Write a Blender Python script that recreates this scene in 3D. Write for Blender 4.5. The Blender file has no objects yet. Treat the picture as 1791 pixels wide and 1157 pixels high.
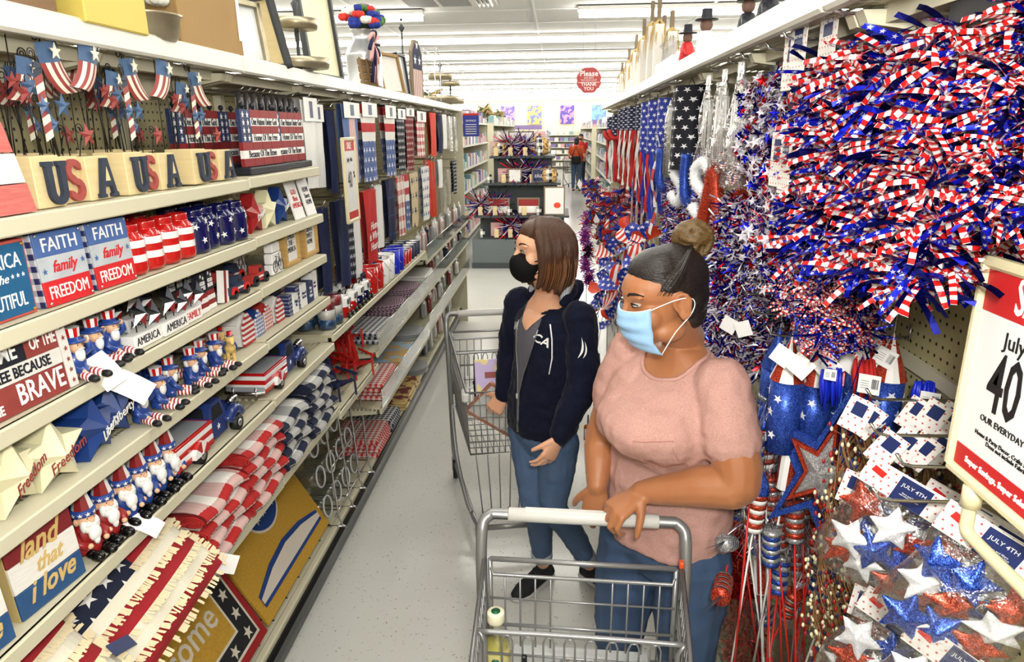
import bpy, math, random
from mathutils import Vector, Matrix, Euler
random.seed(7)
PI = math.pi
rad = math.radians
SC = bpy.context.scene
COL = SC.collection
MT, MR, RN, VE, cos, sin = Matrix.Translation, Matrix.Rotation, random.Random, Vector, math.cos, math.sin
# camera
YAW, PITCH, ROLL, FPX, CAM_Z = 0.068333, 0.286399, rad(0.6), 1194.0, 1.93
def _basis():
 cy, sy, cp, sp = math.cos(YAW), math.sin(YAW), math.cos(PITCH), math.sin(PITCH)
 f = Vector((-sy*cp, cy*cp, -sp)); r = Vector((cy, sy, 0)); u = r.cross(f)
 c, s = math.cos(ROLL), math.sin(ROLL)
 return f, r*c-u*s, r*s+u*c
CF, CR, CU = _basis()
CAM = Vector((0, 0, CAM_Z))
cam = bpy.data.objects.new('camera', bpy.data.cameras.new('camera'))
COL.objects.link(cam)
cam.data.sensor_width = 36.0
cam.data.lens = 36.0*FPX/1791.0
cam.data.clip_start = 0.02
cam.data.clip_end = 200
m3 = Matrix((CR, CU, -CF)).transposed()
cam.matrix_world = Matrix.Translation(CAM) @ m3.to_4x4()
SC.camera = cam
def ray(x, y): return CF + CR*((x-895.5)/FPX) - CU*((y-578.5)/FPX)
def px(x, y, X): d = ray(x, y); return CAM + d*(X/d.x)              # photograph pixel met on the plane x = X
def py(x, y, Y): d = ray(x, y); return CAM + d*(Y/d.y)              # ... on y = Y
def pz(x, y, Z): d = ray(x, y); return CAM + d*((Z-CAM_Z)/d.z)      # ... on z = Z
# view, world, exposure
SC.view_settings.view_transform = 'Standard'
SC.view_settings.look = 'None'
SC.view_settings.gamma = 1.0
SC.view_settings.use_curve_mapping = False
SC.view_settings.exposure = 0.5
SC.cycles.max_bounces = 8
SC.cycles.diffuse_bounces = 2
SC.cycles.transparent_max_bounces = 16
SC.cycles.caustics_reflective = False
SC.cycles.caustics_refractive = False
W = bpy.data.worlds.new('store_air'); SC.world = W; W.use_nodes = True
W.node_tree.nodes['Background'].inputs[0].default_value = (1.0, .97, .92, 1)
W.node_tree.nodes['Background'].inputs[1].default_value = 0.5
TUBE_EMIT = 12.5
FLASH_W = 22.0
fl = bpy.data.lights.new('camera_flash', 'AREA'); fl.shape = 'DISK'; fl.size = 0.18; fl.energy = FLASH_W; fl.color = (1, .98, .95)
flo = bpy.data.objects.new('camera_flash', fl); COL.objects.link(flo)
flo.matrix_world = Matrix.Translation(CAM+Vector((0.06, -.05, .16))) @ m3.to_4x4()
# materials
def lin(c):
 c = c/255.0
 return c/12.92 if c <= .04045 else ((c+.055)/1.055)**2.4
def rgb(c): return (lin(c[0]), lin(c[1]), lin(c[2]), 1)
class NT:
 """tiny expression layer over shader nodes"""
 def __init__(s, m): s.m = m; s.t = m.node_tree; s.b = s.t.nodes['Principled BSDF']
 def n(s, ty, **k):
  q = s.t.nodes.new(ty)
  for a, v in k.items(): setattr(q, a, v)
  return q
 def put(s, sock, v):
  if isinstance(v, bpy.types.NodeSocket): s.t.links.new(v, sock)
  elif isinstance(v, (tuple, list)) and len(v) == 3 and sock.type == 'RGBA': sock.default_value = rgb(v)
  else: sock.default_value = v
 def op(s, o, a, b=0.0, c=0.0):
  q = s.n('ShaderNodeMath', operation=o); s.put(q.inputs[0], a); s.put(q.inputs[1], b)
  if len(q.inputs) > 2: s.put(q.inputs[2], c)
  return q.outputs[0]
 def mix(s, f, a, b):
  q = s.n('ShaderNodeMix', data_type='RGBA'); s.put(q.inputs[0], f); s.put(q.inputs[6], a); s.put(q.inputs[7], b)
  return q.outputs[2]
 def xyz(s, kind='Object'):
  tc = s.n('ShaderNodeTexCoord'); q = s.n('ShaderNodeSeparateXYZ'); s.t.links.new(tc.outputs[kind], q.inputs[0])
  return q.outputs
 def vec(s, kind='Object', scale=(1, 1, 1)):
  tc = s.n('ShaderNodeTexCoord'); q = s.n('ShaderNodeMapping'); s.t.links.new(tc.outputs[kind], q.inputs[0]); q.inputs[3].default_value = scale
  return q.outputs[0]
 def noise(s, v, sc, det=2.0, out=0):
  q = s.n('ShaderNodeTexNoise'); s.put(q.inputs['Vector'], v); q.inputs['Scale'].default_value = sc; q.inputs['Detail'].default_value = det
  return q.outputs[out]
 def voro(s, v, sc, out=0):
  q = s.n('ShaderNodeTexVoronoi'); s.put(q.inputs['Vector'], v); q.inputs['Scale'].default_value = sc
  return q.outputs[out]
 def stepf(s, a, e): return s.op('GREATER_THAN', a, e)
 def band(s, a, per, duty=.5, off=0.0):     # 1 for the first duty share of each period
  return s.op('LESS_THAN', s.op('FRACT', s.op('MULTIPLY_ADD', a, 1.0/per, off)), duty)
 def star(s, u, v, R):                       # five-pointed star mask round the origin
  th = s.op('ARCTAN2', u, v)
  a = s.op('ABSOLUTE', s.op('SUBTRACT', s.op('FLOORED_MODULO', s.op('ADD', th, PI/5), 2*PI/5), PI/5))
  r = s.op('DIVIDE', s.op('SQRT', s.op('ADD', s.op('MULTIPLY', u, u), s.op('MULTIPLY', v, v))), R)
  p = s.op('MULTIPLY', r, s.op('COSINE', a)); q = s.op('MULTIPLY', r, s.op('SINE', a))
  return s.op('LESS_THAN', s.op('ADD', s.op('MULTIPLY', s.op('SUBTRACT', p, 1.0), .2245), s.op('MULTIPLY', q, .691)), 0.0)
 def stars(s, u, v, cell, size=.42):         # field of stars, every other row shifted
  row = s.op('FLOOR', s.op('DIVIDE', v, cell))
  uu = s.op('ADD', s.op('DIVIDE', u, cell), s.op('MULTIPLY', row, .5))
  a = s.op('SUBTRACT', s.op('FRACT', uu), .5); b = s.op('SUBTRACT', s.op('FRACT', s.op('DIVIDE', v, cell)), .5)
  return s.star(a, b, size)
 def col(s, v): s.put(s.b.inputs['Base Color'], v)
 def bump(s, h, st=.3, d=.002):
  q = s.n('ShaderNodeBump'); q.inputs['Strength'].default_value = st; q.inputs['Distance'].default_value = d
  s.put(q.inputs['Height'], h); s.t.links.new(q.outputs[0], s.b.inputs['Normal'])
MATS = {}
def mat(name, c=(200, 200, 200), rough=.6, metal=0.0, alpha=1.0, trans=0.0, emit=None, fn=None, coat=0.0, sheen=0.0, ior=1.45, spec=None):
 if name in MATS: return MATS[name]
 m = bpy.data.materials.new(name); m.use_nodes = True; t = NT(m); b = t.b
 b.inputs['Base Color'].default_value = rgb(c); b.inputs['Roughness'].default_value = rough; b.inputs['Metallic'].default_value = metal
 b.inputs['Alpha'].default_value = alpha; b.inputs['Transmission Weight'].default_value = trans; b.inputs['IOR'].default_value = ior
 b.inputs['Coat Weight'].default_value = coat; b.inputs['Sheen Weight'].default_value = sheen
 if spec is not None: b.inputs['Specular IOR Level'].default_value = spec
 if emit: b.inputs['Emission Color'].default_value = rgb(c); b.inputs['Emission Strength'].default_value = emit
 if fn: fn(t)
 m.diffuse_color = rgb(c)
 MATS[name] = m
 return m
def f_mottle(c1, c2, sc=20, det=4):
 return lambda t: t.col(t.mix(t.noise(t.vec(), sc, det), c1, c2))
def f_glitter(c1, c2, sc=900):
 def f(t):
  v = t.voro(t.vec(), sc, 1); q = t.n('ShaderNodeSeparateColor'); t.put(q.inputs[0], v)
  t.col(t.mix(t.op('POWER', q.outputs[0], 2.5), c1, c2)); t.bump(q.outputs[1], .6, .001)
 return f
def f_stripes(c1, c2, per, axis=2, duty=.5, off=0.0, kind='Object'):
 return lambda t: t.col(t.mix(t.band(t.xyz(kind)[axis], per, duty, off), c1, c2))
def f_gingham(c1, c2, per, ax=(0, 1), kind='Object', mid=None, duty=.5):
 def f(t):
  o = t.xyz(kind); a = t.band(o[ax[0]], per, duty); b = t.band(o[ax[1]], per, duty)
  s = t.op('MULTIPLY', t.op('ADD', a, b), .5)
  t.col(t.mix(s, c1, c2)); 
  t.bump(t.noise(t.vec(kind), 300, 1), .2, .001)
 return f
def f_stars(bg, fg, cell, ax=(0, 2), size=.4, kind='Object'):
 return lambda t: t.col(t.mix(t.stars(t.xyz(kind)[ax[0]], t.xyz(kind)[ax[1]], cell, size), bg, fg))
# UV materials (u across, v along)
def f_flag(red, white, blue, n=7, cu=.45, cv=.5, cell=.11, asp=1.0):
 """u 0..1, v 0..1: stripes run along u; canton where u < cu and v > cv"""
 def f(t):
  o = t.xyz('UV'); u, v = o[0], o[1]
  st = t.mix(t.band(v, 2.0/n, .5), white, red)
  sm = t.stars(t.op('MULTIPLY', u, asp), v, cell, .42)
  ca = t.op('MULTIPLY', t.op('LESS_THAN', u, cu), t.op('GREATER_THAN', v, cv))
  t.col(t.mix(ca, st, t.mix(sm, blue, white)))
 return f
NAVY, RED, WHITE, CREAM = (22, 30, 66), (176, 28, 30), (226, 224, 218), (222, 214, 190)
BLUE = (22, 42, 130)
M_ = dict
mat('beige_metal', (202, 196, 170), .45, spec=.4)
mat('beige_white', (216, 213, 200), .4)
mat('black', (14, 14, 16), .5)
mat('black_soft', (16, 16, 19), .85)
mat('black_wire', (26, 24, 25), .4, .3)
mat('chrome', (205, 205, 208), .2, 1.0)
mat('steel', (150, 150, 152), .35, .9)
mat('grey_paint', (142, 142, 142), .32, .45)
mat('white', (232, 230, 226), .5)
mat('white_gloss', (232, 231, 228), .12, coat=.4)
mat('red', RED, .5)
mat('red_gloss', (186, 24, 22), .1, coat=.6)
mat('bright_red', (206, 36, 30), .45)
mat('navy', NAVY, .5)
mat('navy_gloss', (14, 18, 74), .08, coat=.6)
mat('blue', BLUE, .45)
mat('royal', (18, 40, 190), .4)
mat('card_white', (236, 234, 230), .6)
mat('skin_gnome', (222, 176, 140), .5)
mat('gold', (196, 150, 60), .35, .7)
mat('wood', (214, 192, 140), .6, fn=lambda t: t.col(t.mix(t.noise(t.vec('Object', (1, 1, 14)), 9, 3), (206, 184, 130), (228, 208, 162))))
mat('oak', (190, 152, 84), .55, fn=lambda t: t.col(t.mix(t.noise(t.vec('Object', (1, 1, 10)), 14, 3), (170, 130, 66), (206, 170, 104))))
mat('cardboard', (200, 160, 106), .8, fn=f_mottle((150, 118, 72), (164, 132, 84), 8))
def _plastic(t):
 # clear film: transparent with a glossy skin
 n = t.t; tr = t.n('ShaderNodeBsdfTransparent'); gl = t.n('ShaderNodeBsdfGlossy'); gl.inputs['Roughness'].default_value = .10
 fr = t.n('ShaderNodeLayerWeight'); fr.inputs[0].default_value = .42
 mx = t.n('ShaderNodeMixShader'); nz = t.noise(t.vec(), 55, 3)
 t.put(mx.inputs[0], t.op('MULTIPLY_ADD', fr.outputs[1], .65, .07)); n.links.new(tr.outputs[0], mx.inputs[1]); n.links.new(gl.outputs[0], mx.inputs[2])
 q = t.n('ShaderNodeBump'); q.inputs['Strength'].default_value = .8; q.inputs['Distance'].default_value = .01; t.put(q.inputs['Height'], nz); n.links.new(q.outputs[0], gl.inputs['Normal']); n.links.new(q.outputs[0], fr.inputs['Normal'])
 n.links.new(mx.outputs[0], n.nodes['Material Output'].inputs[0])
mat('clear_film', fn=_plastic)
def _clear(t):
 n = t.t; tr = t.n('ShaderNodeBsdfTransparent'); tr.inputs[0].default_value = (.93, .95, .95, 1); gl = t.n('ShaderNodeBsdfGlossy'); gl.inputs['Roughness'].default_value = .05
 mx = t.n('ShaderNodeMixShader'); fr = t.n('ShaderNodeLayerWeight'); fr.inputs[0].default_value = .3
 t.put(mx.inputs[0], t.op('MULTIPLY_ADD', fr.outputs[1], .6, .08)); n.links.new(tr.outputs[0], mx.inputs[1]); n.links.new(gl.outputs[0], mx.inputs[2]); n.links.new(mx.outputs[0], n.nodes['Material Output'].inputs[0])
mat('clear_plastic', fn=_clear)
mat('blue_glitter', (16, 40, 150), .35, .5, fn=f_glitter((8, 28, 120), (90, 140, 255)))
mat('red_glitter', (170, 30, 18), .35, .5, fn=f_glitter((130, 14, 10), (255, 110, 70)))
mat('silver_glitter', (180, 180, 184), .35, .6, fn=f_glitter((130, 130, 134), (255, 255, 255)))
mat('white_glitter', (235, 235, 236), .5, 0, fn=f_glitter((222, 222, 224), (255, 255, 255)))
mat('foil_blue', (20, 30, 200), .22, .85)
mat('foil_red', (200, 20, 24), .22, .85)
mat('foil_silver', (215, 215, 225), .2, .9)
mat('foil_purple', (120, 30, 170), .25, .8)
def _dotcard(t):
 o = t.xyz(); t.col(t.mix(t.stars(o[0], o[2], .013, .24), (232, 228, 222), (190, 50, 44)))
mat('dotted_card', fn=_dotcard)
# mesh builder
class MB:
 def __init__(s): s.v = []; s.f = []; s.mi = []; s.uv = {}; s.M = None; s.smooth = False; s.sm = []; s.cur = 0
 def add(s, vs, fs, mi=None, uvs=None, smooth=None):
  k = len(s.v); M = s.M
  s.v += [tuple(M @ Vector(p)) for p in vs] if M is not None else [tuple(p) for p in vs]
  mi = s.cur if mi is None else mi
  for i, f in enumerate(fs):
   if uvs: s.uv[len(s.f)] = uvs[i]
   s.f.append([a+k for a in f]); s.mi.append(mi[i] if isinstance(mi, (list, tuple)) else mi); s.sm.append(s.smooth if smooth is None else smooth)
  return s
 def box(s, c, d, R=None, mi=None, taper=1.0):
  x, y, z = d[0]/2, d[1]/2, d[2]/2; C = Vector(c); t = taper
  P = [Vector(p) for p in ((-x, -y, -z), (x, -y, -z), (x, y, -z), (-x, y, -z), (-x*t, -y*t, z), (x*t, -y*t, z), (x*t, y*t, z), (-x*t, y*t, z))]
  if R is not None: P = [R @ p for p in P]
  q = [(0, 0), (1, 0), (1, 1), (0, 1)]
  return s.add([C+p for p in P], [(0, 3, 2, 1), (4, 5, 6, 7), (0, 1, 5, 4), (1, 2, 6, 5), (2, 3, 7, 6), (3, 0, 4, 7)], mi, [q]*6, False)
 def rbox(s, c, d, r=.004, R=None, mi=None):      # box with chamfered edges
  x, y, z = d[0]/2, d[1]/2, d[2]/2; C = Vector(c); r = min(r, x*.9, y*.9, z*.9); V = []; idx = {}
  for sx in (-1, 1):
   for sy in (-1, 1):
    for sz in (-1, 1):
     for a in range(3):
      p = [sx*(x-r), sy*(y-r), sz*(z-r)]; p[a] += (sx, sy, sz)[a]*r
      idx[(sx, sy, sz, a)] = len(V); V.append(Vector(p))
  F = []
  for a in range(3):
   b, c2 = (a+1) % 3, (a+2) % 3
   for sg in (-1, 1):
    loop = []
    for (i, j) in ((-1, -1), (1, -1), (1, 1), (-1, 1)):
     k = [0, 0, 0]; k[a] = sg; k[b] = i; k[c2] = j; loop.append(idx[tuple(k)+(a,)])
    F.append(loop if sg > 0 else loop[::-1])
   for i in (-1, 1):
    for j in (-1, 1):
     k1 = [0, 0, 0]; k1[b] = i; k1[c2] = j; k1[a] = -1; k2 = list(k1); k2[a] = 1
     l = [idx[tuple(k1)+(b,)], idx[tuple(k2)+(b,)], idx[tuple(k2)+(c2,)], idx[tuple(k1)+(c2,)]]
     F.append(l if i*j > 0 else l[::-1])
  for sx in (-1, 1):
   for sy in (-1, 1):
    for sz in (-1, 1):
     l = [idx[(sx, sy, sz, a)] for a in range(3)]; F.append(l if sx*sy*sz > 0 else l[::-1])
  if R is not None: V = [R @ p for p in V]
  return s.add([C+p for p in V], F, mi, None, False)
 def tube(s, pts, r, n=8, mi=None, cap=True, closed=False):
  pts = [Vector(p) for p in pts]; L = len(pts); rs = r if isinstance(r, (list, tuple)) else [r]*L
  V = []; F = []; prev = None
  for i, p in enumerate(pts):
   a = pts[(i-1) % L] if (i or closed) else p; b = pts[(i+1) % L] if (i < L-1 or closed) else p
   t = (b-a).normalized()
   if prev is None:
    h = Vector((0, 0, 1)) if abs(t.z) < .9 else Vector((1, 0, 0)); nx = t.cross(h).normalized()
   else: nx = (prev - t*prev.dot(t)).normalized()
   prev = nx; ny = t.cross(nx)
   for k in range(n):
    w = 2*PI*k/n; V.append(p+(nx*math.cos(w)+ny*math.sin(w))*rs[i])
  m = L if closed else L-1
  for i in range(m):
   for k in range(n):
    F.append((i*n+k, i*n+(k+1) % n, ((i+1) % L)*n+(k+1) % n, ((i+1) % L)*n+k))
  if cap and not closed: F.append(tuple(range(n))[::-1]); F.append(tuple(range((L-1)*n, L*n)))
  return s.add(V, F, mi, None, True if n > 4 else False)
 def cyl(s, a, b, r, r2=None, n=12, mi=None):
  return s.tube([a, b], [r, r if r2 is None else r2], n, mi)
 def lathe(s, prof, c=(0, 0, 0), n=16, mi=None, sx=1.0, sy=1.0, mis=None, smooth=True):
  V = []; F = []; MI = []; L = len(prof); U = []
  for (r, z) in prof:
   for k in range(n): V.append((c[0]+r*sx*math.cos(2*PI*k/n), c[1]+r*sy*math.sin(2*PI*k/n), c[2]+z))
  for i in range(L-1):
   for k in range(n):
    F.append((i*n+k, i*n+(k+1) % n, (i+1)*n+(k+1) % n, (i+1)*n+k)); MI.append(mis[i] if mis else (s.cur if mi is None else mi))
    U.append([(k/n, i/(L-1)), ((k+1)/n, i/(L-1)), ((k+1)/n, (i+1)/(L-1)), (k/n, (i+1)/(L-1))])
  if prof[0][0] > 1e-6: F.append(tuple(range(n))[::-1]); MI.append(MI[0]); U.append([(0, 0)]*n)
  if prof[-1][0] > 1e-6: F.append(tuple(range((L-1)*n, L*n))); MI.append(MI[n*(L-2)]); U.append([(0, 0)]*n)
  return s.add(V, F, MI, U, smooth)
 def ball(s, c, r, n=10, m=6, mi=None):
  rr = r if isinstance(r, (tuple, list)) else (r, r, r)
  pr = [(max(1e-7, math.sin(PI*i/m)), -math.cos(PI*i/m)) for i in range(m+1)]
  V = []; F = []
  for a, z in pr:
   for k in range(n): V.append((c[0]+rr[0]*a*math.cos(2*PI*k/n), c[1]+rr[1]*a*math.sin(2*PI*k/n), c[2]+rr[2]*z))
  for i in range(m):
   for k in range(n): F.append((i*n+k, i*n+(k+1) % n, (i+1)*n+(k+1) % n, (i+1)*n+k))
  return s.add(V, F, mi, None, True)
 def prism(s, poly, d, mi=None, plane='xz', mi_side=None):   # polygon in the plane, thickness d along the normal, front towards -y
  n = len(poly); mi = s.cur if mi is None else mi; ms = mi if mi_side is None else mi_side
  def P(a, b, h): return (a, h, b) if plane == 'xz' else ((a, b, h) if plane == 'xy' else (h, a, b))
  V = [P(a, b, -d/2) for a, b in poly]+[P(a, b, d/2) for a, b in poly]
  uv = list(poly)
  F = [tuple(range(n)), tuple(range(n, 2*n))[::-1]]; MI = [mi, mi]; U = [uv, uv[::-1]]
  for i in range(n): F.append((i+n, (i+1) % n+n, (i+1) % n, i)); MI.append(ms); U.append([(0, 0)]*4)
  return s.add(V, F, MI, U, False)
 def sheet(s, fn, nu, nv, mi=None, smooth=True, th=0):        # fn(u,v) -> point
  V = [fn(i/nu, j/nv) for j in range(nv+1) for i in range(nu+1)]; F = []; U = []
  for j in range(nv):
   for i in range(nu):
    a = j*(nu+1)+i; F.append((a, a+1, a+nu+2, a+nu+1))
    U.append([(i/nu, j/nv), ((i+1)/nu, j/nv), ((i+1)/nu, (j+1)/nv), (i/nu, (j+1)/nv)])
  return s.add(V, F, mi, U, smooth)
 def mesh(s, name, mats):
  me = bpy.data.meshes.new(name); me.from_pydata(s.v, [], s.f)
  for m in mats: me.materials.append(MATS[m] if isinstance(m, str) else m)
  me.polygons.foreach_set('material_index', s.mi)
  me.polygons.foreach_set('use_smooth', s.sm)
  if s.uv:
   l = me.uv_layers.new(name='UVMap'); dat = [0.0]*(2*len(me.loops)); k = 0
   for i, f in enumerate(s.f):
    u = s.uv.get(i)
    for j in range(len(f)):
     if u: dat[2*k], dat[2*k+1] = u[j]
     k += 1
   l.data.foreach_set('uv', dat)
  me.update(); return me
def props(o, label=None, cat=None, group=None, kind=None):
 if label: o['label'] = label
 if cat: o['category'] = cat
 if group: o['group'] = group
 if kind: o['kind'] = kind
 return o
def empty(name, loc=(0, 0, 0), rz=0.0, label=None, cat=None, group=None, rot=None, sc=1.0):
 o = bpy.data.objects.new(name, None); COL.objects.link(o); o.location = loc; o.rotation_euler = rot if rot else (0, 0, rz); o.scale = (sc, sc, sc)
 o.empty_display_size = .02
 return props(o, label, cat, group)
def obj(name, mb, mats, parent=None, loc=(0, 0, 0), rot=(0, 0, 0), kind=None):
 me = mb if isinstance(mb, bpy.types.Mesh) else mb.mesh(name, mats if isinstance(mats, (list, tuple)) else [mats])
 o = bpy.data.objects.new(name, me); COL.objects.link(o); o.location = loc; o.rotation_euler = rot
 if parent: o.parent = parent
 if kind: o['kind'] = kind
 return o
def struct(name, mb, mats, parent=None, loc=(0, 0, 0)):
 o = obj(name, mb, mats, parent, loc)
 if parent is None: o['kind'] = 'structure'
 return o
KIDS = {}
def dup(root, loc=None, rz=None, label=None, group=None, sc=None, rot=None):
 """copy a thing with its parts and their sub-parts"""
 def cp(o, par):
  c = o.copy(); COL.objects.link(c)
  if par: c.parent = par
  for ch in o.children: cp(ch, c)
  return c
 r = cp(root, None)
 if loc is not None: r.location = loc
 if rz is not None: r.rotation_euler = (0, 0, rz)
 if rot is not None: r.rotation_euler = rot
 if sc is not None: r.scale = (sc, sc, sc)
 return props(r, label, None, group)
def star_pts(R, r=None, n=5, rot=0.0, c=(0, 0)):
 r = R*.4 if r is None else r
 return [(c[0]+(R if i % 2 == 0 else r)*math.sin(PI*i/n+rot), c[1]+(R if i % 2 == 0 else r)*math.cos(PI*i/n+rot)) for i in range(2*n)][::-1]
def barn_star(mb, R, d, c=(0, 0, 0), rot=0.0, mi=None, r=None, back=True):   # faceted raised star in the xz plane facing -y
 p = star_pts(R, r, rot=rot); V = [(c[0]+a, c[1], c[2]+b) for a, b in p]+[(c[0], c[1]-d, c[2]), (c[0], c[1]+(d if back else 0), c[2])]
 n = len(p); F = [(i, (i+1) % n, n) for i in range(n)]+[((i+1) % n, i, n+1) for i in range(n)]
 mb.add(V, F, mi, None, False)
_tc = {}
def text_mesh(s, size, depth=.0006, sx=1.0, shear=0.0, mat_='white', bold=0.0, align='CENTER'):
 k = (s, size, depth, sx, shear, mat_, bold, align)
 if k in _tc: return _tc[k]
 cu = bpy.data.curves.new('lettering', 'FONT'); cu.body = s; cu.size = size; cu.extrude = depth; cu.shear = shear; cu.offset = bold
 cu.align_x = align; cu.align_y = 'CENTER'; cu.resolution_u = 2; cu.space_line = .9
 o = bpy.data.objects.new('lettering', cu); COL.objects.link(o)
 bpy.context.view_layer.update()
 me = bpy.data.meshes.new_from_object(o.evaluated_get(bpy.context.evaluated_depsgraph_get()))
 bpy.data.objects.remove(o); bpy.data.curves.remove(cu)
 for v in me.vertices: v.co.x *= sx
 me.materials.clear(); me.materials.append(MATS[mat_]); _tc[k] = me
 return me
def text(s, size, loc, parent, mat_='white', rot=(PI/2, 0, 0), **k):
 """lettering stands in the xz plane facing -y by default"""
 o = obj('lettering', text_mesh(s, size, mat_=mat_, **k), None, parent, loc, rot)
 return o
def lerp(a, b, t): return a+(b-a)*t
ORD = 'first second third fourth fifth sixth seventh eighth ninth tenth eleventh twelfth thirteenth fourteenth fifteenth sixteenth seventeenth eighteenth nineteenth twentieth twenty-first twenty-second twenty-third twenty-fourth twenty-fifth'.split()
# ================================================================ the store shell
def _floor(t):
 v = t.vec(); n = t.noise(v, 55, 3); sp = t.op('LESS_THAN', t.voro(v, 42, 0), .13)
 base = t.mix(t.noise(v, 3, 2), (214, 213, 207), (206, 205, 198))
 base = t.mix(t.stepf(n, .66), base, (184, 181, 172))
 t.col(t.mix(t.op('MULTIPLY', sp, t.stepf(t.noise(v, 19, 1), .55)), base, (128, 124, 116)))
 o = t.xyz(); 
mat('floor_tile', (204, 202, 194), .16, spec=.5, fn=_floor)
mat('ceiling_tile', (226, 226, 222), .9, fn=f_mottle((222, 222, 218), (230, 230, 226), 12))
mat('far_cream', (240, 232, 200), .8)
FX0, FX1, FY0, FY1, CEIL = -16, 14, -6, 38.5, 3.55
mb = MB(); mb.add([(FX0, FY0, 0), (FX1, FY0, 0), (FX1, FY1, 0), (FX0, FY1, 0)], [(0, 1, 2, 3)]); struct('floor', mb, 'floor_tile')
mb = MB(); mb.add([(FX0, FY0, CEIL), (FX0, FY1, CEIL), (FX1, FY1, CEIL), (FX1, FY0, CEIL)], [(0, 1, 2, 3)]); ceil = struct('ceiling', mb, 'ceiling_tile')
mb = MB(); mb.box((-1, FY1+.1, CEIL/2), (30, .2, CEIL)); struct('wall_back', mb, 'far_cream')
mb = MB(); mb.box((FX0-.1, 16, CEIL/2), (.2, 46, CEIL)); struct('wall_left', mb, 'far_cream')
mb = MB(); mb.box((FX1+.1, 16, CEIL/2), (.2, 46, CEIL)); struct('wall_right', mb, 'far_cream')
mb = MB(); mb.box((-1, FY0-.1, CEIL/2), (30, .2, CEIL)); struct('wall_front', mb, 'far_cream')
mat('grid_white', (238, 238, 234), .6)
mb = MB()
for i in range(13):
 mb.box((FX0+1+i*2.44, 16, CEIL-.008), (.03, 44.8, .016))
for j in range(37): mb.box((-1, FY0+.6+j*1.22, CEIL-.006), (29.8, .025, .012))
struct('trim_1', mb, 'grid_white')
# fluorescent rows
mat('tube_light', (255, 252, 244), .5, emit=TUBE_EMIT)
rows = [(-4.4+2.73*i) for i in range(16)]
def fixture(x0, x1, y):
 mb = MB(); L = x1-x0; n = max(1, round(L/2.44))
 t = empty('ceiling_light', ((x0+x1)/2, y, CEIL-.02), label='', cat='light', group='fluorescent strips across the ceiling')
 mb = MB(); mb.box((0, 0, -.02), (L, .2, .05)); obj('housing', mb, 'white', t)
 mb = MB(); mb.box((0, 0, -.085), (L-.04, .16, .07)); obj('diffuser', mb, 'tube_light', t)
 return t
for i, y in enumerate(rows):
 y = round(10.28+2.73*(i-5), 3)
 if i == 5: segs = [(-12, -1.9), (.25, 12)]
 else: segs = [(-12, 12)]
 for a, b in segs:
  t = fixture(a, b, y)
  t['label'] = 'white fluorescent strip across the ceiling, '+(ORD[15-i]+' row from the far wall')+(', left half' if b < 0 else (', right half' if a > 0 else ''))
# air vent in the ceiling between the strips
t = empty('air_vent', (-1.45, 9.35, CEIL), label='square white ceiling air vent with grey grilles and side louvres', cat='vent')
mb = MB(); mb.box((0, 0, -.02), (1.25, 1.1, .04)); obj('frame', mb, 'white', t)
mat('grille_grey', (150, 150, 150), .6)
for k in (-1, 1):
 mb = MB(); mb.box((k*.22-.12, 0, -.045), (.38, .9, .01)); obj('grille', mb, 'grille_grey', t)
for k in range(4):
 mb = MB(); mb.box((.4+k*.055, 0, -.05), (.012, .95, .03), Euler((0, .5, 0)).to_matrix()); obj('louvre', mb, 'steel', t)
# ================================================================ gondolas
LX, LB, RX, RB = -.90, -1.27, .41, .80          # left shelf lip, left pegboard, right top-shelf lip, right pegboard
SEC = [(-1.0, .73), (.73, 1.98), (1.98, 2.59), (2.59, 4.0), (4.0, 5.3), (5.3, 6.85)]
def _peg(t):
 o = t.xyz(); a = t.op('SUBTRACT', t.op('FRACT', t.op('DIVIDE', o[1], .0254)), .5); b = t.op('SUBTRACT', t.op('FRACT', t.op('DIVIDE', o[2], .0254)), .5)
 r = t.op('SQRT', t.op('ADD', t.op('MULTIPLY', a, a), t.op('MULTIPLY', b, b)))
 t.col(t.mix(t.op('LESS_THAN', r, .15), (176, 166, 124), (24, 20, 14)))
mat('pegboard', (196, 186, 142), .6, fn=_peg)
def _perf(t):
 o = t.xyz(); a = t.op('FRACT', t.op('DIVIDE', o[0], .022)); b = t.op('FRACT', t.op('DIVIDE', o[1], .011))
 m = t.op('MULTIPLY', t.op('LESS_THAN', a, .55), t.op('LESS_THAN', b, .4))
 t.put(t.b.inputs['Alpha'], t.op('SUBTRACT', 1.0, m))
mat('perforated_shelf', (186, 179, 150), .5, fn=_perf)
def shelf(y0, y1, lip, back, ztop, side, parent, name='shelf', lipmat='beige_metal', lh=.032):
 """one metal shelf: deck, front lip and brackets as sub-parts. side = +1 when the lip faces +x"""
 s = side; mb = MB(); w = abs(lip-back)
 mb.box(((lip+back)/2, (y0+y1)/2, ztop-.006), (w, y1-y0-.006, .012)); 
 sh = obj(name, mb, 'perforated_shelf', parent)
 mb = MB(); mb.rbox((lip-s*.006, (y0+y1)/2, ztop-lh/2+.003), (.014, y1-y0-.004, lh), .003)
 mb.box((lip-s*.03, (y0+y1)/2, ztop+.001), (.05, y1-y0-.004, .004)); obj('lip', mb, lipmat, sh)
 for y in (y0+.012, y1-.012):
  mb = MB(); h = .055; q = [(back, ztop-.013), (lip-s*.03, ztop-.013), (lip-s*.03, ztop-.03), (back, ztop-.013-h)]
  mb.M = MT((0, y, 0)); mb.prism(q if s > 0 else q[::-1], .005); obj('bracket', mb, 'beige_metal', sh)
 return sh
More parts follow.
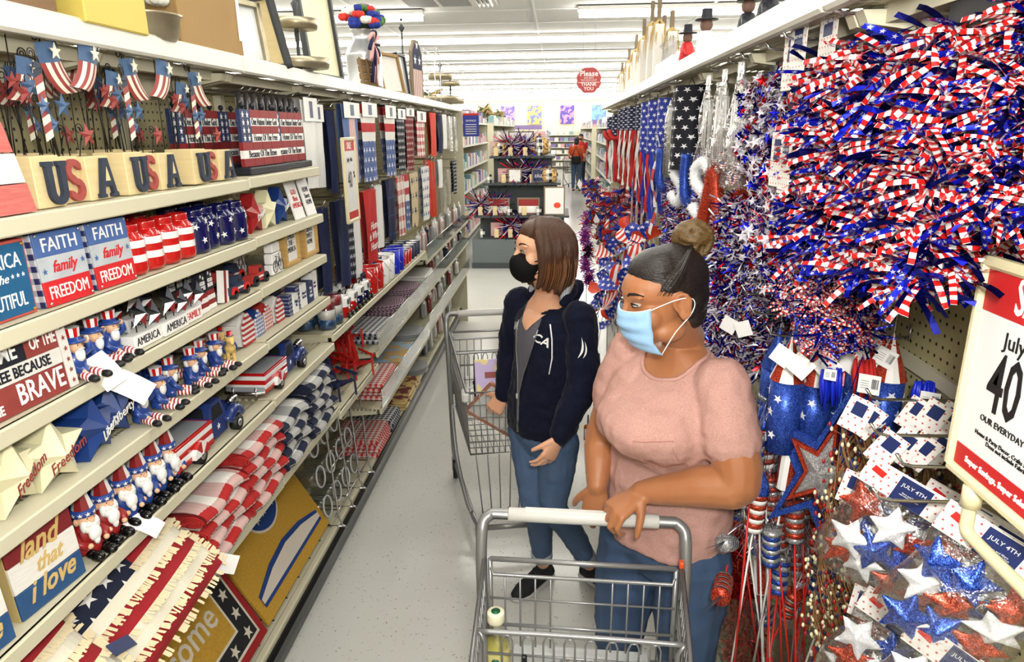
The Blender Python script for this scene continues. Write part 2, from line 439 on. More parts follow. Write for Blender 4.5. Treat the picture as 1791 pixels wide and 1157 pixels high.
def topshelf(y0, y1, lip, back, z, side, parent):
 s = side; w = abs(lip-back); mb = MB(); mb.box(((lip+back)/2, (y0+y1)/2, z-.02), (w-.03, y1-y0-.004, .008))
 sh = obj('top_shelf', mb, 'perforated_shelf', parent)
 mb = MB(); mb.rbox((lip-s*.012, (y0+y1)/2, z-.002), (.028, y1-y0-.004, .05), .006)
 mb.rbox((lip-s*.05, (y0+y1)/2, z+.008), (.07, y1-y0-.004, .012), .003); obj('lip', mb, 'beige_white', sh)
 mb = MB(); mb.box((lip-s*.1, (y0+y1)/2, z-.035), (.03, y1-y0-.05, .03)); mb.box((back+s*.1, (y0+y1)/2, z-.035), (.03, y1-y0-.05, .03)); obj('rib', mb, 'beige_metal', sh)
 for y in (y0+.02, (y0+y1)/2, y1-.02):
  mb = MB(); q = [(back, z-.03), (lip-s*.05, z-.03), (lip-s*.06, z-.05), (back, z-.1)]
  mb.M = MT((0, y, 0)); mb.prism(q if s > 0 else q[::-1], .03); obj('bracket', mb, 'beige_metal', sh)
# left gondola body
gl = empty('gondola', (0, 0, 0), label='long beige metal shelving gondola on the left side of the aisle', cat='shelving')
for (a, b) in SEC:
 mb = MB(); mb.box((LB-.01, (a+b)/2, 1.06), (.015, b-a-.01, 2.1)); obj('peg_panel', mb, 'pegboard', gl)
 mb = MB(); mb.rbox((LB+.012, b, 1.06), (.03, .032, 2.1), .003); obj('upright', mb, 'beige_metal', gl)
for (a, b) in ((-.3, .92), (.92, 2.14), (2.14, 3.39), (3.39, 4.62), (4.62, 5.8), (5.8, 6.86)):
 topshelf(a, b, -.95, LB, 2.13, 1, gl)
LZ = [1.797, 1.622, 1.466, 1.297, 1.104, .826]
for (a, b), dz in ((SEC[0], 0), (SEC[1], 0), (SEC[2], .004)):
 for z in LZ: shelf(a, b, LX, LB, z+dz, 1, gl)
DZ = .17                                           # base deck
mb = MB(); mb.box((-1.16, 2.9, DZ-.01), (.26, 8.0, .02)); obj('base_deck', mb, 'beige_metal', gl)
mb = MB()
for k in range(60): mb.box((-1.15, -.9+k*.13, DZ+.001), (.2, .006, .003))
obj('deck_groove', mb, 'black', gl, kind='stuff')
mb = MB(); mb.rbox((-1.02, 2.9, DZ-.005), (.03, 8.0, .03), .006); obj('deck_lip', mb, 'beige_metal', gl)
mat('bumper', (18, 18, 20), .25); mat('kick_grey', (96, 97, 98), .4)
mb = MB(); mb.rbox((-1.0, 2.9, .125), (.03, 8.0, .06), .012); obj('bumper_strip', mb, 'bumper', gl)
mb = MB(); mb.box((-1.035, 2.9, .052), (.025, 8.0, .1)); mb.box((-1.028, 2.9, .098), (.03, 8.0, .008)); obj('kick_plate', mb, 'kick_grey', gl)
mb = MB(); mb.box((LB+.16, 6.86, 1.06), (.36, .02, 2.1)); obj('end_panel', mb, 'beige_metal', gl)
# right gondola body
gr = empty('gondola', (0, 0, 0), label='long beige metal shelving gondola on the right, covered with hanging patriotic goods', cat='shelving')
RSEC = [(-.3, .45), (.45, 1.67), (1.67, 2.9), (2.9, 4.1), (4.1, 5.3), (5.3, 6.9)]
for (a, b) in RSEC:
 mb = MB(); mb.box((RB+.01, (a+b)/2, 1.06), (.015, b-a-.01, 2.1)); obj('peg_panel', mb, 'pegboard', gr)
 mb = MB(); mb.rbox((RB-.012, b, 1.06), (.03, .032, 2.1), .003); obj('upright', mb, 'beige_metal', gr)
for z in (1.42, .95): 
 mb = MB(); mb.box((RB-.004, 3.3, z), (.012, 7.2, .03)); obj('rail', mb, 'beige_metal', gr)
for (a, b) in ((-.1, 1.2), (1.2, 2.42), (2.42, 3.64), (3.64, 4.8), (4.8, 6.9)):
 topshelf(a, b, RX, RB, 2.13, -1, gr)
mb = MB(); mb.box((.68, 3.3, .16), (.26, 7.2, .02)); obj('base_deck', mb, 'perforated_shelf', gr)
mb = MB(); mb.rbox((.548, 3.3, .15), (.03, 7.2, .04), .006); obj('deck_lip', mb, 'beige_metal', gr)
mb = MB(); mb.box((.56, 3.3, .07), (.02, 7.2, .14)); obj('kick_plate', mb, 'kick_grey', gr)
mb = MB(); mb.box((RB-.13, 6.91, 1.06), (.3, .02, 2.1)); obj('end_panel', mb, 'beige_metal', gr)
# ================================================================ people
from mathutils.bvhtree import BVHTree
def remesh(mb, vox, smooth=6, disp=None, seed=0):
 """grow one continuous surface over overlapping shapes"""
 me = mb.mesh('tmp', [MATS['white']]); o = bpy.data.objects.new('tmp', me); COL.objects.link(o)
 m = o.modifiers.new('r', 'REMESH'); m.mode = 'VOXEL'; m.voxel_size = vox; m.use_smooth_shade = True
 s = o.modifiers.new('s', 'SMOOTH'); s.factor = .5; s.iterations = smooth
 for k, (st, sz) in enumerate(disp or []):
  tx = bpy.data.textures.new('folds', 'CLOUDS'); tx.noise_scale = sz; tx.noise_depth = 1
  d = o.modifiers.new('d', 'DISPLACE'); d.texture = tx; d.strength = st; d.mid_level = .5; d.texture_coords = 'LOCAL'
 bpy.context.view_layer.update()
 r = bpy.data.meshes.new_from_object(o.evaluated_get(bpy.context.evaluated_depsgraph_get()))
 bpy.data.objects.remove(o); bpy.data.meshes.remove(me)
 r.polygons.foreach_set('use_smooth', [True]*len(r.polygons))
 return r
def limb(mb, pts, rs, n=14):
 pts = [VE(p) for p in pts]
 mb.tube(pts, rs, n)
 for p, r in zip(pts, rs): mb.ball(p, r*.995, 12, 8)
def smooth_path(pts, rs, sub=3):
 pts = [VE(p) for p in pts]; P = []; R = []
 for i in range(len(pts)-1):
  p0 = pts[max(i-1, 0)]; p1 = pts[i]; p2 = pts[i+1]; p3 = pts[min(i+2, len(pts)-1)]
  for k in range(sub):
   t = k/sub; P.append(.5*((2*p1)+(p2-p0)*t+(2*p0-5*p1+4*p2-p3)*t*t+(3*p1-p0-3*p2+p3)*t*t*t)); R.append(lerp(rs[i], rs[i+1], t))
 return P+[pts[-1]], R+[rs[-1]]
def loft(mb, secs, n=20, cap=True):
 """secs: (centre, side vector, front vector) ellipses; closed skin"""
 V = []; F = []
 for c, a, b in secs:
  c, a, b = VE(c), VE(a), VE(b)
  for k in range(n): w = 2*PI*k/n; V.append(c+a*cos(w)+b*sin(w))
 L = len(secs)
 for i in range(L-1):
  for k in range(n): F.append((i*n+k, i*n+(k+1) % n, (i+1)*n+(k+1) % n, (i+1)*n+k))
 if cap: F.append(tuple(range(n))[::-1]); F.append(tuple(range((L-1)*n, L*n)))
 mb.add(V, F, None, None, True)
def hand(mb, w, d, nrm, tside, curl=(.5, .6, .4), sc=1.0, thumb=(.6, .7, .35), tcurl=.5, spread=.05):
 w = VE(w); d = VE(d).normalized(); nrm = VE(nrm); nrm = (nrm-d*nrm.dot(d)).normalized(); t = d.cross(nrm)*tside
 loft(mb, [(w, t*.026*sc, nrm*.019*sc), (w+d*.03*sc, t*.034*sc, nrm*.017*sc), (w+d*.065*sc, t*.041*sc, nrm*.0155*sc), (w+d*.092*sc, t*.040*sc, nrm*.013*sc)], 14)
 tips = []
 for i, (o, L, r) in enumerate(((.031, .068, .0092), (.0105, .077, .0096), (-.0105, .072, .0092), (-.030, .056, .0082))):
  p = w+d*(.078-.006*abs(i-1))*sc+t*o*sc; a = 0; pts = [p]; rs = [r*1.05*sc]
  base = d+t*(spread*(1.5-i))
  p = p+base.normalized()*.014*sc; pts.append(p); rs.append(r*1.05*sc)
  for k, fr in enumerate((.45, .31, .24)):
   a += curl[k]*(1+.08*i); v = (base*cos(a)+nrm*sin(a)).normalized(); p = p+v*L*fr*sc; pts.append(p); rs.append(r*(1-.12*(k+1))*sc)
  limb(mb, pts, rs, 10); tips.append(p)
 p = w+d*.022*sc+t*.026*sc; v = (d*thumb[0]+t*thumb[1]+nrm*thumb[2]).normalized(); pts = [p, p+v*.034*sc]
 v2 = (v+nrm*tcurl*.5+d*tcurl*.6).normalized(); pts.append(pts[-1]+v2*.028*sc); v3 = (v2+nrm*tcurl*.5-t*tcurl*.4).normalized(); pts.append(pts[-1]+v3*.022*sc)
 limb(mb, pts, [.0135*sc, .0115*sc, .010*sc, .0085*sc], 10)
 return tips
def head_frame(c, face, tilt=0.0):
 f = VE(face).normalized(); z = VE((0, 0, 1)); x = (f.cross(z)*-1).normalized()   # figure's left
 u = f.cross(x).normalized()
 if u.z < 0: u = -u
 M = Matrix((x, -f, u)).transposed().to_4x4(); M = MT(VE(c)) @ M @ MR(tilt, 4, 'Y')
 return M
def head_shape(mb, M, sc=1.0, full=1.0):
 old = mb.M; mb.M = (old if old is not None else Matrix.Identity(4)) @ M @ Matrix.Scale(sc, 4)
 mb.ball((0, .012, .030), (.074, .094, .086), 24, 16)
 mb.ball((0, -.028, -.028), (.060*full, .060, .074), 20, 14)
 mb.ball((0, -.012, .03), (.069, .086, .062), 20, 12)
 mb.ball((0, -.060, -.088), (.028*full, .026, .022), 14, 10)
 if full > 1: mb.ball((0, -.035, -.070), (.052, .050, .036), 16, 10)
 for s in (-1, 1):
  mb.ball((s*.036*full, -.052, -.028), (.030, .030, .032), 12, 10)
  mb.ball((s*.044*full, -.010, -.070), (.024*full, .045, .026), 12, 10)
  mb.ball((s*.030, -.079, .024), (.024, .012, .008), 12, 8)
  # ear: dished shell with rim and lobe
  E = MT((s*.074, .014, -.006)) @ MR(s*-.35, 4, 'Z') @ MR(.12, 4, 'X')
  k = mb.M; mb.M = k @ E
  ring = [(s*.007+s*.003*sin(w), .018*cos(w)*(1.1 if sin(w) > 0 else .8), .031*sin(w)) for w in [2*PI*i/16 for i in range(16)]]
  mb.tube(ring, .0046, 8, closed=True)
  mb.ball((s*.001, 0, 0), (.005, .016, .028), 12, 8); mb.ball((s*.006, -.004, -.026), (.005, .009, .010), 10, 6)
  mb.tube([(s*.008, .006, .016), (s*.009, .008, 0), (s*.008, .002, -.012)], .003, 6)
  mb.M = k
 mb.tube([(0, -.086, .016), (0, -.095, -.006), (0, -.101, -.026)], [.008, .0095, .011], 10)
 mb.ball((0, -.098, -.030), (.013, .012, .010), 12, 8)
 for s in (-1, 1): mb.ball((s*.011, -.097, -.033), (.008, .010, .007), 10, 6)
 mb.ball((0, -.088, -.054), (.024, .009, .006), 12, 6); mb.ball((0, -.087, -.064), (.022, .010, .006), 12, 6)
 mb.M = old
def face_parts(root, off, M, sc, irisc, browc, squint=.75, look=0.0, lip=(170, 96, 86)):
 mat('eye_white', (196, 186, 178), .15, coat=.5); mat('lash', (22, 16, 14), .7)
 mi_ = mat('iris_%d' % irisc[0], irisc, .1, coat=.8); mb_ = mat('brow_%d' % browc[0], browc, .9)
 for s in (-1, 1):
  mb = MB(); mb.M = MT(-off) @ M @ Matrix.Scale(sc, 4)
  c = VE((s*.031, -.0815, .006))
  mb.ball(c, (.0135, .0105, .0078*squint), 14, 10, 0); mb.ball(c+VE((look, -.0072, -.0002)), (.0052, .0042, .0058*squint), 10, 8, 1)
  mb.ball(c+VE((look, -.0104, 0)), (.0026, .0016, .0028*squint), 8, 6, 2)
  mb.tube([c+VE((-s*.0135, -.004, -.001)), c+VE((-s*.006, -.0105, .0062*squint)), c+VE((s*.004, -.0100, .0070*squint)), c+VE((s*.0145, -.003, .0015))], [.0011, .0019, .0021, .0012], 6, 2)
  mb.tube([c+VE((-s*.012, -.005, -.002)), c+VE((0, -.0105, -.0066*squint)), c+VE((s*.0125, -.004, -.001))], [.0007, .0009, .0007], 5, 2)
  obj('eye', mb, ['eye_white', mi_, 'lash'], root)
  mb = MB(); mb.M = MT(-off) @ M @ Matrix.Scale(sc, 4)
  mb.tube([(s*.013, -.0925, .026), (s*.024, -.0935, .0325), (s*.038, -.087, .034), (s*.051, -.071, .028)], [.0030, .0036, .0030, .0014], 6)
  obj('eyebrow', mb, [mb_], root)
def bvh_of(me, mw=None):
 return BVHTree.FromPolygons([(mw @ v.co) if mw else v.co for v in me.vertices], [tuple(p.vertices) for p in me.polygons])
def decal(me_src, M, bvh, d, lift=.0015, reach=.4):
 """wrap a flat mesh onto a surface: every vertex goes along d to where it meets the surface"""
 me = me_src.copy(); d = VE(d).normalized()
 for v in me.vertices:
  p = M @ v.co; h = bvh.ray_cast(p-d*reach*.5, d, reach)
  v.co = (h[0]-d*lift) if h[0] is not None else p
 return me
def hairmat(name, c1, c2, axis_scale=(60, 60, 5)):
 def f(t):
  v = t.vec('Object', axis_scale); n = t.noise(v, 4, 3); t.col(t.mix(n, c1, c2)); t.bump(t.noise(v, 7, 2), .7, .004)
 return mat(name, c1, .38, fn=f, spec=.5)
def axes(s):
 s = VE(s); s.z = 0; s.normalize(); return s, VE((s.y, -s.x, 0))    # side (figure's left), forward
def skinmat(name, c1, c2):
 return mat(name, c1, .48, fn=lambda t: (t.col(t.mix(t.noise(t.vec(), 14, 3), c1, c2)), t.bump(t.noise(t.vec(), 220, 2), .12, .001)), sheen=.1)
skinmat('skin_a', (226, 172, 138), (216, 158, 124)); skinmat('skin_b', (172, 114, 74), (158, 98, 60))
hairmat('hair_brown', (40, 24, 17), (92, 58, 36)); hairmat('hair_dark', (18, 14, 15), (42, 32, 28), (8, 60, 60)); hairmat('hair_bun', (34, 24, 16), (128, 98, 52), (14, 60, 60))
def _denim(c1, c2):
 def f(t):
  v = t.vec(); t.col(t.mix(t.noise(v, 7, 4), c1, c2)); t.bump(t.noise(v, 320, 2), .25, .001)
 return f
mat('denim', (62, 84, 118), .8, fn=_denim((48, 70, 104), (88, 110, 140))); mat('denim_dark', (44, 62, 92), .8, fn=_denim((36, 54, 84), (74, 98, 130)))
mat('denim_cuff', (150, 162, 172), .8)
mat('hoodie', (13, 16, 34), .85, fn=lambda t: (t.col(t.mix(t.noise(t.vec(), 260, 2), (10, 12, 27), (20, 24, 46))), t.bump(t.noise(t.vec(), 500, 2), .3, .001)), sheen=.05, spec=.15)
mat('hood_lining', (176, 178, 184), .9, fn=f_stripes((186, 188, 192), (140, 144, 152), .006, 0)); mat('tee_grey', (86, 84, 92), .9)
mat('heather_pink', (206, 160, 148), .9, fn=lambda t: (t.col(t.mix(t.op('POWER', t.noise(t.vec('Object', (90, 90, 240)), 3.0, 3), 1.6), (206, 166, 154), (146, 88, 78))), t.bump(t.noise(t.vec(), 600, 2), .2, .0008)), spec=.15)
mat('mask_black', (12, 12, 14), .8, spec=.2); mat('mask_blue', (150, 190, 226), .75, sheen=.1); mat('elastic', (232, 232, 232), .8)
mat('sneaker', (24, 24, 28), .7); mat('rubber_white', (206, 204, 200), .6)
def shoe(root, off, heel, toe, name='shoe', h=.085, mats=('sneaker', 'rubber_white', 'black')):
 heel, toe = VE(heel), VE(toe); d = (toe-heel); L = d.length; d.normalize(); s = VE((-d.y, d.x, 0)).normalized(); u = d.cross(s); u = u if u.z > 0 else -u
 mb = MB(); mb.M = MT(-off)
 loft(mb, [(heel+u*.035-d*.012, s*.02, u*.02), (heel+u*.04, s*.033, u*.032), (heel+d*L*.25+u*.045, s*.036, u*.045), (heel+d*L*.5+u*.035, s*.040, u*.032), (heel+d*L*.78+u*.026, s*.044, u*.022), (toe+u*.022, s*.028, u*.014), (toe+d*.012+u*.02, s*.012, u*.007)], 14)
 limb(mb, [heel+d*.035+u*.05, heel+d*.03+u*h], [.036, .034])
 sh = obj(name, remesh(mb, .005, 3), None, root); sh.data.materials.clear(); sh.data.materials.append(MATS[mats[0]])
 mb = MB(); mb.M = MT(-off)
 loft(mb, [(heel-d*.02+u*.006, s*.012, d*.001)] * 1 + [(heel-d*.018+u*.008, s*.018, u*.010), (heel+u*.009, s*.036, u*.012), (heel+d*L*.5+u*.009, s*.042, u*.012), (heel+d*L*.8+u*.010, s*.047, u*.012), (toe+u*.010, s*.032, u*.010), (toe+d*.018+u*.012, s*.012, u*.006)], 14)
 obj('sole', mb, mats[1], sh)
 mb = MB(); mb.M = MT(-off)
 for k in range(4):
  c = heel+d*L*(.38+.1*k)+u*(.082-.012*k); mb.tube([c-s*.022-u*.006, c+u*.004, c+s*.022-u*.006], .0022, 5)
 obj('lace', mb, mats[2], sh)
 return sh
def cut(me, fn):
 import bmesh
 b = bmesh.new(); b.from_mesh(me); bmesh.ops.delete(b, geom=[v for v in b.verts if fn(v.co)], context='VERTS'); b.to_mesh(me); b.free(); return me
def setmat(me, *ms):
 me.materials.clear()
 for m in ms: me.materials.append(MATS[m] if isinstance(m, str) else m)
 return me
# woman in the navy hoodie
A0 = VE((-.02, 2.5, 0)); wa = empty('person', A0, label='woman with shoulder-length brown hair and black mask, navy hoodie and jeans', cat='person')
OFA = MT(-A0)
sA, fA = axes((.66, -.75, 0)); U = VE((0, 0, 1))
pel = VE((-.055, 2.50, .80)); chs = VE((-.035, 2.50, 1.17)); nk = VE((-.040, 2.51, 1.335))
shL, elL, wrL = VE((.085, 2.40, 1.275)), VE((.095, 2.33, 1.06)), VE((.012, 2.235, .875))
shR, elR, wrR = VE((-.145, 2.62, 1.275)), VE((-.185, 2.66, 1.05)), VE((-.215, 2.62, .885))
MHA = head_frame((-.062, 2.47, 1.500), (-.90, -.42, .10), -.03)
mb = MB(); mb.M = OFA
head_shape(mb, MHA, .98)
limb(mb, [MHA @ VE((0, .02, -.06)), nk+U*.02-fA*.01, nk-U*.05], [.052, .051, .06])
loft(mb, [(pel-U*.06, sA*.13, fA*.085), (pel+U*.03, sA*.135, fA*.09), (pel+U*.15, sA*.11, fA*.075), (chs-U*.05, sA*.125, fA*.085), (chs+U*.06, sA*.135, fA*.085), (nk-U*.04, sA*.09, fA*.06), (nk, sA*.05, fA*.045)])
for s_, e_, w_ in ((shL, elL, wrL), (shR, elR, wrR)):
 limb(mb, *smooth_path([s_, (s_+e_)/2, e_, (e_+w_)/2, w_], [.046, .042, .037, .034, .024]))
hand(mb, wrL, (-.48, -.25, -.84), (-.55, .75, .1), -1, (.35, .4, .3), .93, thumb=(.8, .5, .3))
hand(mb, wrR, (-.45, .05, -.75), (-.2, .6, -.7), -1, (.6, .7, .5), .93)
hL, kL, aL = VE((.012, 2.44, .76)), VE((-.005, 2.43, .475)), VE((.150, 2.60, .105))
hR, kR, aR = VE((-.115, 2.55, .76)), VE((-.085, 2.46, .48)), VE((-.052, 2.60, .105))
for h_, k_, a_ in ((hL, kL, aL), (hR, kR, aR)):
 limb(mb, *smooth_path([h_, (h_+k_)/2, k_, lerp(k_, a_, .4)-fA*.01, a_], [.075, .064, .048, .046, .032]))
me = remesh(mb, .0042, 5); obj('body', setmat(me, 'skin_a'), None, wa)
face_parts(wa, A0, MHA, .98, (70, 44, 28), (60, 36, 24), .6)
# black cloth mask
mb = MB(); mb.M = OFA @ MHA
mb.ball((0, -.052, -.052), (.0645, .062, .060), 24, 16); mb.ball((0, -.088, -.040), (.028, .030, .034), 16, 12)
me = remesh(mb, .004, 4)
mk = obj('face_mask', setmat(me, 'mask_black'), None, wa)
mb = MB(); mb.M = OFA @ MHA
for s in (-1, 1): mb.tube([(s*.058, -.06, -.03), (s*.076, .0, -.012), (s*.080, .028, -.006)], .0022, 6); mb.tube([(s*.058, -.045, -.075), (s*.074, .005, -.04), (s*.080, .028, -.02)], .0022, 6)
obj('ear_loop', mb, 'mask_black', mk)
# hair: crown, side curtains and back fall in one body, with loose locks
mb = MB(); mb.M = OFA @ MHA
mb.ball((0, .028, .042), (.084, .094, .088), 24, 16); mb.ball((0, -.008, .068), (.072, .074, .056), 20, 12)
for s in (-1, 1):
 for k in range(7):
  y0 = -.040+.020*k
  mb.tube(*smooth_path([(s*.02, y0*.5+.0, .118), (s*.070, y0, .07), (s*(.084+.004*(k % 2)), y0+.012, .0), (s*(.080-.002*k), y0+.02, -.07), (s*(.070-.004*k), y0+.014-(.0 if k else .008), -.125-.006*(k % 3))], [.020, .022, .021, .019, .007]), n=8)
for k in range(9):
 a = -1.15+2.3*k/8; x = .078*sin(a); y = .03+.085*cos(a)
 mb.tube(*smooth_path([(x*.4, .04, .115), (x*.95, y*.95, .05), (x, y+.006, -.02), (x*.95, y, -.08), (x*.8, y-.02, -.145-.006*(k % 2))], [.022, .026, .027, .024, .007]), n=8)
me = remesh(mb, .005, 2); obj('hair', setmat(me, 'hair_brown'), None, wa)
mb = MB(); mb.M = OFA @ MHA
for k in range(70):
 s = random.choice((-1, 1)); y0 = random.uniform(-.042, .09); o = random.uniform(-.003, .003)
 mb.tube(*smooth_path([(s*.02, y0*.6+.01, .124), (s*.068, y0, .088), (s*(.101+o), y0+.014, .0), (s*(.099+o), y0+.02, -.07), (s*(.086+o*2), y0+.01, -.130+o*3)], [.0008, .0014, .0014, .0012, .0004], 2), n=4)
mat('hair_light', (120, 78, 46), .4); obj('hair_strands', mb, 'hair_light', wa, kind='stuff')
# jeans
mb = MB(); mb.M = OFA
loft(mb, [(pel-U*.10, sA*.10, fA*.07), (pel-U*.04, sA*.145, fA*.1), (pel+U*.04, sA*.142, fA*.096), (pel+U*.13, sA*.122, fA*.085)])
for h_, k_, a_ in ((hL, kL, aL), (hR, kR, aR)):
 limb(mb, *smooth_path([h_, (h_+k_)/2, k_, lerp(k_, a_, .4)-fA*.01, a_+(k_-a_).normalized()*.05], [.082, .072, .056, .054, .043]))
me = remesh(mb, .006, 3, [(.010, .06)]); jn = obj('jeans', setmat(me, 'denim'), None, wa)
for a_, k_ in ((aL, kL), (aR, kR)):
 v = (k_-a_).normalized(); mb = MB(); mb.M = OFA; mb.tube([a_+v*.035, a_+v*.04, a_+v*.075, a_+v*.08], [.044, .047, .047, .044], 16); obj('cuff', mb, 'denim_cuff', jn)
# hoodie: shell cut open at the front in a narrow V
mb = MB(); mb.M = OFA
loft(mb, [(pel-U*.015, sA*.150, fA*.112), (pel+U*.03, sA*.162, fA*.122), (pel+U*.14, sA*.155, fA*.112), (chs-U*.06, sA*.152, fA*.115), (chs+U*.03, sA*.155, fA*.112), (chs+U*.09, sA*.140, fA*.09), (nk-U*.035, sA*.085, fA*.062)])
for s_, e_, w_ in ((shL, elL, wrL), (shR, elR, wrR)):
 d = (w_-e_).normalized(); limb(mb, *smooth_path([s_, (s_+e_)/2, e_, (e_+w_)/2, w_-d*.035, w_-d*.005], [.064, .060, .058, .052, .044, .036]))
me = remesh(mb, .006, 4, [(.020, .10), (.010, .035)])
hood_bvh = bvh_of(me); NA = nk-A0
cut(me, lambda v: ((v-NA).dot(sA)/.066)**2+(((v-NA).dot(fA)-.020)/.074)**2 < 1 and v.z > NA.z-.10)
hd = obj('hoodie', setmat(me, 'hoodie'), None, wa)
# grey tee seen in the V and the open front edges
F0 = chs+fA*.13-A0
def on_hood(p, lift=.002, d=None):
 d = -fA if d is None else d; h = hood_bvh.ray_cast(p-d*.3, d, .8); return h[0]-d*lift if h[0] is not None else p
def chestpt(a, z): return (chs-A0)+sA*a+U*z
def patch(rows, lift=.003):     # rows: (z, a0, a1)
 mb = MB(); V = []; n = 6
 for z, a0, a1 in rows:
  for k in range(n+1): V.append(on_hood(chestpt(lerp(a0, a1, k/n), z), lift))
 F = [(j*(n+1)+i, j*(n+1)+i+1, (j+1)*(n+1)+i+1, (j+1)*(n+1)+i) for j in range(len(rows)-1) for i in range(n)]
 mb.add(V, F, None, None, True); return mb
obj('grey_tee', patch([(-.20, -.018, -.012), (-.12, -.034, .0), (-.04, -.046, .030), (.03, -.052, .052), (.075, -.050, .062), (.10, -.045, .06)], .004), 'tee_grey', wa)
obj('neckline', patch([(.05, -.005, .012), (.075, -.026, .034), (.105, -.040, .060), (.135, -.046, .064)], .009), 'skin_a', wa)['label'] = 'bare skin above the grey tee'
mb = MB()
for sg, pts in ((-1, [(-.050, .075), (-.054, .04), (-.048, -.04), (-.034, -.12), (-.018, -.20), (-.016, -.36)]), (1, [(.062, .06), (.056, .03), (.034, -.04), (.002, -.12), (-.011, -.20), (-.012, -.36)])):
 mb.tube([on_hood(chestpt(a, z), .006) for a, z in pts], .0035, 6, 1 if sg > 0 else 1)
obj('zip_edge', mb, ['hoodie', 'steel'], hd)
mb = MB(); mb.box(on_hood(chestpt(-.014, -.21), .012), (.008, .008, .02)); obj('zip_pull', mb, 'chrome', hd)
# hood lying behind the neck with pale lining
mb = MB(); mb.M = OFA
ring = []
for k in range(13):
 a = -1.75+3.5*k/12; ring.append(nk+U*(.008+.026*cos(a/2)-.050*(abs(a)/1.75)**3)-fA*(.078*cos(a)+.005)+sA*(.098*sin(a)))
mb.tube(ring, [.014]+[.020+.012*sin(PI*k/12) for k in range(1, 12)]+[.014], 10)
mb.tube([nk-fA*.06-U*.01, nk-fA*.115+U*.005+sA*.03, nk-fA*.13-U*.06], [.05, .05, .02], 12)
me = remesh(mb, .006, 3); obj('hood', setmat(me, 'hoodie'), None, hd)
mb = MB(); mb.M = OFA
r2 = [p+U*.018+fA*.012*cos(-1.75+3.5*i/12)-sA*.006*sin(-1.75+3.5*i/12) for i, p in enumerate(ring)]
mb.tube(r2, [.006]+[.017+.009*sin(PI*k/12) for k in range(1, 12)]+[.006], 10); obj('hood_lining', mb, 'hood_lining', hd)
mb = MB()
mb.tube([on_hood(chestpt(.100, .085), .006), on_hood(chestpt(.112, .03), .006), on_hood(chestpt(.116, -.04), .006), on_hood(chestpt(.112, -.10), .006)], .0028, 6)
obj('drawstring', mb, 'card_white', hd)['label'] = 'white drawstring'
def hood_text(s, size, a, z, rz=0.0):
 R = Matrix((sA, U, fA)).transposed().to_4x4(); M = MT(chestpt(a, z)) @ R @ MR(rz, 4, 'Z')
 obj('lettering', decal(text_mesh(s, size, 0.0, mat_='card_white', bold=.001), M, hood_bvh, -fA, .004, 1.0), None, hd)
hood_text('CA', .046, .076, .022, -.35); hood_text('NA', .036, -.076, .045, .25)
# two white sail shapes on the upper sleeve
dS = VE((-.10, .98, -.1)); mb = MB(); c = lerp(shL, elL, .42)+VE((.0, -.06, 0))-A0
for k, (w, h, o) in enumerate(((.012, .075, .0), (.010, .058, .016))):
 V = [];
 for i in range(9): t = i/8; V.append((o+w*sin(PI*t)*.9-.02*t*t, -h/2+h*t, 0)); 
 for i in range(9): t = 1-i/8; V.append((o-.004+w*sin(PI*t)*.2-.02*t*t+.004, -h/2+h*t, 0))
 mb.add(V, [tuple(range(len(V)))])
m_ = mb.mesh('sail', ['card_white'])
obj('sail_emblem', decal(m_, MT(c) @ MR(PI/2, 4, 'X') @ MR(-.45, 4, 'Z'), hood_bvh, dS, .004, .6), None, hd)
shoe(wa, A0, aR+VE((.028, .045, -.105)), aR+VE((-.115, -.13, -.105)))
shoe(wa, A0, aL+VE((.035, -.005, -.105)), aL+VE((.185, -.075, -.10))) if 0 else shoe(wa, A0, aL+VE((-.02, .05, -.10)), aL+VE((.15, -.11, -.105)))
mb = MB(); mb.M = OFA
q = [wrL+VE((-.48, -.25, -.84)).normalized()*.088]
mb.tube([q[0]+VE((.006*cos(w)*1.6, .006*sin(w)*1.6, .004*sin(w))) for w in [2*PI*k/10 for k in range(10)]], .0016, 5, closed=True); mb.ball(q[0]+VE((-.004, -.016, .002)), .0035, 8, 6)
obj('ring', mb, 'chrome', wa)
# black shoulder bag with an orange sanitiser bottle on it
bg = empty('handbag', (.215, 2.50, .80), rz=-.3, label='small black crossbody bag hanging behind the woman in the navy hoodie', cat='bag')
mb = MB(); mb.rbox((0, 0, 0), (.15, .055, .135), .014); obj('bag_body', mb, 'black_soft', bg)
mb = MB(); mb.rbox((0, -.03, .025), (.146, .008, .08), .004); obj('flap', mb, 'black', bg)
mb = MB(); mb.tube([(-.045, 0, .06), (-.04, 0, .13), (-.055, 0, .30)], .004, 6); mb.ball((-.04, 0, .10), .009, 8, 6); obj('strap', mb, 'black', bg)
mat('orange_gel', (224, 118, 40), .15, trans=.3)
sb = empty('sanitizer_bottle', (.122, 2.42, .765), rz=-.2, label='small orange hand sanitizer bottle with white cap hanging upside down from the black bag', cat='bottle')
mb = MB(); mb.rbox((0, 0, .045), (.030, .018, .068), .006); obj('bottle_body', mb, 'orange_gel', sb)
mb = MB(); mb.box((0, -.0095, .045), (.022, .001, .04)); obj('sticker', mb, 'card_white', sb)
mb = MB(); mb.lathe([(.006, .012), (.008, .002), (.006, -.012)], n=10); obj('cap', mb, 'white', sb)
mb = MB(); mb.tube([(0, 0, .078), (0, 0, .12)], .003, 6); obj('loop', mb, 'black', sb)

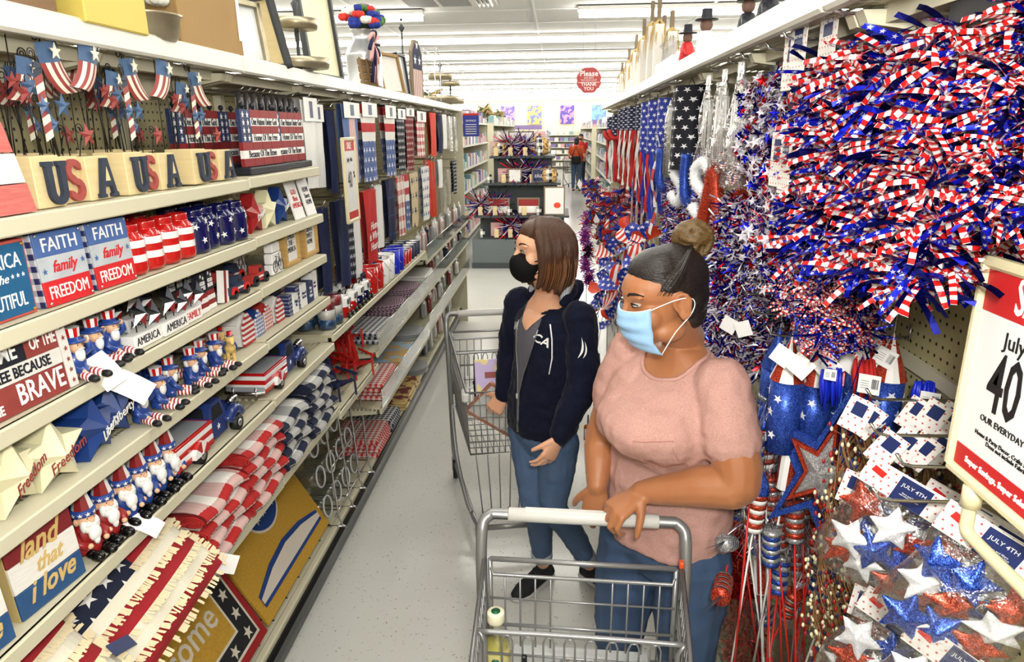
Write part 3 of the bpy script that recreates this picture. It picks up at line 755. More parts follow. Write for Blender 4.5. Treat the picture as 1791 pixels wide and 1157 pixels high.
# woman in the pink t-shirt
B0 = VE((.31, 1.72, 0)); wb = empty('person', B0, label='woman with dark hair in a bun and light blue mask, pink heather t-shirt', cat='person')
OFB = MT(-B0)
sB, fB = axes((.70, -.71, 0))
pel = VE((.312, 1.715, .86)); wst = VE((.312, 1.715, 1.02)); chs = VE((.296, 1.67, 1.25)); nk = VE((.312, 1.665, 1.405))
shL, elL, wrL = VE((.392, 1.555, 1.345)), VE((.430, 1.478, 1.125)), VE((.216, 1.548, 1.055))
shR, elR, wrR = VE((.205, 1.785, 1.345)), VE((.130, 1.79, 1.085)), VE((.115, 1.70, .985))
MHB = head_frame((.248, 1.60, 1.545), (-.93, -.36, -.13), .0)
mb = MB(); mb.M = OFB
head_shape(mb, MHB, 1.0, 1.08)
limb(mb, [MHB @ VE((0, .02, -.06)), nk+U*.02-fB*.01, nk-U*.05], [.052, .053, .06])
loft(mb, [(pel-U*.06, sB*.15, fB*.11), (wst, sB*.15, fB*.12), (chs-U*.05, sB*.15, fB*.12), (chs+U*.07, sB*.145, fB*.095), (nk-U*.035, sB*.105, fB*.068), (nk, sB*.06, fB*.055)])
limb(mb, *smooth_path([shL, (shL+elL)/2, elL, lerp(elL, wrL, .35), wrL], [.050, .062, .055, .052, .029]))
limb(mb, *smooth_path([shR, (shR+elR)/2, elR, (elR+wrR)/2, wrR], [.048, .054, .048, .042, .029]))
tl = hand(mb, wrL, (-.74, -.42, -.33), (-.2, -.0, -1.0), 1, (.75, .95, .7), 1.0, thumb=(.6, .5, .7), tcurl=.6)
hand(mb, wrR, (-.05, -.20, -.95), (.3, .9, -.1), -1, (.5, .6, .5), 1.0)
hips = ((VE((.375, 1.64, .80)), VE((.365, 1.60, .47)), VE((.40, 1.66, .10))), (VE((.235, 1.77, .80)), VE((.195, 1.74, .47)), VE((.21, 1.84, .10))))
for h_, k_, a_ in hips: limb(mb, *smooth_path([h_, (h_+k_)/2, k_, lerp(k_, a_, .4), a_], [.095, .082, .058, .055, .036]))
me = remesh(mb, .0042, 5); obj('body', setmat(me, 'skin_b'), None, wb)
face_parts(wb, B0, MHB, 1.0, (46, 28, 20), (26, 18, 16), .6, -.003)
# pleated surgical mask
def maskpt(u, v):      # u -1..1 across, v 0 top..1 bottom
 a = u*1.22; w = .073*(1-.10*abs(v-.35)); x = w*sin(a); z = lerp(-.010, -.108, v)+.006*abs(u)*(1 if v < .5 else -1)*0
 d = .052+.064*cos(a)**.8 if abs(a) < PI/2 else .052
 bulge = .010*math.exp(-((v-.28)/.25)**2)*cos(a)+.006*math.exp(-(u/.25)**2-((v-.2)/.25)**2)-.006+(-.022*max(0, v-.72)/.28)
 pl = .0022*sin(v*PI*7)*cos(a)
 return VE((x, -(d+bulge+pl-.010), z-.020*v*abs(u)*0+.012*(abs(u)**2)*(v-.5)*-1.6))
mb = MB(); mb.M = OFB @ MHB; mb.sheet(lambda u, v: maskpt(u*2-1, v), 20, 28)
me = mb.mesh('face_mask', ['mask_blue']); mk = obj('face_mask', me, None, wb); md = mk.modifiers.new('s', 'SOLIDIFY'); md.thickness = .0015
mb = MB(); mb.M = OFB @ MHB
mb.tube([maskpt(-1+2*k/12, 0) for k in range(13)], .0018, 6); mb.tube([maskpt(-1+2*k/12, 1) for k in range(13)], .0016, 6); obj('mask_edge', mb, 'elastic', mk)
for s in (-1, 1):
 mb = MB(); mb.M = OFB @ MHB; a, b = maskpt(s, .02), maskpt(s, .98)
 mb.tube(smooth_path([a, (s*.079, -.01, .012), (s*.086, .026, .012), (s*.087, .036, -.004), (s*.084, .024, -.030), (s*.074, -.01, -.066), b], [.0014]*7)[0], .0014, 6); obj('ear_loop', mb, 'elastic', mk)
# hair: swept back to a high bun
mb = MB(); mb.M = OFB @ MHB
mb.ball((0, .030, .042), (.080, .090, .082), 24, 16); mb.ball((0, -.002, .066), (.070, .075, .056), 20, 12); mb.ball((0, .055, .0), (.072, .062, .070), 16, 12); mb.ball((0, .066, -.045), (.055, .045, .05), 14, 10)
for k in range(15):
 a = -1.5+3.0*k/14; mb.tube(*smooth_path([(.074*sin(a), -.066*cos(a)-.004, .060-.030*abs(sin(a))), (.074*sin(a), -.03*cos(a)+.02, .100-.03*abs(sin(a))), (.03*sin(a), .075, .112)], [.004, .006, .006], 4), n=6)
me = remesh(mb, .0045, 3); hr = obj('hair', setmat(me, 'hair_dark'), None, wb)
mb = MB(); mb.M = OFB @ MHB @ MT((0, .090, .122))
mb.ball((0, 0, 0), (.034, .036, .032), 16, 12)
for k in range(11):
 R = Euler((random.uniform(0, 3), random.uniform(0, 3), random.uniform(0, 3))).to_matrix(); r = random.uniform(.034, .043)
 mb.tube([R @ VE((r*cos(w), r*sin(w), .010*sin(w*2))) for w in [PI*2*i/16 for i in range(13)]], [.006+.005*sin(PI*i/12) for i in range(13)], 6)
mb.tube([(0, -.02, -.05), (0, 0, -.01)], [.035, .03], 12)
me = remesh(mb, .003, 1); obj('hair_bun', setmat(me, 'hair_bun'), None, wb)
mb = MB(); mb.M = OFB @ MHB
for k in range(60):
 a = random.uniform(-1.5, 1.5); e = random.uniform(.0, .004)
 mb.tube(*smooth_path([((.072+e)*sin(a), -(.070+e)*cos(a)-.004, .052-.03*abs(sin(a))), ((.082+e)*sin(a), -.03*cos(a)+.02, .108-.034*abs(sin(a))+e), (.03*sin(a), .075, .120)], [.0005, .0010, .0010], 5), n=4)
obj('hair_strands', mb, mat('hair_sheen', (38, 30, 27), .4), wb, kind='stuff')
# jeans
mb = MB(); mb.M = OFB
loft(mb, [(pel-U*.12, sB*.13, fB*.10), (pel-U*.05, sB*.178, fB*.128), (pel+U*.04, sB*.168, fB*.118), (pel+U*.12, sB*.155, fB*.11)])
for h_, k_, a_ in hips: limb(mb, *smooth_path([h_, (h_+k_)/2, k_, lerp(k_, a_, .4), a_], [.108, .096, .072, .066, .052]))
me = remesh(mb, .007, 3, [(.012, .07)]); obj('jeans', setmat(me, 'denim_dark'), None, wb)
# t-shirt with sleeves
mb = MB(); mb.M = OFB
loft(mb, [(pel-U*.025, sB*.188, fB*.146), (pel+U*.03, sB*.188, fB*.145), (wst-U*.02, sB*.184, fB*.148), (wst+U*.07, sB*.174, fB*.146), (chs-U*.06, sB*.178, fB*.162), (chs-U*.0, sB*.180, fB*.162), (chs+U*.07, sB*.165, fB*.115), (nk-U*.045, sB*.125, fB*.078), (nk-U*.012, sB*.078, fB*.066)], 28)
mb.ball(chs-U*.035+fB*.085, (.125, .125, .085), 18, 12)
for s in (-1, 1): mb.ball(chs-U*.035+fB*.095+sB*s*.062, (.082, .082, .080), 16, 12)
mb.ball(wst+fB*.03, (.125, .125, .11), 18, 12)
for s_, e_, k1 in ((shL, elL, .56), (shR, elR, .50)):
 d = e_-s_; limb(mb, *smooth_path([s_-d*.0, s_+d*.25, s_+d*k1], [.066, .073, .074])[0:2], n=18)
me = remesh(mb, .006, 7, [(.012, .10), (.009, .04)])
NB = nk-B0; tb = bvh_of(me); cut(me, lambda v: ((v-NB).dot(sB)/.082)**2+(((v-NB).dot(fB)-.020)/.078)**2 < 1 and v.z > NB.z-.14)
tsh = obj('t_shirt', setmat(me, 'heather_pink'), None, wb)
def on_tee(p, d, lift=.002): h = tb.ray_cast(p-d*.4, d, 1.0); return h[0]-d*lift if h[0] is not None else p
mat('pink_seam', (190, 140, 128), .9)
def teept(a, z): return (chs-B0)+sB*a+U*z
mb = MB(); pk = [(.045, -.03), (.047, -.13), (.085, -.165), (.125, -.13), (.123, -.02)]
pkl = [];
for i in range(len(pk)-1):
 for k in range(6): pkl.append(on_tee(teept(lerp(pk[i][0], pk[i+1][0], k/6), lerp(pk[i][1], pk[i+1][1], k/6)), -fB, .003))
mb.tube(pkl, .0014, 5); mb.tube([on_tee(teept(lerp(.045, .123, k/6), lerp(-.03, -.02, k/6)), -fB, .003) for k in range(7)], .0018, 5)
obj('pocket', mb, 'pink_seam', tsh)
mb = MB(); ring = []
for k in range(28):
 w = 2*PI*k/28; q = NB+sB*.082*cos(w)+fB*(.078*sin(w)+.020)+U*.2; h = tb.ray_cast(q, -U, .6); ring.append(h[0] if h[0] else q-U*.23)
mb.tube(ring, .0055, 8, closed=True); obj('collar', mb, 'heather_pink', tsh)
mb = MB(); mb.M = OFB; c = wrL+VE((-.74, -.42, -.33)).normalized()*.096+VE((.008, -.008, -.006))
mb.tube([c+VE((.004, .011*cos(w), .011*sin(w))) for w in [2*PI*k/12 for k in range(12)]], .0018, 5, closed=True); obj('ring', mb, 'chrome', wb)
for h_, k_, a_ in hips: shoe(wb, B0, a_+VE((.03, .04, -.10)), a_+VE((-.11, -.12, -.10)))
# ================================================================ shopping carts (handle at local y = 0, nose towards -y)
mat('handle_plastic', (206, 204, 198), .4); mat('seat_plastic', (196, 198, 196), .4)
def make_cart(label):
 t = empty('shopping_cart', (0, 0, 0), label=label, cat='shopping cart')
 W2, hz = .255, .985
 mb = MB(); pts = []
 for s in (-1, 1):
  q = [(s*.23, .0, hz), (s*.25, -.012, hz-.012), (s*W2, -.03, hz-.04), (s*W2, -.05, hz-.12), (s*.25, -.07, .72), (s*.245, -.06, .45), (s*.24, .0, .22), (s*.235, .02, .14)]
  P, _ = smooth_path(q, [1]*len(q), 4); pts.append(P)
 mb.tube(pts[0][::-1]+pts[1], .0145, 12); fr = obj('handle_frame', mb, 'grey_paint', t)
 mb = MB(); mb.tube([(-.19, 0, hz), (-.188, 0, hz), (.188, 0, hz), (.19, 0, hz)], [.015, .018, .018, .015], 14); mb.rbox((0, 0, hz+.008), (.30, .022, .022), .004); obj('handle_grip', mb, 'handle_plastic', fr)
 for s in (-1, 1):   # base tubes running to the nose
  mb = MB(); q = [(s*.235, .02, .16), (s*.232, .01, .105), (s*.225, -.05, .10), (s*.17, -.62, .115), (s*.13, -.72, .12)]
  mb.tube(smooth_path(q, [1]*5, 4)[0], .0135, 10); obj('base_tube', mb, 'grey_paint', t)
  mb = MB(); q = [(s*.245, -.10, .50), (s*.235, -.30, .30), (s*.20, -.52, .16), (s*.18, -.58, .125)]
  mb.tube(smooth_path(q, [1]*4, 4)[0], .011, 10); obj('strut', mb, 'grey_paint', t)
 mb = MB(); mb.tube([(-.13, -.72, .12), (.13, -.72, .12)], .0135, 10); obj('nose_bar', mb, 'grey_paint', t)
 def ring(y0, z0, w0, y1, z1, w1): return [(-w0, y0, z0), (w0, y0, z0), (w1, y1, z1), (-w1, y1, z1)]
 top = ((-.075, .90, .243), (-.80, .84, .20)); bot = ((-.12, .50, .225), (-.745, .52, .185))
 def at(u, h, s):   # u 0 rear..1 front, h 0 bottom..1 top
  a = [lerp(bot[0][i], bot[1][i], u) for i in range(3)]; b = [lerp(top[0][i], top[1][i], u) for i in range(3)]
  p = [lerp(a[i], b[i], h) for i in range(3)]; return VE((s*p[2], p[0], p[1]))
 mb = MB(); mb.tube([at(0, 1, -1), at(1, 1, -1), at(1, 1, 1), at(0, 1, 1)], .006, 8); mb.tube([at(0, 0, -1), at(1, 0, -1), at(1, 0, 1), at(0, 0, 1)], .005, 8, closed=True); bk = obj('basket_rim', mb, 'grey_paint', t)
 mb = MB()
 for s in (-1, 1):
  for k in range(1, 24): mb.tube([at(k/24, 1, s), at(k/24, 0, s)], .0021, 5)
  for h in (.2, .4, .6, .8): mb.tube([at(0, h, s), at(1, h, s)], .0026, 5)
 obj('side_wires', mb, 'grey_paint', bk, kind='stuff')
 mb = MB()
 for k in range(1, 14):
  f = -1+2*k/14; mb.tube([at(1, 1, f), at(1, 0, f), at(0, 0, f)], .0021, 5)
 for h in (.2, .4, .6, .8): mb.tube([at(1, h, -1), at(1, h, 1)], .0026, 5)
 for k in range(1, 9): mb.tube([at(k/9, 0, -1), at(k/9, 0, 1)], .0026, 5)
 obj('front_and_floor_wires', mb, 'grey_paint', bk, kind='stuff')
 for s in (-1, 1):
  mb = MB(); mb.rbox(at(.95, .97, s)+VE((0, -.01, -.015)), (.035, .075, .045), .008); obj('corner_bumper', mb, 'handle_plastic', bk)
 # rear gate
 mb = MB(); y, w = -.078, .228
 mb.tube([(-w, y, .905), (w, y, .905)], .0065, 8); mb.tube([(-w, y, .905), (-w, y+.0, .885), (-w*.96, y-.012, .868), (w*.96, y-.012, .868), (w, y, .885), (w, y, .905)], .005, 8)
 mb.tube([(-w, y, .905), (-w, y-.01, .56)], .006, 8); mb.tube([(w, y, .905), (w, y-.01, .56)], .006, 8); mb.tube([(-w, y-.01, .72), (w, y-.01, .72)], .0045, 8)
 gt = obj('rear_gate', mb, 'grey_paint', t)
 mb = MB()
 for k in range(1, 12):
  if k in (5, 6, 7): continue
  f = -1+2*k/12; mb.tube([(f*w, y-.012, .868), (f*w, y-.01, .56)], .0026, 5)
 for z in (.80, .64, .56): mb.tube([(-w, y-.012, z), (w, y-.012, z)], .003, 5)
 obj('gate_wires', mb, 'grey_paint', gt, kind='stuff')
 # child seat back folded towards the nose
 mb = MB(); y1, w = -.265, .215
 mb.tube(smooth_path([(-w, y1+.03, .56), (-w, y1, .82), (-w+.012, y1, .845), (w-.012, y1, .845), (w, y1, .82), (w, y1+.03, .56)], [1]*6, 3)[0], .006, 8)
 st = obj('child_seat', mb, 'grey_paint', t); mb = MB()
 for k in range(8):       # inverted-U loops
  c = -w+.05+k*(2*w-.1)/7; q = [(c-.012, y1+.02, .56), (c-.012, y1-.002, .825), (c-.006, y1-.004, .842), (c+.006, y1-.004, .842), (c+.012, y1-.002, .825), (c+.012, y1+.02, .56)]
  mb.tube(q, .0025, 5)
 for z in (.78, .70, .62): mb.tube([(-w, y1+.008, z), (w, y1+.008, z)], .003, 5)
 obj('seat_back_wires', mb, 'grey_paint', st, kind='stuff')
 mb = MB(); mb.rbox((0, y1+.09, .655), (.34, .19, .006), .002); obj('seat_panel', mb, 'seat_plastic', st)
 for s in (-1, 1):
  mb = MB(); x = s*.125; mb.tube(smooth_path([(x, y1-.006, .76), (x+.002, y1-.012, .72), (x-.004, y1-.01, .66), (x+.004, y1, .60)], [1]*4, 3)[0], .007, 6); mb.rbox((x, y1-.008, .77), (.012, .012, .05), .003); mb.rbox((x, y1-.014, .69), (.026, .008, .02), .002)
  obj('strap', mb, 'black', st)
 # casters
 for (x, yy, r) in ((-.235, .02, .06), (.235, .02, .06), (-.15, -.66, .05), (.15, -.66, .05)):
  mb = MB(); mb.M = MT((x, yy, r)); mb.tube([(-.013, 0, 0), (-.012, 0, 0), (.012, 0, 0), (.013, 0, 0)], [r*.85, r, r, r*.85], 18)
  wl = obj('caster', mb, 'black', t)
  mb = MB(); mb.M = MT((x, yy, r)); mb.box((-.017, 0, r*.45), (.003, .03, r*1.2)); mb.box((.017, 0, r*.45), (.003, .03, r*1.2)); mb.box((0, 0, r*1.05), (.037, .03, .004)); mb.tube([(-.018, 0, 0), (.018, 0, 0)], .006, 8); obj('fork', mb, 'steel', wl)
 # lower rack under the basket
 mb = MB()
 for k in range(7): f = -1+2*k/6; mb.tube([(f*.16, -.72, .50), (f*.13, -.66, .16), (f*.13, -.60, .15)], .003, 5)
 mb.tube([(-.13, -.66, .16), (.13, -.66, .16)], .004, 6); obj('nose_wires', mb, 'grey_paint', t, kind='stuff')
 return t
cart = make_cart('grey shopping cart pushed by the woman in pink, holding a bottle')
cart.location = (.07, 1.535, 0); cart.rotation_euler = (0, 0, rad(-2.5))
far_cart = dup(cart, (-.345, 3.56, 0), rad(11), 'grey shopping cart beside the woman in the navy hoodie')
mb = MB(); mb.rbox((.243, -.058, .905), (.012, .02, .018), .003); obj('hinge_clip', mb, mat('orange_plastic', (226, 92, 40), .4), cart)['label'] = 'orange hinge clip'
# things in the front cart
Mc = cart.matrix_basis
def in_cart(c, x, y, z): return MT(c.location) @ MR(c.rotation_euler[2], 4, 'Z') @ VE((x, y, z))
mat('pale_tea', (206, 194, 96), .12, coat=.5); mat('cream_lid', (232, 226, 196), .4); mat('leaf_green', (30, 96, 60), .5)
bt = empty('drink_bottle', in_cart(cart, -.200, -.19, .672), label='glass bottle of pale yellow drink with cream lid in the near cart', cat='bottle')
mb = MB(); mb.lathe([(.030, 0), (.033, .005), (.033, .075), (.030, .095), (.019, .125), (.0175, .15)], n=20); obj('glass', mb, 'clear_plastic', bt)
mb = MB(); mb.lathe([(.028, .003), (.031, .007), (.031, .06), (.029, .075)], n=20); obj('drink', mb, 'pale_tea', bt)
mb = MB(); mb.lathe([(.0325, .02), (.0338, .022), (.0338, .07), (.0325, .072)], n=20); obj('wrap', mb, mat('tan_wrap', (214, 204, 130), .5), bt)
mb = MB(); mb.lathe([(.0205, .142), (.021, .144), (.021, .165), (.019, .168)], n=20); obj('lid', mb, 'cream_lid', bt)
mb = MB(); mb.lathe([(.011, .1685), (.0112, .169)], n=16); obj('lid_emblem', mb, 'leaf_green', bt)
mb = MB(); mb.M = MT((0, -.034, .05)); mb.tube([(0, .002, 0), (0, -.001, 0)], .010, 16); obj('emblem', mb, 'leaf_green', bt)
mat('check_black', (20, 20, 22), .5, fn=f_gingham((232, 230, 226), (18, 18, 20), .018, (0, 2)))
gb = empty('gift_roll', in_cart(cart, .075, -.20, .69), rz=.03, label='black and white checked gift roll lying in the near cart seat', cat='roll')
mb = MB(); mb.tube([(-.115, 0, 0), (.115, 0, 0)], .030, 20); obj('paper', mb, 'check_black', gb)
for s in (-1, 1):
 mb = MB(); mb.tube([(s*.115, 0, 0), (s*.121, 0, 0)], .033, 20); obj('end_cap', mb, 'clear_plastic', gb)
mb = MB(); mb.rbox((-.02, -.031, .0), (.06, .002, .04), .0008); obj('sticker', mb, mat('pale_green', (206, 220, 196), .5), gb)
# things in the far cart
mat('lilac_print', (196, 176, 214), .5, fn=lambda t: t.col(t.mix(t.stepf(t.noise(t.vec(), 9, 1), .52), (200, 180, 220), (232, 214, 150))))
fr = empty('poster_pack', in_cart(far_cart, .02, -.35, .70), rz=rad(11), label='flat lilac printed pack standing in the far cart', cat='pack', rot=(rad(-20), 0, rad(11)))
mb = MB(); mb.rbox((0, 0, 0), (.30, .012, .26), .003); obj('card', mb, 'lilac_print', fr)
mb = MB(); mb.rbox((-.03, -.007, .05), (.14, .002, .03), .0008); obj('print_band', mb, mat('red_brown', (150, 70, 60), .5), fr)
fr = empty('framed_picture', in_cart(far_cart, -.02, -.62, .665), label='rose gold picture frame leaning inside the far cart', cat='frame', rot=(rad(25), rad(35), rad(11)))
mat('rose_gold', (206, 140, 110), .35, .4)
mb = MB()
for (x, z, w, h) in ((0, .11, .30, .016), (0, -.11, .30, .016), (-.142, 0, .016, .22), (.142, 0, .016, .22)): mb.rbox((x, 0, z), (w, .014, h), .003)
obj('moulding', mb, 'rose_gold', fr); mb = MB(); mb.box((0, .002, 0), (.27, .004, .205)); obj('backing', mb, 'card_white', fr)
rl = empty('paper_roll', in_cart(far_cart, .10, -.55, .56), label='clear wrapped white paper roll in the far cart', cat='roll')
mb = MB(); mb.tube([(0, 0, .0), (.01, .0, .16)], .024, 16); obj('paper', mb, 'card_white', rl); mb = MB(); mb.tube([(0, 0, .0), (0, 0, .004)], .013, 12); obj('core', mb, 'black', rl)
# ================================================================ goods on the left shelves (fronts face the aisle)
R90 = PI/2
FRX = -.925
def put(t, y, z, x=FRX, rz=R90): t.location = (x, y, z); t.rotation_euler = (0, 0, rz); return t
def new(name, y, z, label, cat, group=None, x=FRX, rz=R90, rot=None):
 return empty(name, (x, y, z), rz, label, cat, group, rot)
S1, S2, S3, S4, S5, S6 = [z+.0045 for z in LZ]
mat('wood_end', (196, 172, 112), .7); mat('letter_navy', (34, 42, 58), .6, fn=f_mottle((30, 38, 54), (48, 56, 72), 60)); mat('letter_red', (150, 62, 58), .6, fn=f_mottle((144, 54, 52), (168, 84, 76), 60))
mat('rusty_red', (140, 52, 50), .55, fn=f_mottle((128, 44, 44), (160, 74, 66), 40)); mat('dusty_blue', (58, 86, 122), .5, fn=f_mottle((48, 74, 110), (80, 108, 142), 30)); mat('aged_white', (224, 218, 198), .6)
# letters of the block planters, built as slab-serif outlines
def letter(ch, w, h, d=.008):
 mb = MB(); s = .28*w
 if ch == 'U':
  P = [(-w/2, h), (-w/2, h*.9), (-w*.42, h*.88)]
  n = 12
  P += [(-w*.40*cos(a), h*.30-h*.30*sin(a)) for a in [PI*i/n for i in range(n+1)]]
  P += [(w*.42, h*.88), (w/2, h*.9), (w/2, h), (w*.1, h), (w*.1, h*.9), (w*.17, h*.88)]
  P += [(w*.17*cos(a), h*.32-h*.16*sin(a)) for a in [PI*i/n for i in range(n+1)]]
  P += [(-w*.17, h*.88), (-w*.1, h*.9), (-w*.1, h)]
  mb.prism(P[::1] if True else P, d)
 elif ch == 'A':
  mb.prism([(-w/2, 0), (-w*.15, 0), (-w*.15, h*.08), (-w*.24, h*.1), (-w*.19, h*.28), (w*.19, h*.28), (w*.24, h*.1), (w*.15, h*.08), (w*.15, 0), (w/2, 0), (w/2, h*.1), (w*.42, h*.12), (w*.14, h), (-w*.14, h), (-w*.42, h*.12), (-w/2, h*.1)], d)
  mb.M = MT((0, -d*.52, 0)); mb.prism([(-w*.13, h*.42), (w*.13, h*.42), (0, h*.78)], .0008, 1)
 else:
  pts = []
  for i in range(25):
   t = i/24; a = lerp(.15*PI, 1.5*PI, t*2) if t < .5 else lerp(.5*PI, -.85*PI, (t-.5)*2)
   cx, cz = (0, h*.73) if t < .5 else (0, h*.27)
   r = (w*.33, h*.20); pts.append((cx+r[0]*cos(a), cz+r[1]*sin(a)))
  V = []; F = []; n = len(pts)
  for i, (a, b) in enumerate(pts):
   p0 = pts[max(i-1, 0)]; p1 = pts[min(i+1, n-1)]; tx, tz = p1[0]-p0[0], p1[1]-p0[1]; l = math.hypot(tx, tz) or 1; nx, nz = -tz/l, tx/l; hw = w*.13
   for q in ((nx*hw, nz*hw), (-nx*hw, -nz*hw)):
    for yy in (-d/2, d/2): V.append((a+q[0], yy, b+q[1]))
  for i in range(n-1):
   k = i*4; F += [(k, k+2, k+6, k+4), (k+1, k+5, k+7, k+3), (k, k+4, k+5, k+1), (k+2, k+3, k+7, k+6)]
  mb.add(V, F); mb.box((w*.33, 0, h*.82), (w*.12, d, h*.16)); mb.box((-w*.33, 0, h*.18), (w*.12, d, h*.16))
 return mb
def flag_plate(w, h, bend=.35, flip=1, star=1):
 """curved metal flag: arc-shaped plate, canton on top, painted stripes"""
 mb = MB(); n = 12; m = 7
 def P(u, v): # u across 0..1, v down 0..1
  a = v*1.15; r = h; cx = flip*(r-r*cos(a))*.75; return VE((flip*(u-.5)*w*(1-.35*v*0)*1.0-cx, -.010*sin(PI*u), -sin(a)*r*.86-.15*w*(u if True else 0)))
 for j in range(n):
  for i in range(m):
   u0, u1, v0, v1 = i/m, (i+1)/m, j/n, (j+1)/n
   mi = 2 if (v0 < .32) else (0 if i % 2 == 0 else 1)
   mb.add([P(u0, v0), P(u1, v0), P(u1, v1), P(u0, v1)], [(0, 1, 2, 3)], mi, None, True)
 c = P(.5, .16); k = mb.M; mb.M = MT(c+VE((0, -.006, 0))); mb.prism(star_pts(w*.26), .002, 1); mb.M = k
 return mb
def spiral(r=.014, turns=1.6, s=1):
 return [(s*r*(1-t*.75)*cos(2*PI*turns*t)-s*r, 0, r*(1-t*.75)*sin(2*PI*turns*t)) for t in [i/22 for i in range(23)]]
def usa_planter(name, label, seed, full=True, group='wooden USA blocks with metal flag picks'):
 rn = RN(seed); t = empty(name, (0, 0, 0), 0, label, 'decoration', group)
 for x, y, w, h, ch, lm in ((-.075, .005, .072, .092, 'U', 'letter_navy'), (.002, .025, .078, .088, 'S', 'letter_red'), (.078, .012, .074, .086, 'A', 'letter_navy')):
  mb = MB(); mb.rbox((x, y, h/2), (w, .07, h), .0015); b = obj('block', mb, 'wood', t)
  l = letter(ch, .058 if ch != 'S' else .05, .078); l2 = obj('letter', l, [lm, 'wood'], b, (x+.012, y-.040, .004))
 def stem(x, y, h, lean=0.0):
  p = [(x, y, .085), (x+lean*.4, y, .085+h*.5), (x+lean, y, .085+h)]; return p
 items = []
 for k, (x, h, ln, fl) in enumerate(((-.085, .235, -.02, 1), (.045, .225, .02, -1), (-.01, .19, .035, 1))):
  y = .02+.02*k; mb = MB(); P = stem(x, y, h, ln); mb.tube(P, .0013, 5); top = VE(P[-1])
  mb.tube([top+VE(q) for q in spiral(.013, 1.6, -fl)], .0011, 5); s = obj('wire_stem', mb, 'black_wire', t)
  obj('metal_flag', flag_plate(.062 if k < 2 else .05, .115 if k < 2 else .10, flip=fl), ['rusty_red', 'aged_white', 'dusty_blue'], s, top+VE((.0, -.006-.004*k, -.005)))
 mb = MB(); mb.tube(stem(-.005, -.004, .185, -.01), .0013, 5); mb.tube([VE((-.015, -.004, .27))+VE(q) for q in spiral(.010)], .001, 5); s = obj('wire_stem', mb, 'black_wire', t)
 mb = MB(); n = 9
 for j in range(n):        # round-ended tag with slanting stripes
  z0, z1 = .115+j*.014, .115+(j+1)*.014; mb.add([(-.030, -.006, z0), (-.008, -.006, z0+.010), (-.008, -.006, z1+.010), (-.030, -.006, z1)], [(0, 1, 2, 3)], j % 2 if j < n-1 else 2)
 mb.M = MT((-.019, -.006, .245)); mb.prism([(.011*cos(a), .012*sin(a)) for a in [PI*i/8 for i in range(9)]], .002, 2)
 obj('striped_tag', mb, ['aged_white', 'rusty_red', 'letter_navy'], s)
 for k in range(7):
  x = rn.uniform(-.10, .10); y = rn.uniform(.0, .05); h = rn.uniform(.05, .15); ln = rn.uniform(-.03, .03)
  mb = MB(); P = stem(x, y, h, ln); mb.tube(P, .0012, 5); top = VE(P[-1]); r = .008+.006*rn.random(); mb.tube([top+VE(q) for q in spiral(r, 1.4, rn.choice((-1, 1)))], .001, 5); s = obj('wire_stem', mb, 'black_wire', t)
  mb = MB(); barn_star(mb, .026 if k < 4 else .020, .008, rot=rn.uniform(-.3, .3)); obj('metal_star', mb, 'dusty_blue' if k % 2 == 0 else 'rusty_red', s, top+VE((0, -.008, -.012)))
 for k in range(3):
  x = -.09+.085*k+rn.uniform(-.01, .01); h = .245+rn.uniform(-.02, .015); mb = MB(); mb.tube(stem(x, .055, h, .01), .001, 5); s = obj('wire_stem', mb, 'black_wire', t)
  mb = MB(); mb.M = MT((x+.01, .045, .085+h)); mb.prism(star_pts(.012, rot=rn.random()), .002); obj('small_star', mb, 'aged_white', s)
 return t
g = 'wooden USA blocks with metal flag picks'
u1 = usa_planter('block_planter', 'wooden USA letter blocks with flag picks, beside the striped plank block', 11); put(u1, 1.287, S1, -.955)
put(dup(u1, label='wooden USA letter blocks with flag picks, middle one of the front row'), 1.547, S1, -.955).scale = (.92, 1, .98)
put(dup(u1, label='wooden USA letter blocks with flag picks, next to the dark flag signs'), 1.835, S1+.002, -.955).scale = (1, 1, .95)
put(dup(u1, label='wooden USA letter blocks partly hidden behind the striped plank block'), 1.045, S1, -.985)
put(dup(u1, label='back-row wooden USA blocks behind the first front set'), 1.20, S1, -1.12); put(dup(u1, label='back-row wooden USA blocks behind the middle front set'), 1.46, S1, -1.12); put(dup(u1, label='back-row wooden USA blocks nearest the dark flag signs'), 1.74, S1, -1.12)
# striped plank block at the left edge
mat('plank_red', (196, 96, 90), .75, fn=lambda t: t.col(t.mix(t.noise(t.vec('Object', (8, 8, 90)), 3, 4), (176, 76, 72), (214, 128, 118)))); mat('plank_white', (232, 228, 220), .75, fn=lambda t: t.col(t.mix(t.noise(t.vec('Object', (8, 8, 90)), 3, 4), (238, 236, 230), (206, 200, 190))))
t = new('plank_sign', 1.04, S1, 'tapered stack of weathered red and white wooden planks at the left edge', 'decoration')
for k in range(4):
 w = .215-.028*k; mb = MB(); q = w/2; mb.prism([(-q, k*.05+.001), (q, k*.05+.001), (q-.012, k*.05+.049), (-q+.012, k*.05+.049)], .035); obj('plank', mb, 'plank_red' if k % 2 == 0 else 'plank_white', t)
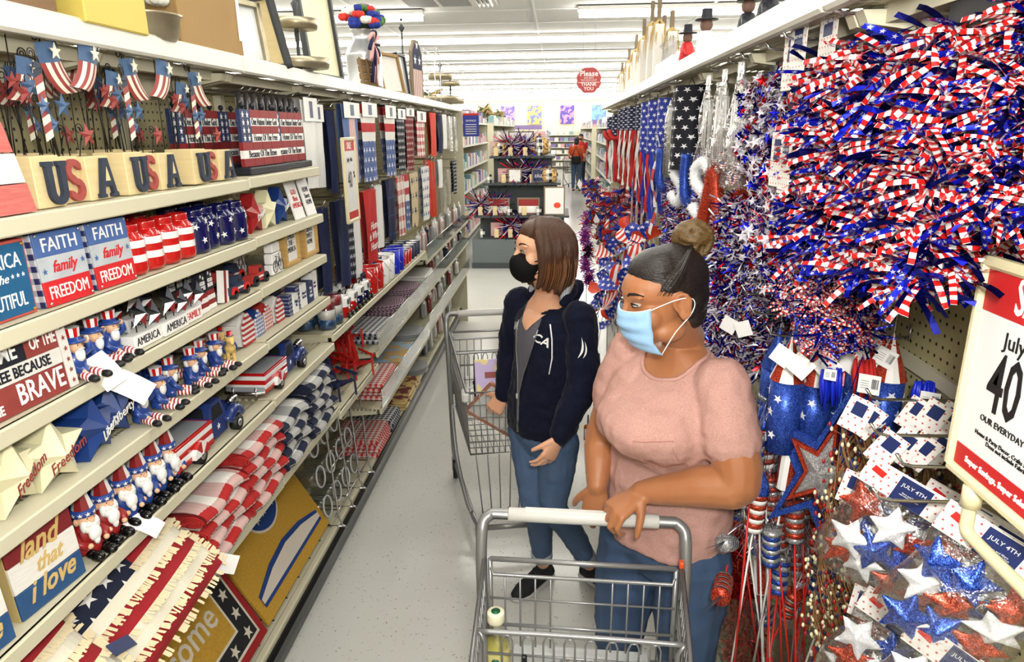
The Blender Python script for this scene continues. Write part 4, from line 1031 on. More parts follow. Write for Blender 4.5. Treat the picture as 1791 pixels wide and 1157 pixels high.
# flag verse signs on a navy base
mat('sign_red', (138, 34, 36), .6); mat('sign_navy', (40, 52, 92), .6); mat('near_black', (26, 28, 38), .5)
def verse_sign(label, words=('One Nation Under God', 'Home Of The Free', 'Because Of The Brave'), dark=False):
 t = empty('flag_verse_sign', (0, 0, 0), 0, label, 'sign', 'flag verse signs on dark bases')
 mb = MB(); mb.rbox((0, 0, .011), (.33, .055, .022), .003); obj('base', mb, 'near_black', t)
 W_, H_ = .31, .168
 for k in range(4):
  x0 = -W_/2+k*W_/4+.001; mb = MB(); cx = x0+W_/8
  for j in range(7): mb.box((cx, 0, .024+(j+.5)*H_/7), (W_/4-.002, .012, H_/7-.0003), None, 2 if (k == 0 and j >= 3) else j % 2)
  p = obj('panel', mb, ['sign_red', 'card_white', 'sign_navy'], t)
  if k == 0:
   mb = MB()
   for r in range(4):
    for c_ in range(2): mb.M = MT((cx-.018+c_*.034, -.0068, .024+H_*(.50+.135*r))); mb.prism(star_pts(.010), .0012)
   obj('star', mb, 'card_white', p, kind='stuff')
  mb = MB(); mb.ball((cx, 0, .024+H_+.012), .009, 8, 6); mb.tube([(cx, 0, .02), (cx, 0, .024+H_+.01)], .003, 6); obj('finial', mb, 'near_black', t)
 for z, wds in ((5.5, words[0]), (3.5, words[1]), (1.5, words[2])): text(wds, .030, (.035 if z > 3 else 0, -.0068, .024+H_*z/7), t, 'near_black', sx=.72 if z > 5 else .85)
 return t
v = verse_sign('flag verse sign beside the plain shelf joint, its words on white stripes'); 
def vs(y, x, label, src=[None]):
 q = v if src[0] is None else dup(v, label=label); src[0] = 1; q['label'] = label; put(q, y, S1+.004, x); q.rotation_euler = (0, 0, R90); q.scale = (.92, 1, 1); return q
vs(2.205, -.95, 'flag verse sign in front on the upper shelf, left one of the pair'); vs(2.475, -.965, 'flag verse sign in front on the upper shelf, beside the white pouches')
vs(2.09, -1.10, 'dark flag verse sign half hidden behind the USA blocks'); vs(2.42, -1.12, 'rear flag verse sign under the black utensil handles')
# black-handled utensils on pegs
mat('smoke_plastic', (70, 66, 66), .25)
for k in range(9):
 t = new('hanging_utensil', 2.26+.055*k, 2.055, 'black handled utensil hanging on a peg above the flag signs, number %s from the left'.replace('number %s', ('first', 'second', 'third', 'fourth', 'fifth', 'sixth', 'seventh', 'eighth', 'ninth')[k]), 'utensil', 'black handled utensils on pegs', x=-1.03, rz=R90+.1)
 mb = MB(); mb.tube([(0, 0, 0), (0, -.002, -.03), (0, 0, -.085), (.0, .004, -.17)], [.008, .011, .010, .006], 8); obj('handle', mb, 'smoke_plastic', t)
 mb = MB(); mb.rbox((0, .004, -.20), (.05, .006, .07), .002); obj('blade', mb, 'card_white', t)
 mb = MB(); mb.tube([(0, .25, .008), (0, -.01, .008), (0, -.02, .016)], .002, 5); obj('peg_hook', mb, 'chrome', t)
# second shelf: plaques and jars
mat('plaque_blue', (60, 92, 150), .5, fn=f_mottle((54, 84, 142), (80, 110, 164), 30)); mat('plaque_grey', (170, 176, 180), .5, fn=f_mottle((150, 158, 164), (200, 204, 206), 25)); mat('plaque_red', (198, 34, 40), .5); mat('check_navy', NAVY, .6, fn=f_gingham((226, 226, 226), (34, 42, 86), .022, (1, 2))); mat('teal_blue', (22, 84, 128), .5, fn=f_mottle((16, 76, 120), (34, 98, 140), 18)); mat('plaque_trim', (196, 84, 72), .6)
def faith(label):
 t = empty('wall_plaque', (0, 0, 0), 0, label, 'sign', 'faith family freedom plaques')
 mb = MB(); mb.rbox((0, .018, .068), (.122, .036, .136), .001); obj('frame', mb, 'check_navy', t)
 for z, h, m in ((.112, .044, 'plaque_blue'), (.068, .044, 'plaque_grey'), (.023, .046, 'plaque_red')):
  mb = MB(); mb.rbox((0, -.002, z), (.118, .004, h), .0006); obj('panel', mb, m, t)
 for x in (-.053, .053):
  for z in (.006, .130): mb = MB(); mb.ball((x, -.005, z), .003, 8, 5); obj('nail', mb, 'chrome', t)
 text('FAITH', .036, (0, -.0046, .110), t, 'card_white', sx=.92); text('family', .030, (0, -.0046, .069), t, 'plaque_red', shear=.35, sx=.85, bold=.0004); text('FREEDOM', .034, (0, -.0046, .023), t, 'card_white', sx=.66)
 for s in (-1, 1): mb = MB(); mb.M = MT((s*.048, -.0045, .068+s*.004)); mb.prism(star_pts(.006), .001); obj('star', mb, 'plaque_blue', t)
 return t
f1 = put(faith('faith family freedom plaque beside the America plaque'), 1.208, S2); f1.rotation_euler = (rad(-3), 0, R90-.06); f2 = put(dup(f1, label='faith family freedom plaque beside the red striped jars'), 1.352, S2); f2.rotation_euler = (rad(-3), 0, R90-.06)
t = new('wall_plaque', 1.055, S2, 'dark blue America the beautiful plaque with red edge', 'sign', x=-.93)
mb = MB(); mb.rbox((0, .015, .066), (.145, .03, .132), .001); obj('frame', mb, 'plaque_trim', t); mb = MB(); mb.rbox((0, -.001, .066), (.135, .003, .122), .0006); obj('panel', mb, 'teal_blue', t)
text('AMERICA', .036, (.0, -.003, .098), t, 'card_white', sx=.72); text('the', .022, (.005, -.003, .070), t, 'card_white', shear=.4); text('BEAUTIFUL', .036, (.0, -.003, .030), t, 'card_white', sx=.58)
for k in range(3): mb = MB(); mb.M = MT((.030+.012*k, -.003, .072)); mb.prism(star_pts(.004), .001); obj('star', mb, 'card_white', t)
for x in (-.062, .062):
 for z in (.008, .124): mb = MB(); mb.ball((x, -.004, z), .0028, 8, 5); obj('nail', mb, 'gold', t)
JP = [(.026, 0), (.033, .003), (.036, .012), (.036, .030), (.036, .046), (.036, .062), (.036, .078), (.034, .086), (.027, .094), (.0245, .097), (.0265, .099), (.0245, .102), (.0265, .105), (.0245, .108), (.0262, .112), (.024, .113), (.0235, .10)]
mb = MB(); mb.lathe(JP, n=24, mis=[0, 0, 0, 1, 0, 1, 0] + [0]*9); jar = empty('jar', (0, 0, 0), 0, '', 'jar', 'red and white striped glass jars'); obj('glass_body', mb, ['red_gloss', 'white_gloss'], jar)
mb = MB(); mb.lathe([(.024, .108), (.001, .108)], n=16); obj('mouth', mb, 'black', jar)
pos = [('front row, first from the plaques', 1.452, -.955), ('front row, second from the plaques', 1.520, -.955), ('front row, third from the plaques', 1.592, -.955), ('front row, beside the blue star jars', 1.664, -.955), ('second row, first from the plaques', 1.475, -1.035), ('second row, second from the plaques', 1.548, -1.035), ('second row, third from the plaques', 1.620, -1.035), ('third row, behind the striped jars', 1.50, -1.115), ('third row, nearest the blue jars', 1.59, -1.115)]
for i, (l, y, x) in enumerate(pos):
 j = jar if i == 0 else dup(jar); put(j, y, S2, x, rz=i*.7); j['label'] = 'red and white striped glass jar, '+l
jar2 = empty('jar', (0, 0, 0), 0, '', 'jar', 'navy glass jars with white stars'); mb = MB(); mb.lathe(JP, n=24); obj('glass_body', mb, 'navy_gloss', jar2)
mb = MB(); mb.lathe([(.024, .108), (.001, .108)], n=16); obj('mouth', mb, 'black', jar2)
for a, z in ((-.9, .07), (-.35, .035), (.3, .062), (.95, .03), (1.6, .07), (2.5, .045), (-1.6, .03), (0, .084), (3.3, .065), (4.0, .03)):
 mb = MB(); mb.M = MR(a, 4, 'Z') @ MT((0, -.0363, z)); mb.prism(star_pts(.0095, rot=a), .0008); obj('star', mb, 'white_gloss', jar2)
pos = [('front row, beside the striped jars', 1.738, -.955), ('front row, second from the striped jars', 1.812, -.965), ('front row, third from the striped jars', 1.885, -.955), ('front row, beside the shelf joint', 1.958, -.95), ('second row, behind the first', 1.77, -1.04), ('second row, behind the second', 1.845, -1.04), ('second row, behind the third', 1.92, -1.04)]
for i, (l, y, x) in enumerate(pos):
 j = jar2 if i == 0 else dup(jar2); put(j, y, S2, x, rz=R90+.35*i); j['label'] = 'navy glass jar with white stars, '+l
def fat_star(R, d, m, label, words=None, tm='letter_red', group='wooden standing stars'):
 """chunky five-pointed star with raised faces standing on two points"""
 t = empty('standing_star', (0, 0, 0), 0, label, 'decoration', group); zc = R*.81
 mb = MB(); p = star_pts(R, R*.52); n = len(p)
 V = [(a, -d/2, b+zc) for a, b in p]+[(a, d/2, b+zc) for a, b in p]+[(0, -d*.95, zc), (0, d*.95, zc)]
 F = [(i, (i+1) % n, 2*n) for i in range(n)]+[((i+1) % n+n, i+n, 2*n+1) for i in range(n)]+[(i, i+n, (i+1) % n+n, (i+1) % n) for i in range(n)]
 mb.add(V, F); obj('star_body', mb, m, t)
 if words: text(words, R*.42, (0, -d*.98, zc-.0), t, tm, shear=.4, sx=.8, rot=(PI/2, -.35, 0))
 return t
mat('cream_paint', (226, 220, 180), .5, fn=f_mottle((216, 208, 160), (234, 230, 200), 14)); mat('star_blue', (24, 56, 120), .4, fn=f_mottle((16, 42, 100), (34, 70, 140), 14)); mat('star_red', (150, 34, 34), .35)
for (y, x, m, l, w) in ((2.085, -.96, 'star_red', 'small red standing star beside the last blue jar', 'Dream'), (2.205, -.965, 'cream_paint', 'small cream standing star between the red and blue ones', None), (2.32, -.97, 'star_blue', 'small blue standing star beside the verse cards', 'Land'), (2.14, -1.06, 'cream_paint', 'small cream standing star behind the front three', None)):
 t = fat_star(.066, .04, m, l, w, 'card_white', 'small standing stars on the jar shelf'); put(t, y, S2+.004, x)
for y, l, a, b in ((2.43, 'white verse card reading God bless in red, leaning on the upper shelf', 'GOD\nBless\nAMERICA', 'plaque_red'), (2.55, 'white home sweet home verse card with black lettering', 'HOME\nSweet\nHOME', 'near_black')):
 t = new('verse_card', y, S2+.004, l, 'sign', 'white verse cards'); t.rotation_euler = (rad(-14), 0, R90)
 mb = MB(); mb.rbox((0, .004, .068), (.092, .007, .136), .001); obj('card', mb, 'card_white', t); text(a, .026, (0, -.0005, .072), t, b, sx=.8)
# third shelf
mat('brave_red', (132, 50, 46), .65, fn=f_mottle((120, 42, 40), (150, 66, 58), 30)); mat('brave_white', (222, 218, 210), .65, fn=f_mottle((200, 194, 186), (232, 230, 224), 20))
t = new('verse_sign', 1.06, S3, 'red, white and navy home of the free sign leaning on the third shelf', 'sign', x=-.922); t.rotation_euler = (rad(-4), 0, R90-.05); t.scale = (.94, 1, .94)
mb = MB(); mb.rbox((0, .011, .068), (.245, .022, .136), .001); obj('board', mb, 'brave_red', t)
for (x, w, z, h, m) in ((-.045, .12, .112, .048, 'near_black'), (.055, .08, .112, .048, 'brave_red'), (-.005, .20, .072, .032, 'brave_white'), (-.005, .20, .028, .056, 'brave_red'), (.108, .024, .068, .136, 'brave_white'), (-.113, .016, .068, .136, 'brave_white')):
 mb = MB(); mb.rbox((x, -.001, z), (w-.002, .004, h-.001), .0006); obj('panel', mb, m, t)
for s_, sz, x, z, m, sx in (('HOME', .044, -.050, .112, 'card_white', .72), ('OF THE', .034, .058, .112, 'card_white', .55), ('FREE BECAUSE', .028, -.005, .072, 'near_black', .78), ('OF\nTHE', .024, -.078, .028, 'card_white', .75), ('BRAVE', .056, .030, .030, 'card_white', .70)):
 text(s_, sz, (x, -.0036, z), t, m, sx=sx, bold=.0006)
for x in (.108, -.113):
 for k in range(6):
  mb = MB(); mb.M = MT((x, -.0035, .014+k*.022)); mb.prism(star_pts(.0055), .001); obj('star', mb, 'brave_red', t)
def sam(name, label, group, wave=1):
 """seated bearded figurine in a tall striped hat and blue coat, legs dangling forward"""
 t = empty(name, (0, 0, 0), 0, label, 'figurine', group); sk = 'skin_gnome'
 mb = MB(); mb.ball((0, .004, .030), (.019, .017, .024), 14, 10); mb.ball((0, .0, .012), (.022, .020, .014), 12, 8); obj('coat', mb, 'coat_blue', t)
 for s in (-1, 1):
  mb = MB(); mb.tube([(s*.010, -.008, .011), (s*.012, -.026, .011), (s*.013, -.040, .008)], [.0085, .0085, .0075], 10, 0); obj('leg', mb, 'leg_stripe', t)
  mb = MB(); mb.ball((s*.014, -.047, .008), (.008, .012, .007), 10, 8); obj('boot', mb, 'black', t)
 mb = MB(); s = wave; mb.tube([(s*.017, .0, .042), (s*.028, -.004, .050), (s*.020, -.010, .064)], [.0065, .006, .0052], 8, 0); mb.ball((s*.016, -.011, .068), .0055, 8, 6, 1); obj('raised_arm', mb, ['coat_blue', sk], t)
 mb = MB(); mb.tube([(-s*.017, .0, .042), (-s*.024, -.012, .028), (-s*.014, -.022, .018)], [.0065, .006, .0052], 8, 0); mb.ball((-s*.012, -.025, .017), .0052, 8, 6, 1); obj('lowered_arm', mb, ['coat_blue', sk], t)
 mb = MB(); mb.ball((0, -.003, .061), (.0125, .012, .014), 14, 10); mb.ball((0, -.0155, .060), (.003, .003, .003), 8, 6); h = obj('head', mb, sk, t)
 mb = MB()
 for e in (-1, 1): mb.ball((e*.0045, -.0135, .0645), (.0013, .001, .0013), 6, 4)
 obj('eye', mb, 'black', h)
 mb = MB(); mb.ball((0, -.010, .046), (.0095, .007, .014), 12, 8); mb.ball((0, .006, .058), (.0135, .010, .014), 12, 8); mb.tube([(-.006, -.0145, .0565), (0, -.0165, .0575), (.006, -.0145, .0565)], .002, 6); obj('beard', mb, 'white', h)
 mb = MB(); mb.lathe([(.010, .070), (.021, .0695), (.0215, .072), (.0125, .0735), (.0125, .079)], (0, .0, 0), 16, 0); obj('hat_brim', mb, 'coat_blue', h)
 mb = MB()
 for k in range(12):
  a0, a1 = 2*PI*k/12, 2*PI*(k+1)/12; r0, r1 = .0118, .0138; mb.add([(r0*cos(a0), r0*sin(a0), .078), (r0*cos(a1), r0*sin(a1), .078), (r1*cos(a1), r1*sin(a1), .096), (r1*cos(a0), r1*sin(a0), .096), (0, 0, .096)], [(0, 1, 2, 3), (3, 2, 4)], [k % 2, 1])
 obj('hat_crown', mb, ['red_gloss', 'white_gloss'], h)
 return t
mat('coat_blue', (36, 66, 138), .3, coat=.3); mat('leg_stripe', (230, 228, 222), .35, fn=f_stripes((230, 228, 222), (160, 36, 40), .0075, 1, .5))
s1 = sam('patriot_figurine', 'white-bearded figurine in a striped top hat sitting beside the home of the free sign', 'seated bearded figurines with striped hats')
put(s1, 1.205, S3, -.935, R90-.2); s1.scale = (1.08,)*3
for i, (y, x, z, l, rz, w) in enumerate(((1.275, -.945, S3, 'white-bearded figurine in a striped top hat, middle one on the third shelf', .1, 1), (1.338, -.95, S3, 'white-bearded figurine with raised arm beside the metal stars', -.2, 1),
 (1.25, -1.04, S3, 'bearded figurine behind the front pair on the third shelf', .2, 1), (1.33, -1.05, S3, 'bearded figurine behind the waving one on the third shelf', -.3, 1),
 (1.372, -.935, S4, 'bearded figurine in a striped hat beside the blue stars on the fourth shelf', -.2, 1), (1.452, -.94, S4, 'bearded figurine in a striped hat, second on the fourth shelf', .1, 1), (1.53, -.955, S4, 'bearded figurine in a striped hat, third on the fourth shelf', .5, 1),
 (1.605, -.94, S4, 'bearded figurine in a striped hat, fourth on the fourth shelf', -.1, 1), (1.67, -.95, S4, 'bearded figurine in a striped hat, fifth on the fourth shelf', .3, 1), (1.735, -.94, S4, 'bearded figurine in a striped hat beside the yellow dogs', 0, 1),
 (1.42, -1.04, S4, 'bearded figurine in the second row of the fourth shelf, first', .2, 1), (1.50, -1.04, S4, 'bearded figurine in the second row of the fourth shelf, second', -.2, 1), (1.58, -1.04, S4, 'bearded figurine in the second row of the fourth shelf, third', .1, 1), (1.65, -1.04, S4, 'bearded figurine in the second row of the fourth shelf, fourth', .4, 1))):
 q = dup(s1, (x, y, z), R90+rz, l); q.scale = (1.08,)*3
for (y, x, z, l, r) in ((1.235, -.905, S3+.004, 'blank white price flap hanging off the third shelf edge', (.5, .9, 0)), (1.275, -.880, S3-.045, 'second blank white flap below the third shelf edge', (.9, .6, .3)), (1.26, -.90, S5+.0, 'white paper slip under the gnomes', (.2, .5, .2)), (1.52, -.885, S6+.0, 'blank white tag hanging on the flag pillow corner', (1.2, .4, .3))):
 t = empty('paper_tag', (x, y, z), 0, l, 'tag', 'blank white paper tags'); t.rotation_euler = r; mb = MB(); mb.sheet(lambda u, v: VE(((u-.5)*.075, (v-.5)*.05, .006*sin(PI*u))), 4, 1); obj('sheet', mb, 'card_white', t)
# metal stars on word blocks
mat('tin_black', (30, 32, 38), .3, .5); mat('tin_white', (226, 224, 222), .3, .1); mat('tin_red', (150, 30, 40), .3, .2)
def word_star(y, x, label, word, wm='near_black', w=.105):
 t = new('star_block', y, S3, label, 'decoration', 'tin stars on white word blocks', x=x)
 mb = MB(); mb.rbox((0, 0, .016), (w, .032, .032), .001); obj('block', mb, 'card_white', t); text(word, .026, (0, -.0165, .016), t, wm, sx=.82)
 for k, (dx, zz, R) in enumerate(((-.015, .078, .040), (.02, .068, .032))):
  s = obj('wire', MB().tube([(dx, 0, .03), (dx, 0, zz)], .0015, 5), 'black_wire', t); mb = MB(); p = star_pts(R, R*.36, rot=.15); n = 10
  V = [(a+dx, -.012-.010*k, b+zz) for a, b in p]+[(dx, -.030-.010*k, zz)]; mb.add(V, [(i, (i+1) % n, n) for i in range(n)], [1 if i in (2, 3, 6) else (2 if i in (4, 5) else 0) for i in range(n)])
  obj('tin_star', mb, ['tin_black', 'tin_white', 'tin_red'], s)
 return t
word_star(1.425, -.94, 'tin star on a white America block beside the waving figurine', 'AMERICA'); word_star(1.535, -.935, 'tin star on the second white America block', 'AMERICA'); word_star(1.625, -.94, 'tin star on a white family block', 'FAMILY', 'plaque_red', .085)
word_star(1.44, -1.04, 'tin star block in the second row, left', 'AMERICA'); word_star(1.56, -1.04, 'tin star block in the second row, right', 'AMERICA'); word_star(1.50, -1.12, 'tin star block in the third row', 'AMERICA')
def god_tree(y, x, label):
 t = new('bless_block', y, S3, label, 'decoration', 'black and white star topped blocks', x=x)
 for k, m in enumerate(('card_white', 'sign_red', 'card_white', 'sign_red')):
  w0, w1 = .048-.003*k, .048-.003*(k+1); mb = MB(); z = k*.013; mb.prism([(-w0/2, z), (w0/2, z), (w1/2, z+.0125), (-w1/2, z+.0125)], .02); obj('slat', mb, m, t)
 mb = MB(); mb.prism([(-.018, .052), (.018, .052), (.013, .105), (-.013, .105)], .02); b = obj('top_board', mb, 'near_black', t)
 text('GOD\nBLESS', .014, (0, -.0105, .072), b, 'card_white', sx=.8, bold=.0004)
 mb = MB()
 for (a, c) in ((-.006, .098), (.006, .092)): mb.M = MT((a, -.0108, c)); mb.prism(star_pts(.005), .001)
 obj('star', mb, 'card_white', b); return t
for i, (y, x) in enumerate(((1.705, -.945), (1.755, -.95), (1.69, -1.02), (1.745, -1.03), (1.80, -1.03))):
 god_tree(y, x, ('black and white God bless block beside the family block', 'black and white God bless block next to the small navy truck', 'God bless block in the second row, first', 'God bless block in the second row, second', 'God bless block in the second row, third')[i])
t = new('striped_board', 1.815, S3, 'white board with dark red stripes leaning beside the navy truck', 'decoration', x=-.94)
for k in range(3):
 mb = MB(); mb.M = MR(.18, 4, 'Y'); mb.box((-.014+.014*k, 0, .045), (.0135, .014, .09)); obj('slat', mb, 'card_white' if k != 1 else 'sign_red', t)
def mini_truck(y, x, body, fender, label, z=S3):
 t = new('toy_truck', y, z, label, 'toy', 'flat wooden toy trucks', x=x)
 mb = MB(); mb.prism([(-.060, .014), (.060, .014), (.062, .030), (.040, .036), (.022, .038), (.016, .060), (-.014, .060), (-.016, .038), (-.060, .036)], .03); b = obj('truck_body', mb, body, t)
 mb = MB(); mb.M = MT((.001, -.0156, .047)); mb.prism([(-.010, -.006), (.012, -.006), (.009, .008), (-.010, .008)], .001); obj('window', mb, 'near_black', b)
 for xx in (-.038, .038):
  mb = MB(); mb.tube([(xx, -.020, .013), (xx, .020, .013)], .013, 14); obj('wheel', mb, 'near_black', t)
  mb = MB(); mb.M = MT((xx, -.012, .016)); mb.prism([(.019*cos(a), .019*sin(a)) for a in [PI*i/8 for i in range(9)]]+[(-.013, 0), (.013, 0)][:0], .016); obj('fender', mb, fender, t)
 text('Land of Liberty', .010, (.0, -.0158, .027), b, 'card_white', sx=.8); return t
mini_truck(1.895, -.94, mat('truck_navy', (40, 50, 76), .6), 'bright_red', 'small navy wooden truck with red fenders'); mini_truck(2.05, -.945, mat('truck_red', (176, 50, 42), .6), 'near_black', 'small red wooden truck with dark fenders')
mini_truck(1.95, -1.03, 'truck_red', 'near_black', 'small red wooden truck in the second row'); mini_truck(2.08, -1.04, 'truck_navy', 'bright_red', 'small navy wooden truck in the second row')
for i, (y, x) in enumerate(((2.20, -.95), (2.14, -1.05))):
 t = new('bicycle_block', y, S3+.004, ('white plank block painted with a black bicycle', 'white plank block with bicycle, standing in the second row')[i], 'decoration', x=x)
 for k in range(3): mb = MB(); mb.rbox((0, 0, .018+.036*k), (.088-.012*k, .03, .034), .003); obj('plank', mb, 'card_white', t)
 for xx in (-.022, .024):
  mb = MB(); mb.tube([(xx+.019*cos(a), -.017, .028+.019*sin(a)) for a in [2*PI*k/16 for k in range(16)]], .0011, 5, closed=True)
  for k in range(4): a = PI*k/4; mb.tube([(xx+.019*cos(a), -.0165, .028+.019*sin(a)), (xx-.019*cos(a), -.0165, .028-.019*sin(a))], .0004, 4)
  obj('bicycle_wheel', mb, 'near_black', t)
 mb = MB(); L = [(-.022, .028), (-.010, .056), (.016, .056), (.0, .028), (-.010, .056)]; mb.tube([(a, -.0165, b) for a, b in L], .0009, 5); mb.tube([(.024, -.0165, .028), (.016, .056, .0)][:1]+[(.016, -.0165, .056), (.014, -.0165, .068), (.022, -.0165, .070)], .0009, 5); mb.tube([(-.016, -.0165, .060), (-.006, -.0165, .060)], .0015, 5); mb.tube([(0, -.0165, .028), (-.022, -.0165, .028)], .0009, 5)
 obj('bicycle_frame', mb, 'near_black', t)
for i, (y, w, s_) in enumerate(((2.365, .135, 'EXPRESS\n- THE -\nAMERICA'), (2.555, .14, 'CREATE\nSWEET\nHOME'))):
 t = new('box_sign', y, S3+.004, ('oak box frame sign reading America', 'oak box frame sign at the shelf end')[i], 'sign', 'oak box signs', x=-.94)
 for (x, z, a, b) in ((0, .007, w, .014), (0, .141, w, .014), (-w/2+.007, .074, .014, .12), (w/2-.007, .074, .014, .12)): mb = MB(); mb.rbox((x, .028, z), (a, .056, b), .0015); obj('frame_rail', mb, 'oak', t)
 mb = MB(); mb.box((0, .012, .074), (w-.028, .004, .12)); obj('panel', mb, 'card_white', t); text(s_, .026, (0, .0095, .076), t, 'near_black', sx=.78)
# fourth shelf
for i, (y, x, R, m, l, w) in enumerate(((1.005, -.97, .075, 'cream_paint', 'large cream standing star marked Freedom at the left edge', 'Freedom'), (1.10, -.96, .072, 'cream_paint', 'large cream standing star marked Freedom beside the blue stars', 'Freedom'), (1.06, -1.10, .072, 'cream_paint', 'cream standing star behind the front pair', None), (.95, -1.09, .072, 'cream_paint', 'cream standing star at the back of the left edge', None),
 (1.215, -.965, .070, 'star_blue', 'large blue standing star marked Liberty beside the cream ones', 'Liberty'), (1.305, -.985, .070, 'star_blue', 'large blue standing star marked Liberty next to the figurines', 'Liberty'), (1.25, -1.10, .068, 'star_blue', 'blue standing star in the second row', None), (1.36, -1.11, .068, 'star_blue', 'blue standing star at the back beside the figurines', None))):
 t = fat_star(R, .062, m, l, w, 'rusty_red' if m == 'cream_paint' else 'card_white', 'large standing stars on the fourth shelf'); put(t, y, S4, x, R90+(-.15 if i % 2 else .12))
mat('dog_gold', (214, 178, 96), .4, fn=f_mottle((196, 152, 66), (232, 206, 140), 60))
def dog(y, x, label):
 t = new('dog_figurine', y, S4, label, 'figurine', 'golden dog figurines with patriotic hats', x=x, rz=R90-.9); mb = MB()
 mb.tube(*smooth_path([(0, .022, .036), (0, .0, .040), (0, -.018, .044)], [.014, .013, .016]), n=12); mb.ball((0, .024, .036), (.015, .014, .018), 10, 8); mb.ball((0, -.019, .044), .016, 10, 8)
 mb.tube([(0, -.02, .048), (0, -.030, .066)], [.012, .011], 10); mb.ball((0, -.033, .072), (.013, .014, .012), 12, 8); mb.tube([(0, -.042, .069), (0, -.054, .066)], [.008, .0055], 8); mb.ball((0, -.054, .066), .0057, 8, 6)
 for s in (-1, 1): mb.tube([(s*.008, -.020, .036), (s*.008, -.022, .004)], [.0065, .0048], 8); mb.ball((s*.008, -.026, .004), (.005, .008, .004), 8, 6); mb.tube([(s*.009, .026, .030), (s*.009, .020, .018), (s*.009, .027, .004)], [.008, .006, .0045], 8); mb.ball((s*.009, .023, .004), (.005, .008, .004), 8, 6); mb.ball((s*.011, -.030, .080), (.003, .005, .007), 8, 6)
 mb.tube([(0, .036, .044), (0, .046, .056), (0, .044, .068)], [.004, .003, .002], 6); obj('dog_body', setmat(remesh(mb, .0022, 2), 'dog_gold'), None, t)
 mb = MB(); mb.tube([(.018*cos(a), -.012+.010*sin(a)*0, .044+.018*sin(a)) for a in [2*PI*k/14 for k in range(14)]], .004, 6, closed=True); obj('scarf', mb, 'coat_blue', t)
 mb = MB(); mb.lathe([(.011, 0), (.0115, .001), (.007, .002), (.0075, .013), (.0, .013)], (0, -.031, .083), 12, mis=[1, 1, 0, 0]); obj('hat', mb, ['red_gloss', 'coat_blue'], t); return t
dog(1.80, -.935, 'golden dog figurine with red hat in front beside the seated figurines'); dog(1.845, -.985, 'golden dog figurine with red hat behind the front one'); dog(1.77, -1.03, 'golden dog figurine in the second row'); dog(1.72, -1.08, 'golden dog figurine at the back')
mat('gingham_blue', BLUE, .6, fn=f_gingham((232, 230, 226), (44, 72, 150), .012, (0, 2))); mat('gingham_red_small', RED, .6, fn=f_gingham((232, 230, 226), (186, 50, 46), .012, (0, 2)))
def house(y, x, roof, front, label, w=.06, h=.085, L=.09):
 t = new('wooden_house', y, S4+.004, label, 'decoration', 'small wooden houses', x=x)
 P = [(-w/2, 0), (w/2, 0), (w/2, h*.62), (0, h), (-w/2, h*.62)]; mb = MB(); mb.M = MT((0, L/2, 0)); mb.prism(P, L-.008); b = obj('house_body', mb, roof, t)
 mb = MB(); mb.prism(P, .006); obj('house_front', mb, front, t, (0, -.004, 0))
 for s in (-1, 1):
  for k in range(3):
   mb = MB(); R = Euler((0, s*math.atan2(h*.38, w/2), 0)).to_matrix(); mb.box((s*w*.27, .012+L/3*(k+.5), h*.83), (w*.66, L/3-.002, .005), R); obj('roof_slat', mb, roof, b)
 return t
mat('star_field_blue', BLUE, .5, fn=f_stars((44, 72, 150), (232, 230, 226), .010, (0, 2), .38)); mat('stripe_front', RED, .5, fn=f_stripes((232, 230, 226), (180, 44, 44), .016, 2))
h1 = house(1.955, -.95, 'plank_white', 'stripe_front', 'white wooden house with a flag-striped front beside the dogs', .075, .10, .12); house(2.045, -.955, 'star_blue', 'gingham_blue', 'blue wooden house with blue gingham front'); house(2.125, -.96, 'truck_red', 'gingham_red_small', 'red wooden house with red gingham front'); house(2.215, -.955, 'plank_white', 'stripe_front', 'white wooden house with flag front beside the gift blocks')
house(1.89, -1.07, 'plank_white', 'stripe_front', 'white wooden house in the second row')
mat('print_stars', NAVY, .5, fn=f_stars((36, 48, 96), (230, 230, 226), .014, (0, 2), .4)); mat('print_script', (234, 234, 232), .5)
for i, (y, x, w, h, m, s_) in enumerate(((2.285, -.94, .035, .075, 'print_stars', ''), (2.325, -.935, .045, .07, 'card_white', 'Happy\n4th'), (2.372, -.945, .04, .09, 'print_stars', ''), (2.42, -.94, .055, .085, 'card_white', 'Home of\nthe Free'), (2.485, -.938, .06, .08, 'sign_navy', 'Stars\nand\nStripes'), (2.55, -.945, .06, .105, 'card_white', 'Land\nI Love'), (2.36, -1.02, .09, .10, 'print_stars', ''), (2.47, -1.03, .09, .115, 'stripe_front', ''))):
 t = new('word_block', y, S4+.004, ('star-printed block beside the white house', 'narrow white block with dark words', 'tall star-printed block between the white ones', 'white block with small grey script', 'navy block with white script', 'tall white block with script at the shelf end', 'star-printed box in the second row', 'red striped box in the second row')[i], 'block', 'printed word blocks', x=x)
 mb = MB(); mb.rbox((0, .02, h/2), (w, .04, h), .001); obj('block', mb, m, t)
 if s_: text(s_, .016, (0, -.0008, h*.52), t, 'card_white' if m == 'sign_navy' else 'sign_navy', sx=.7)
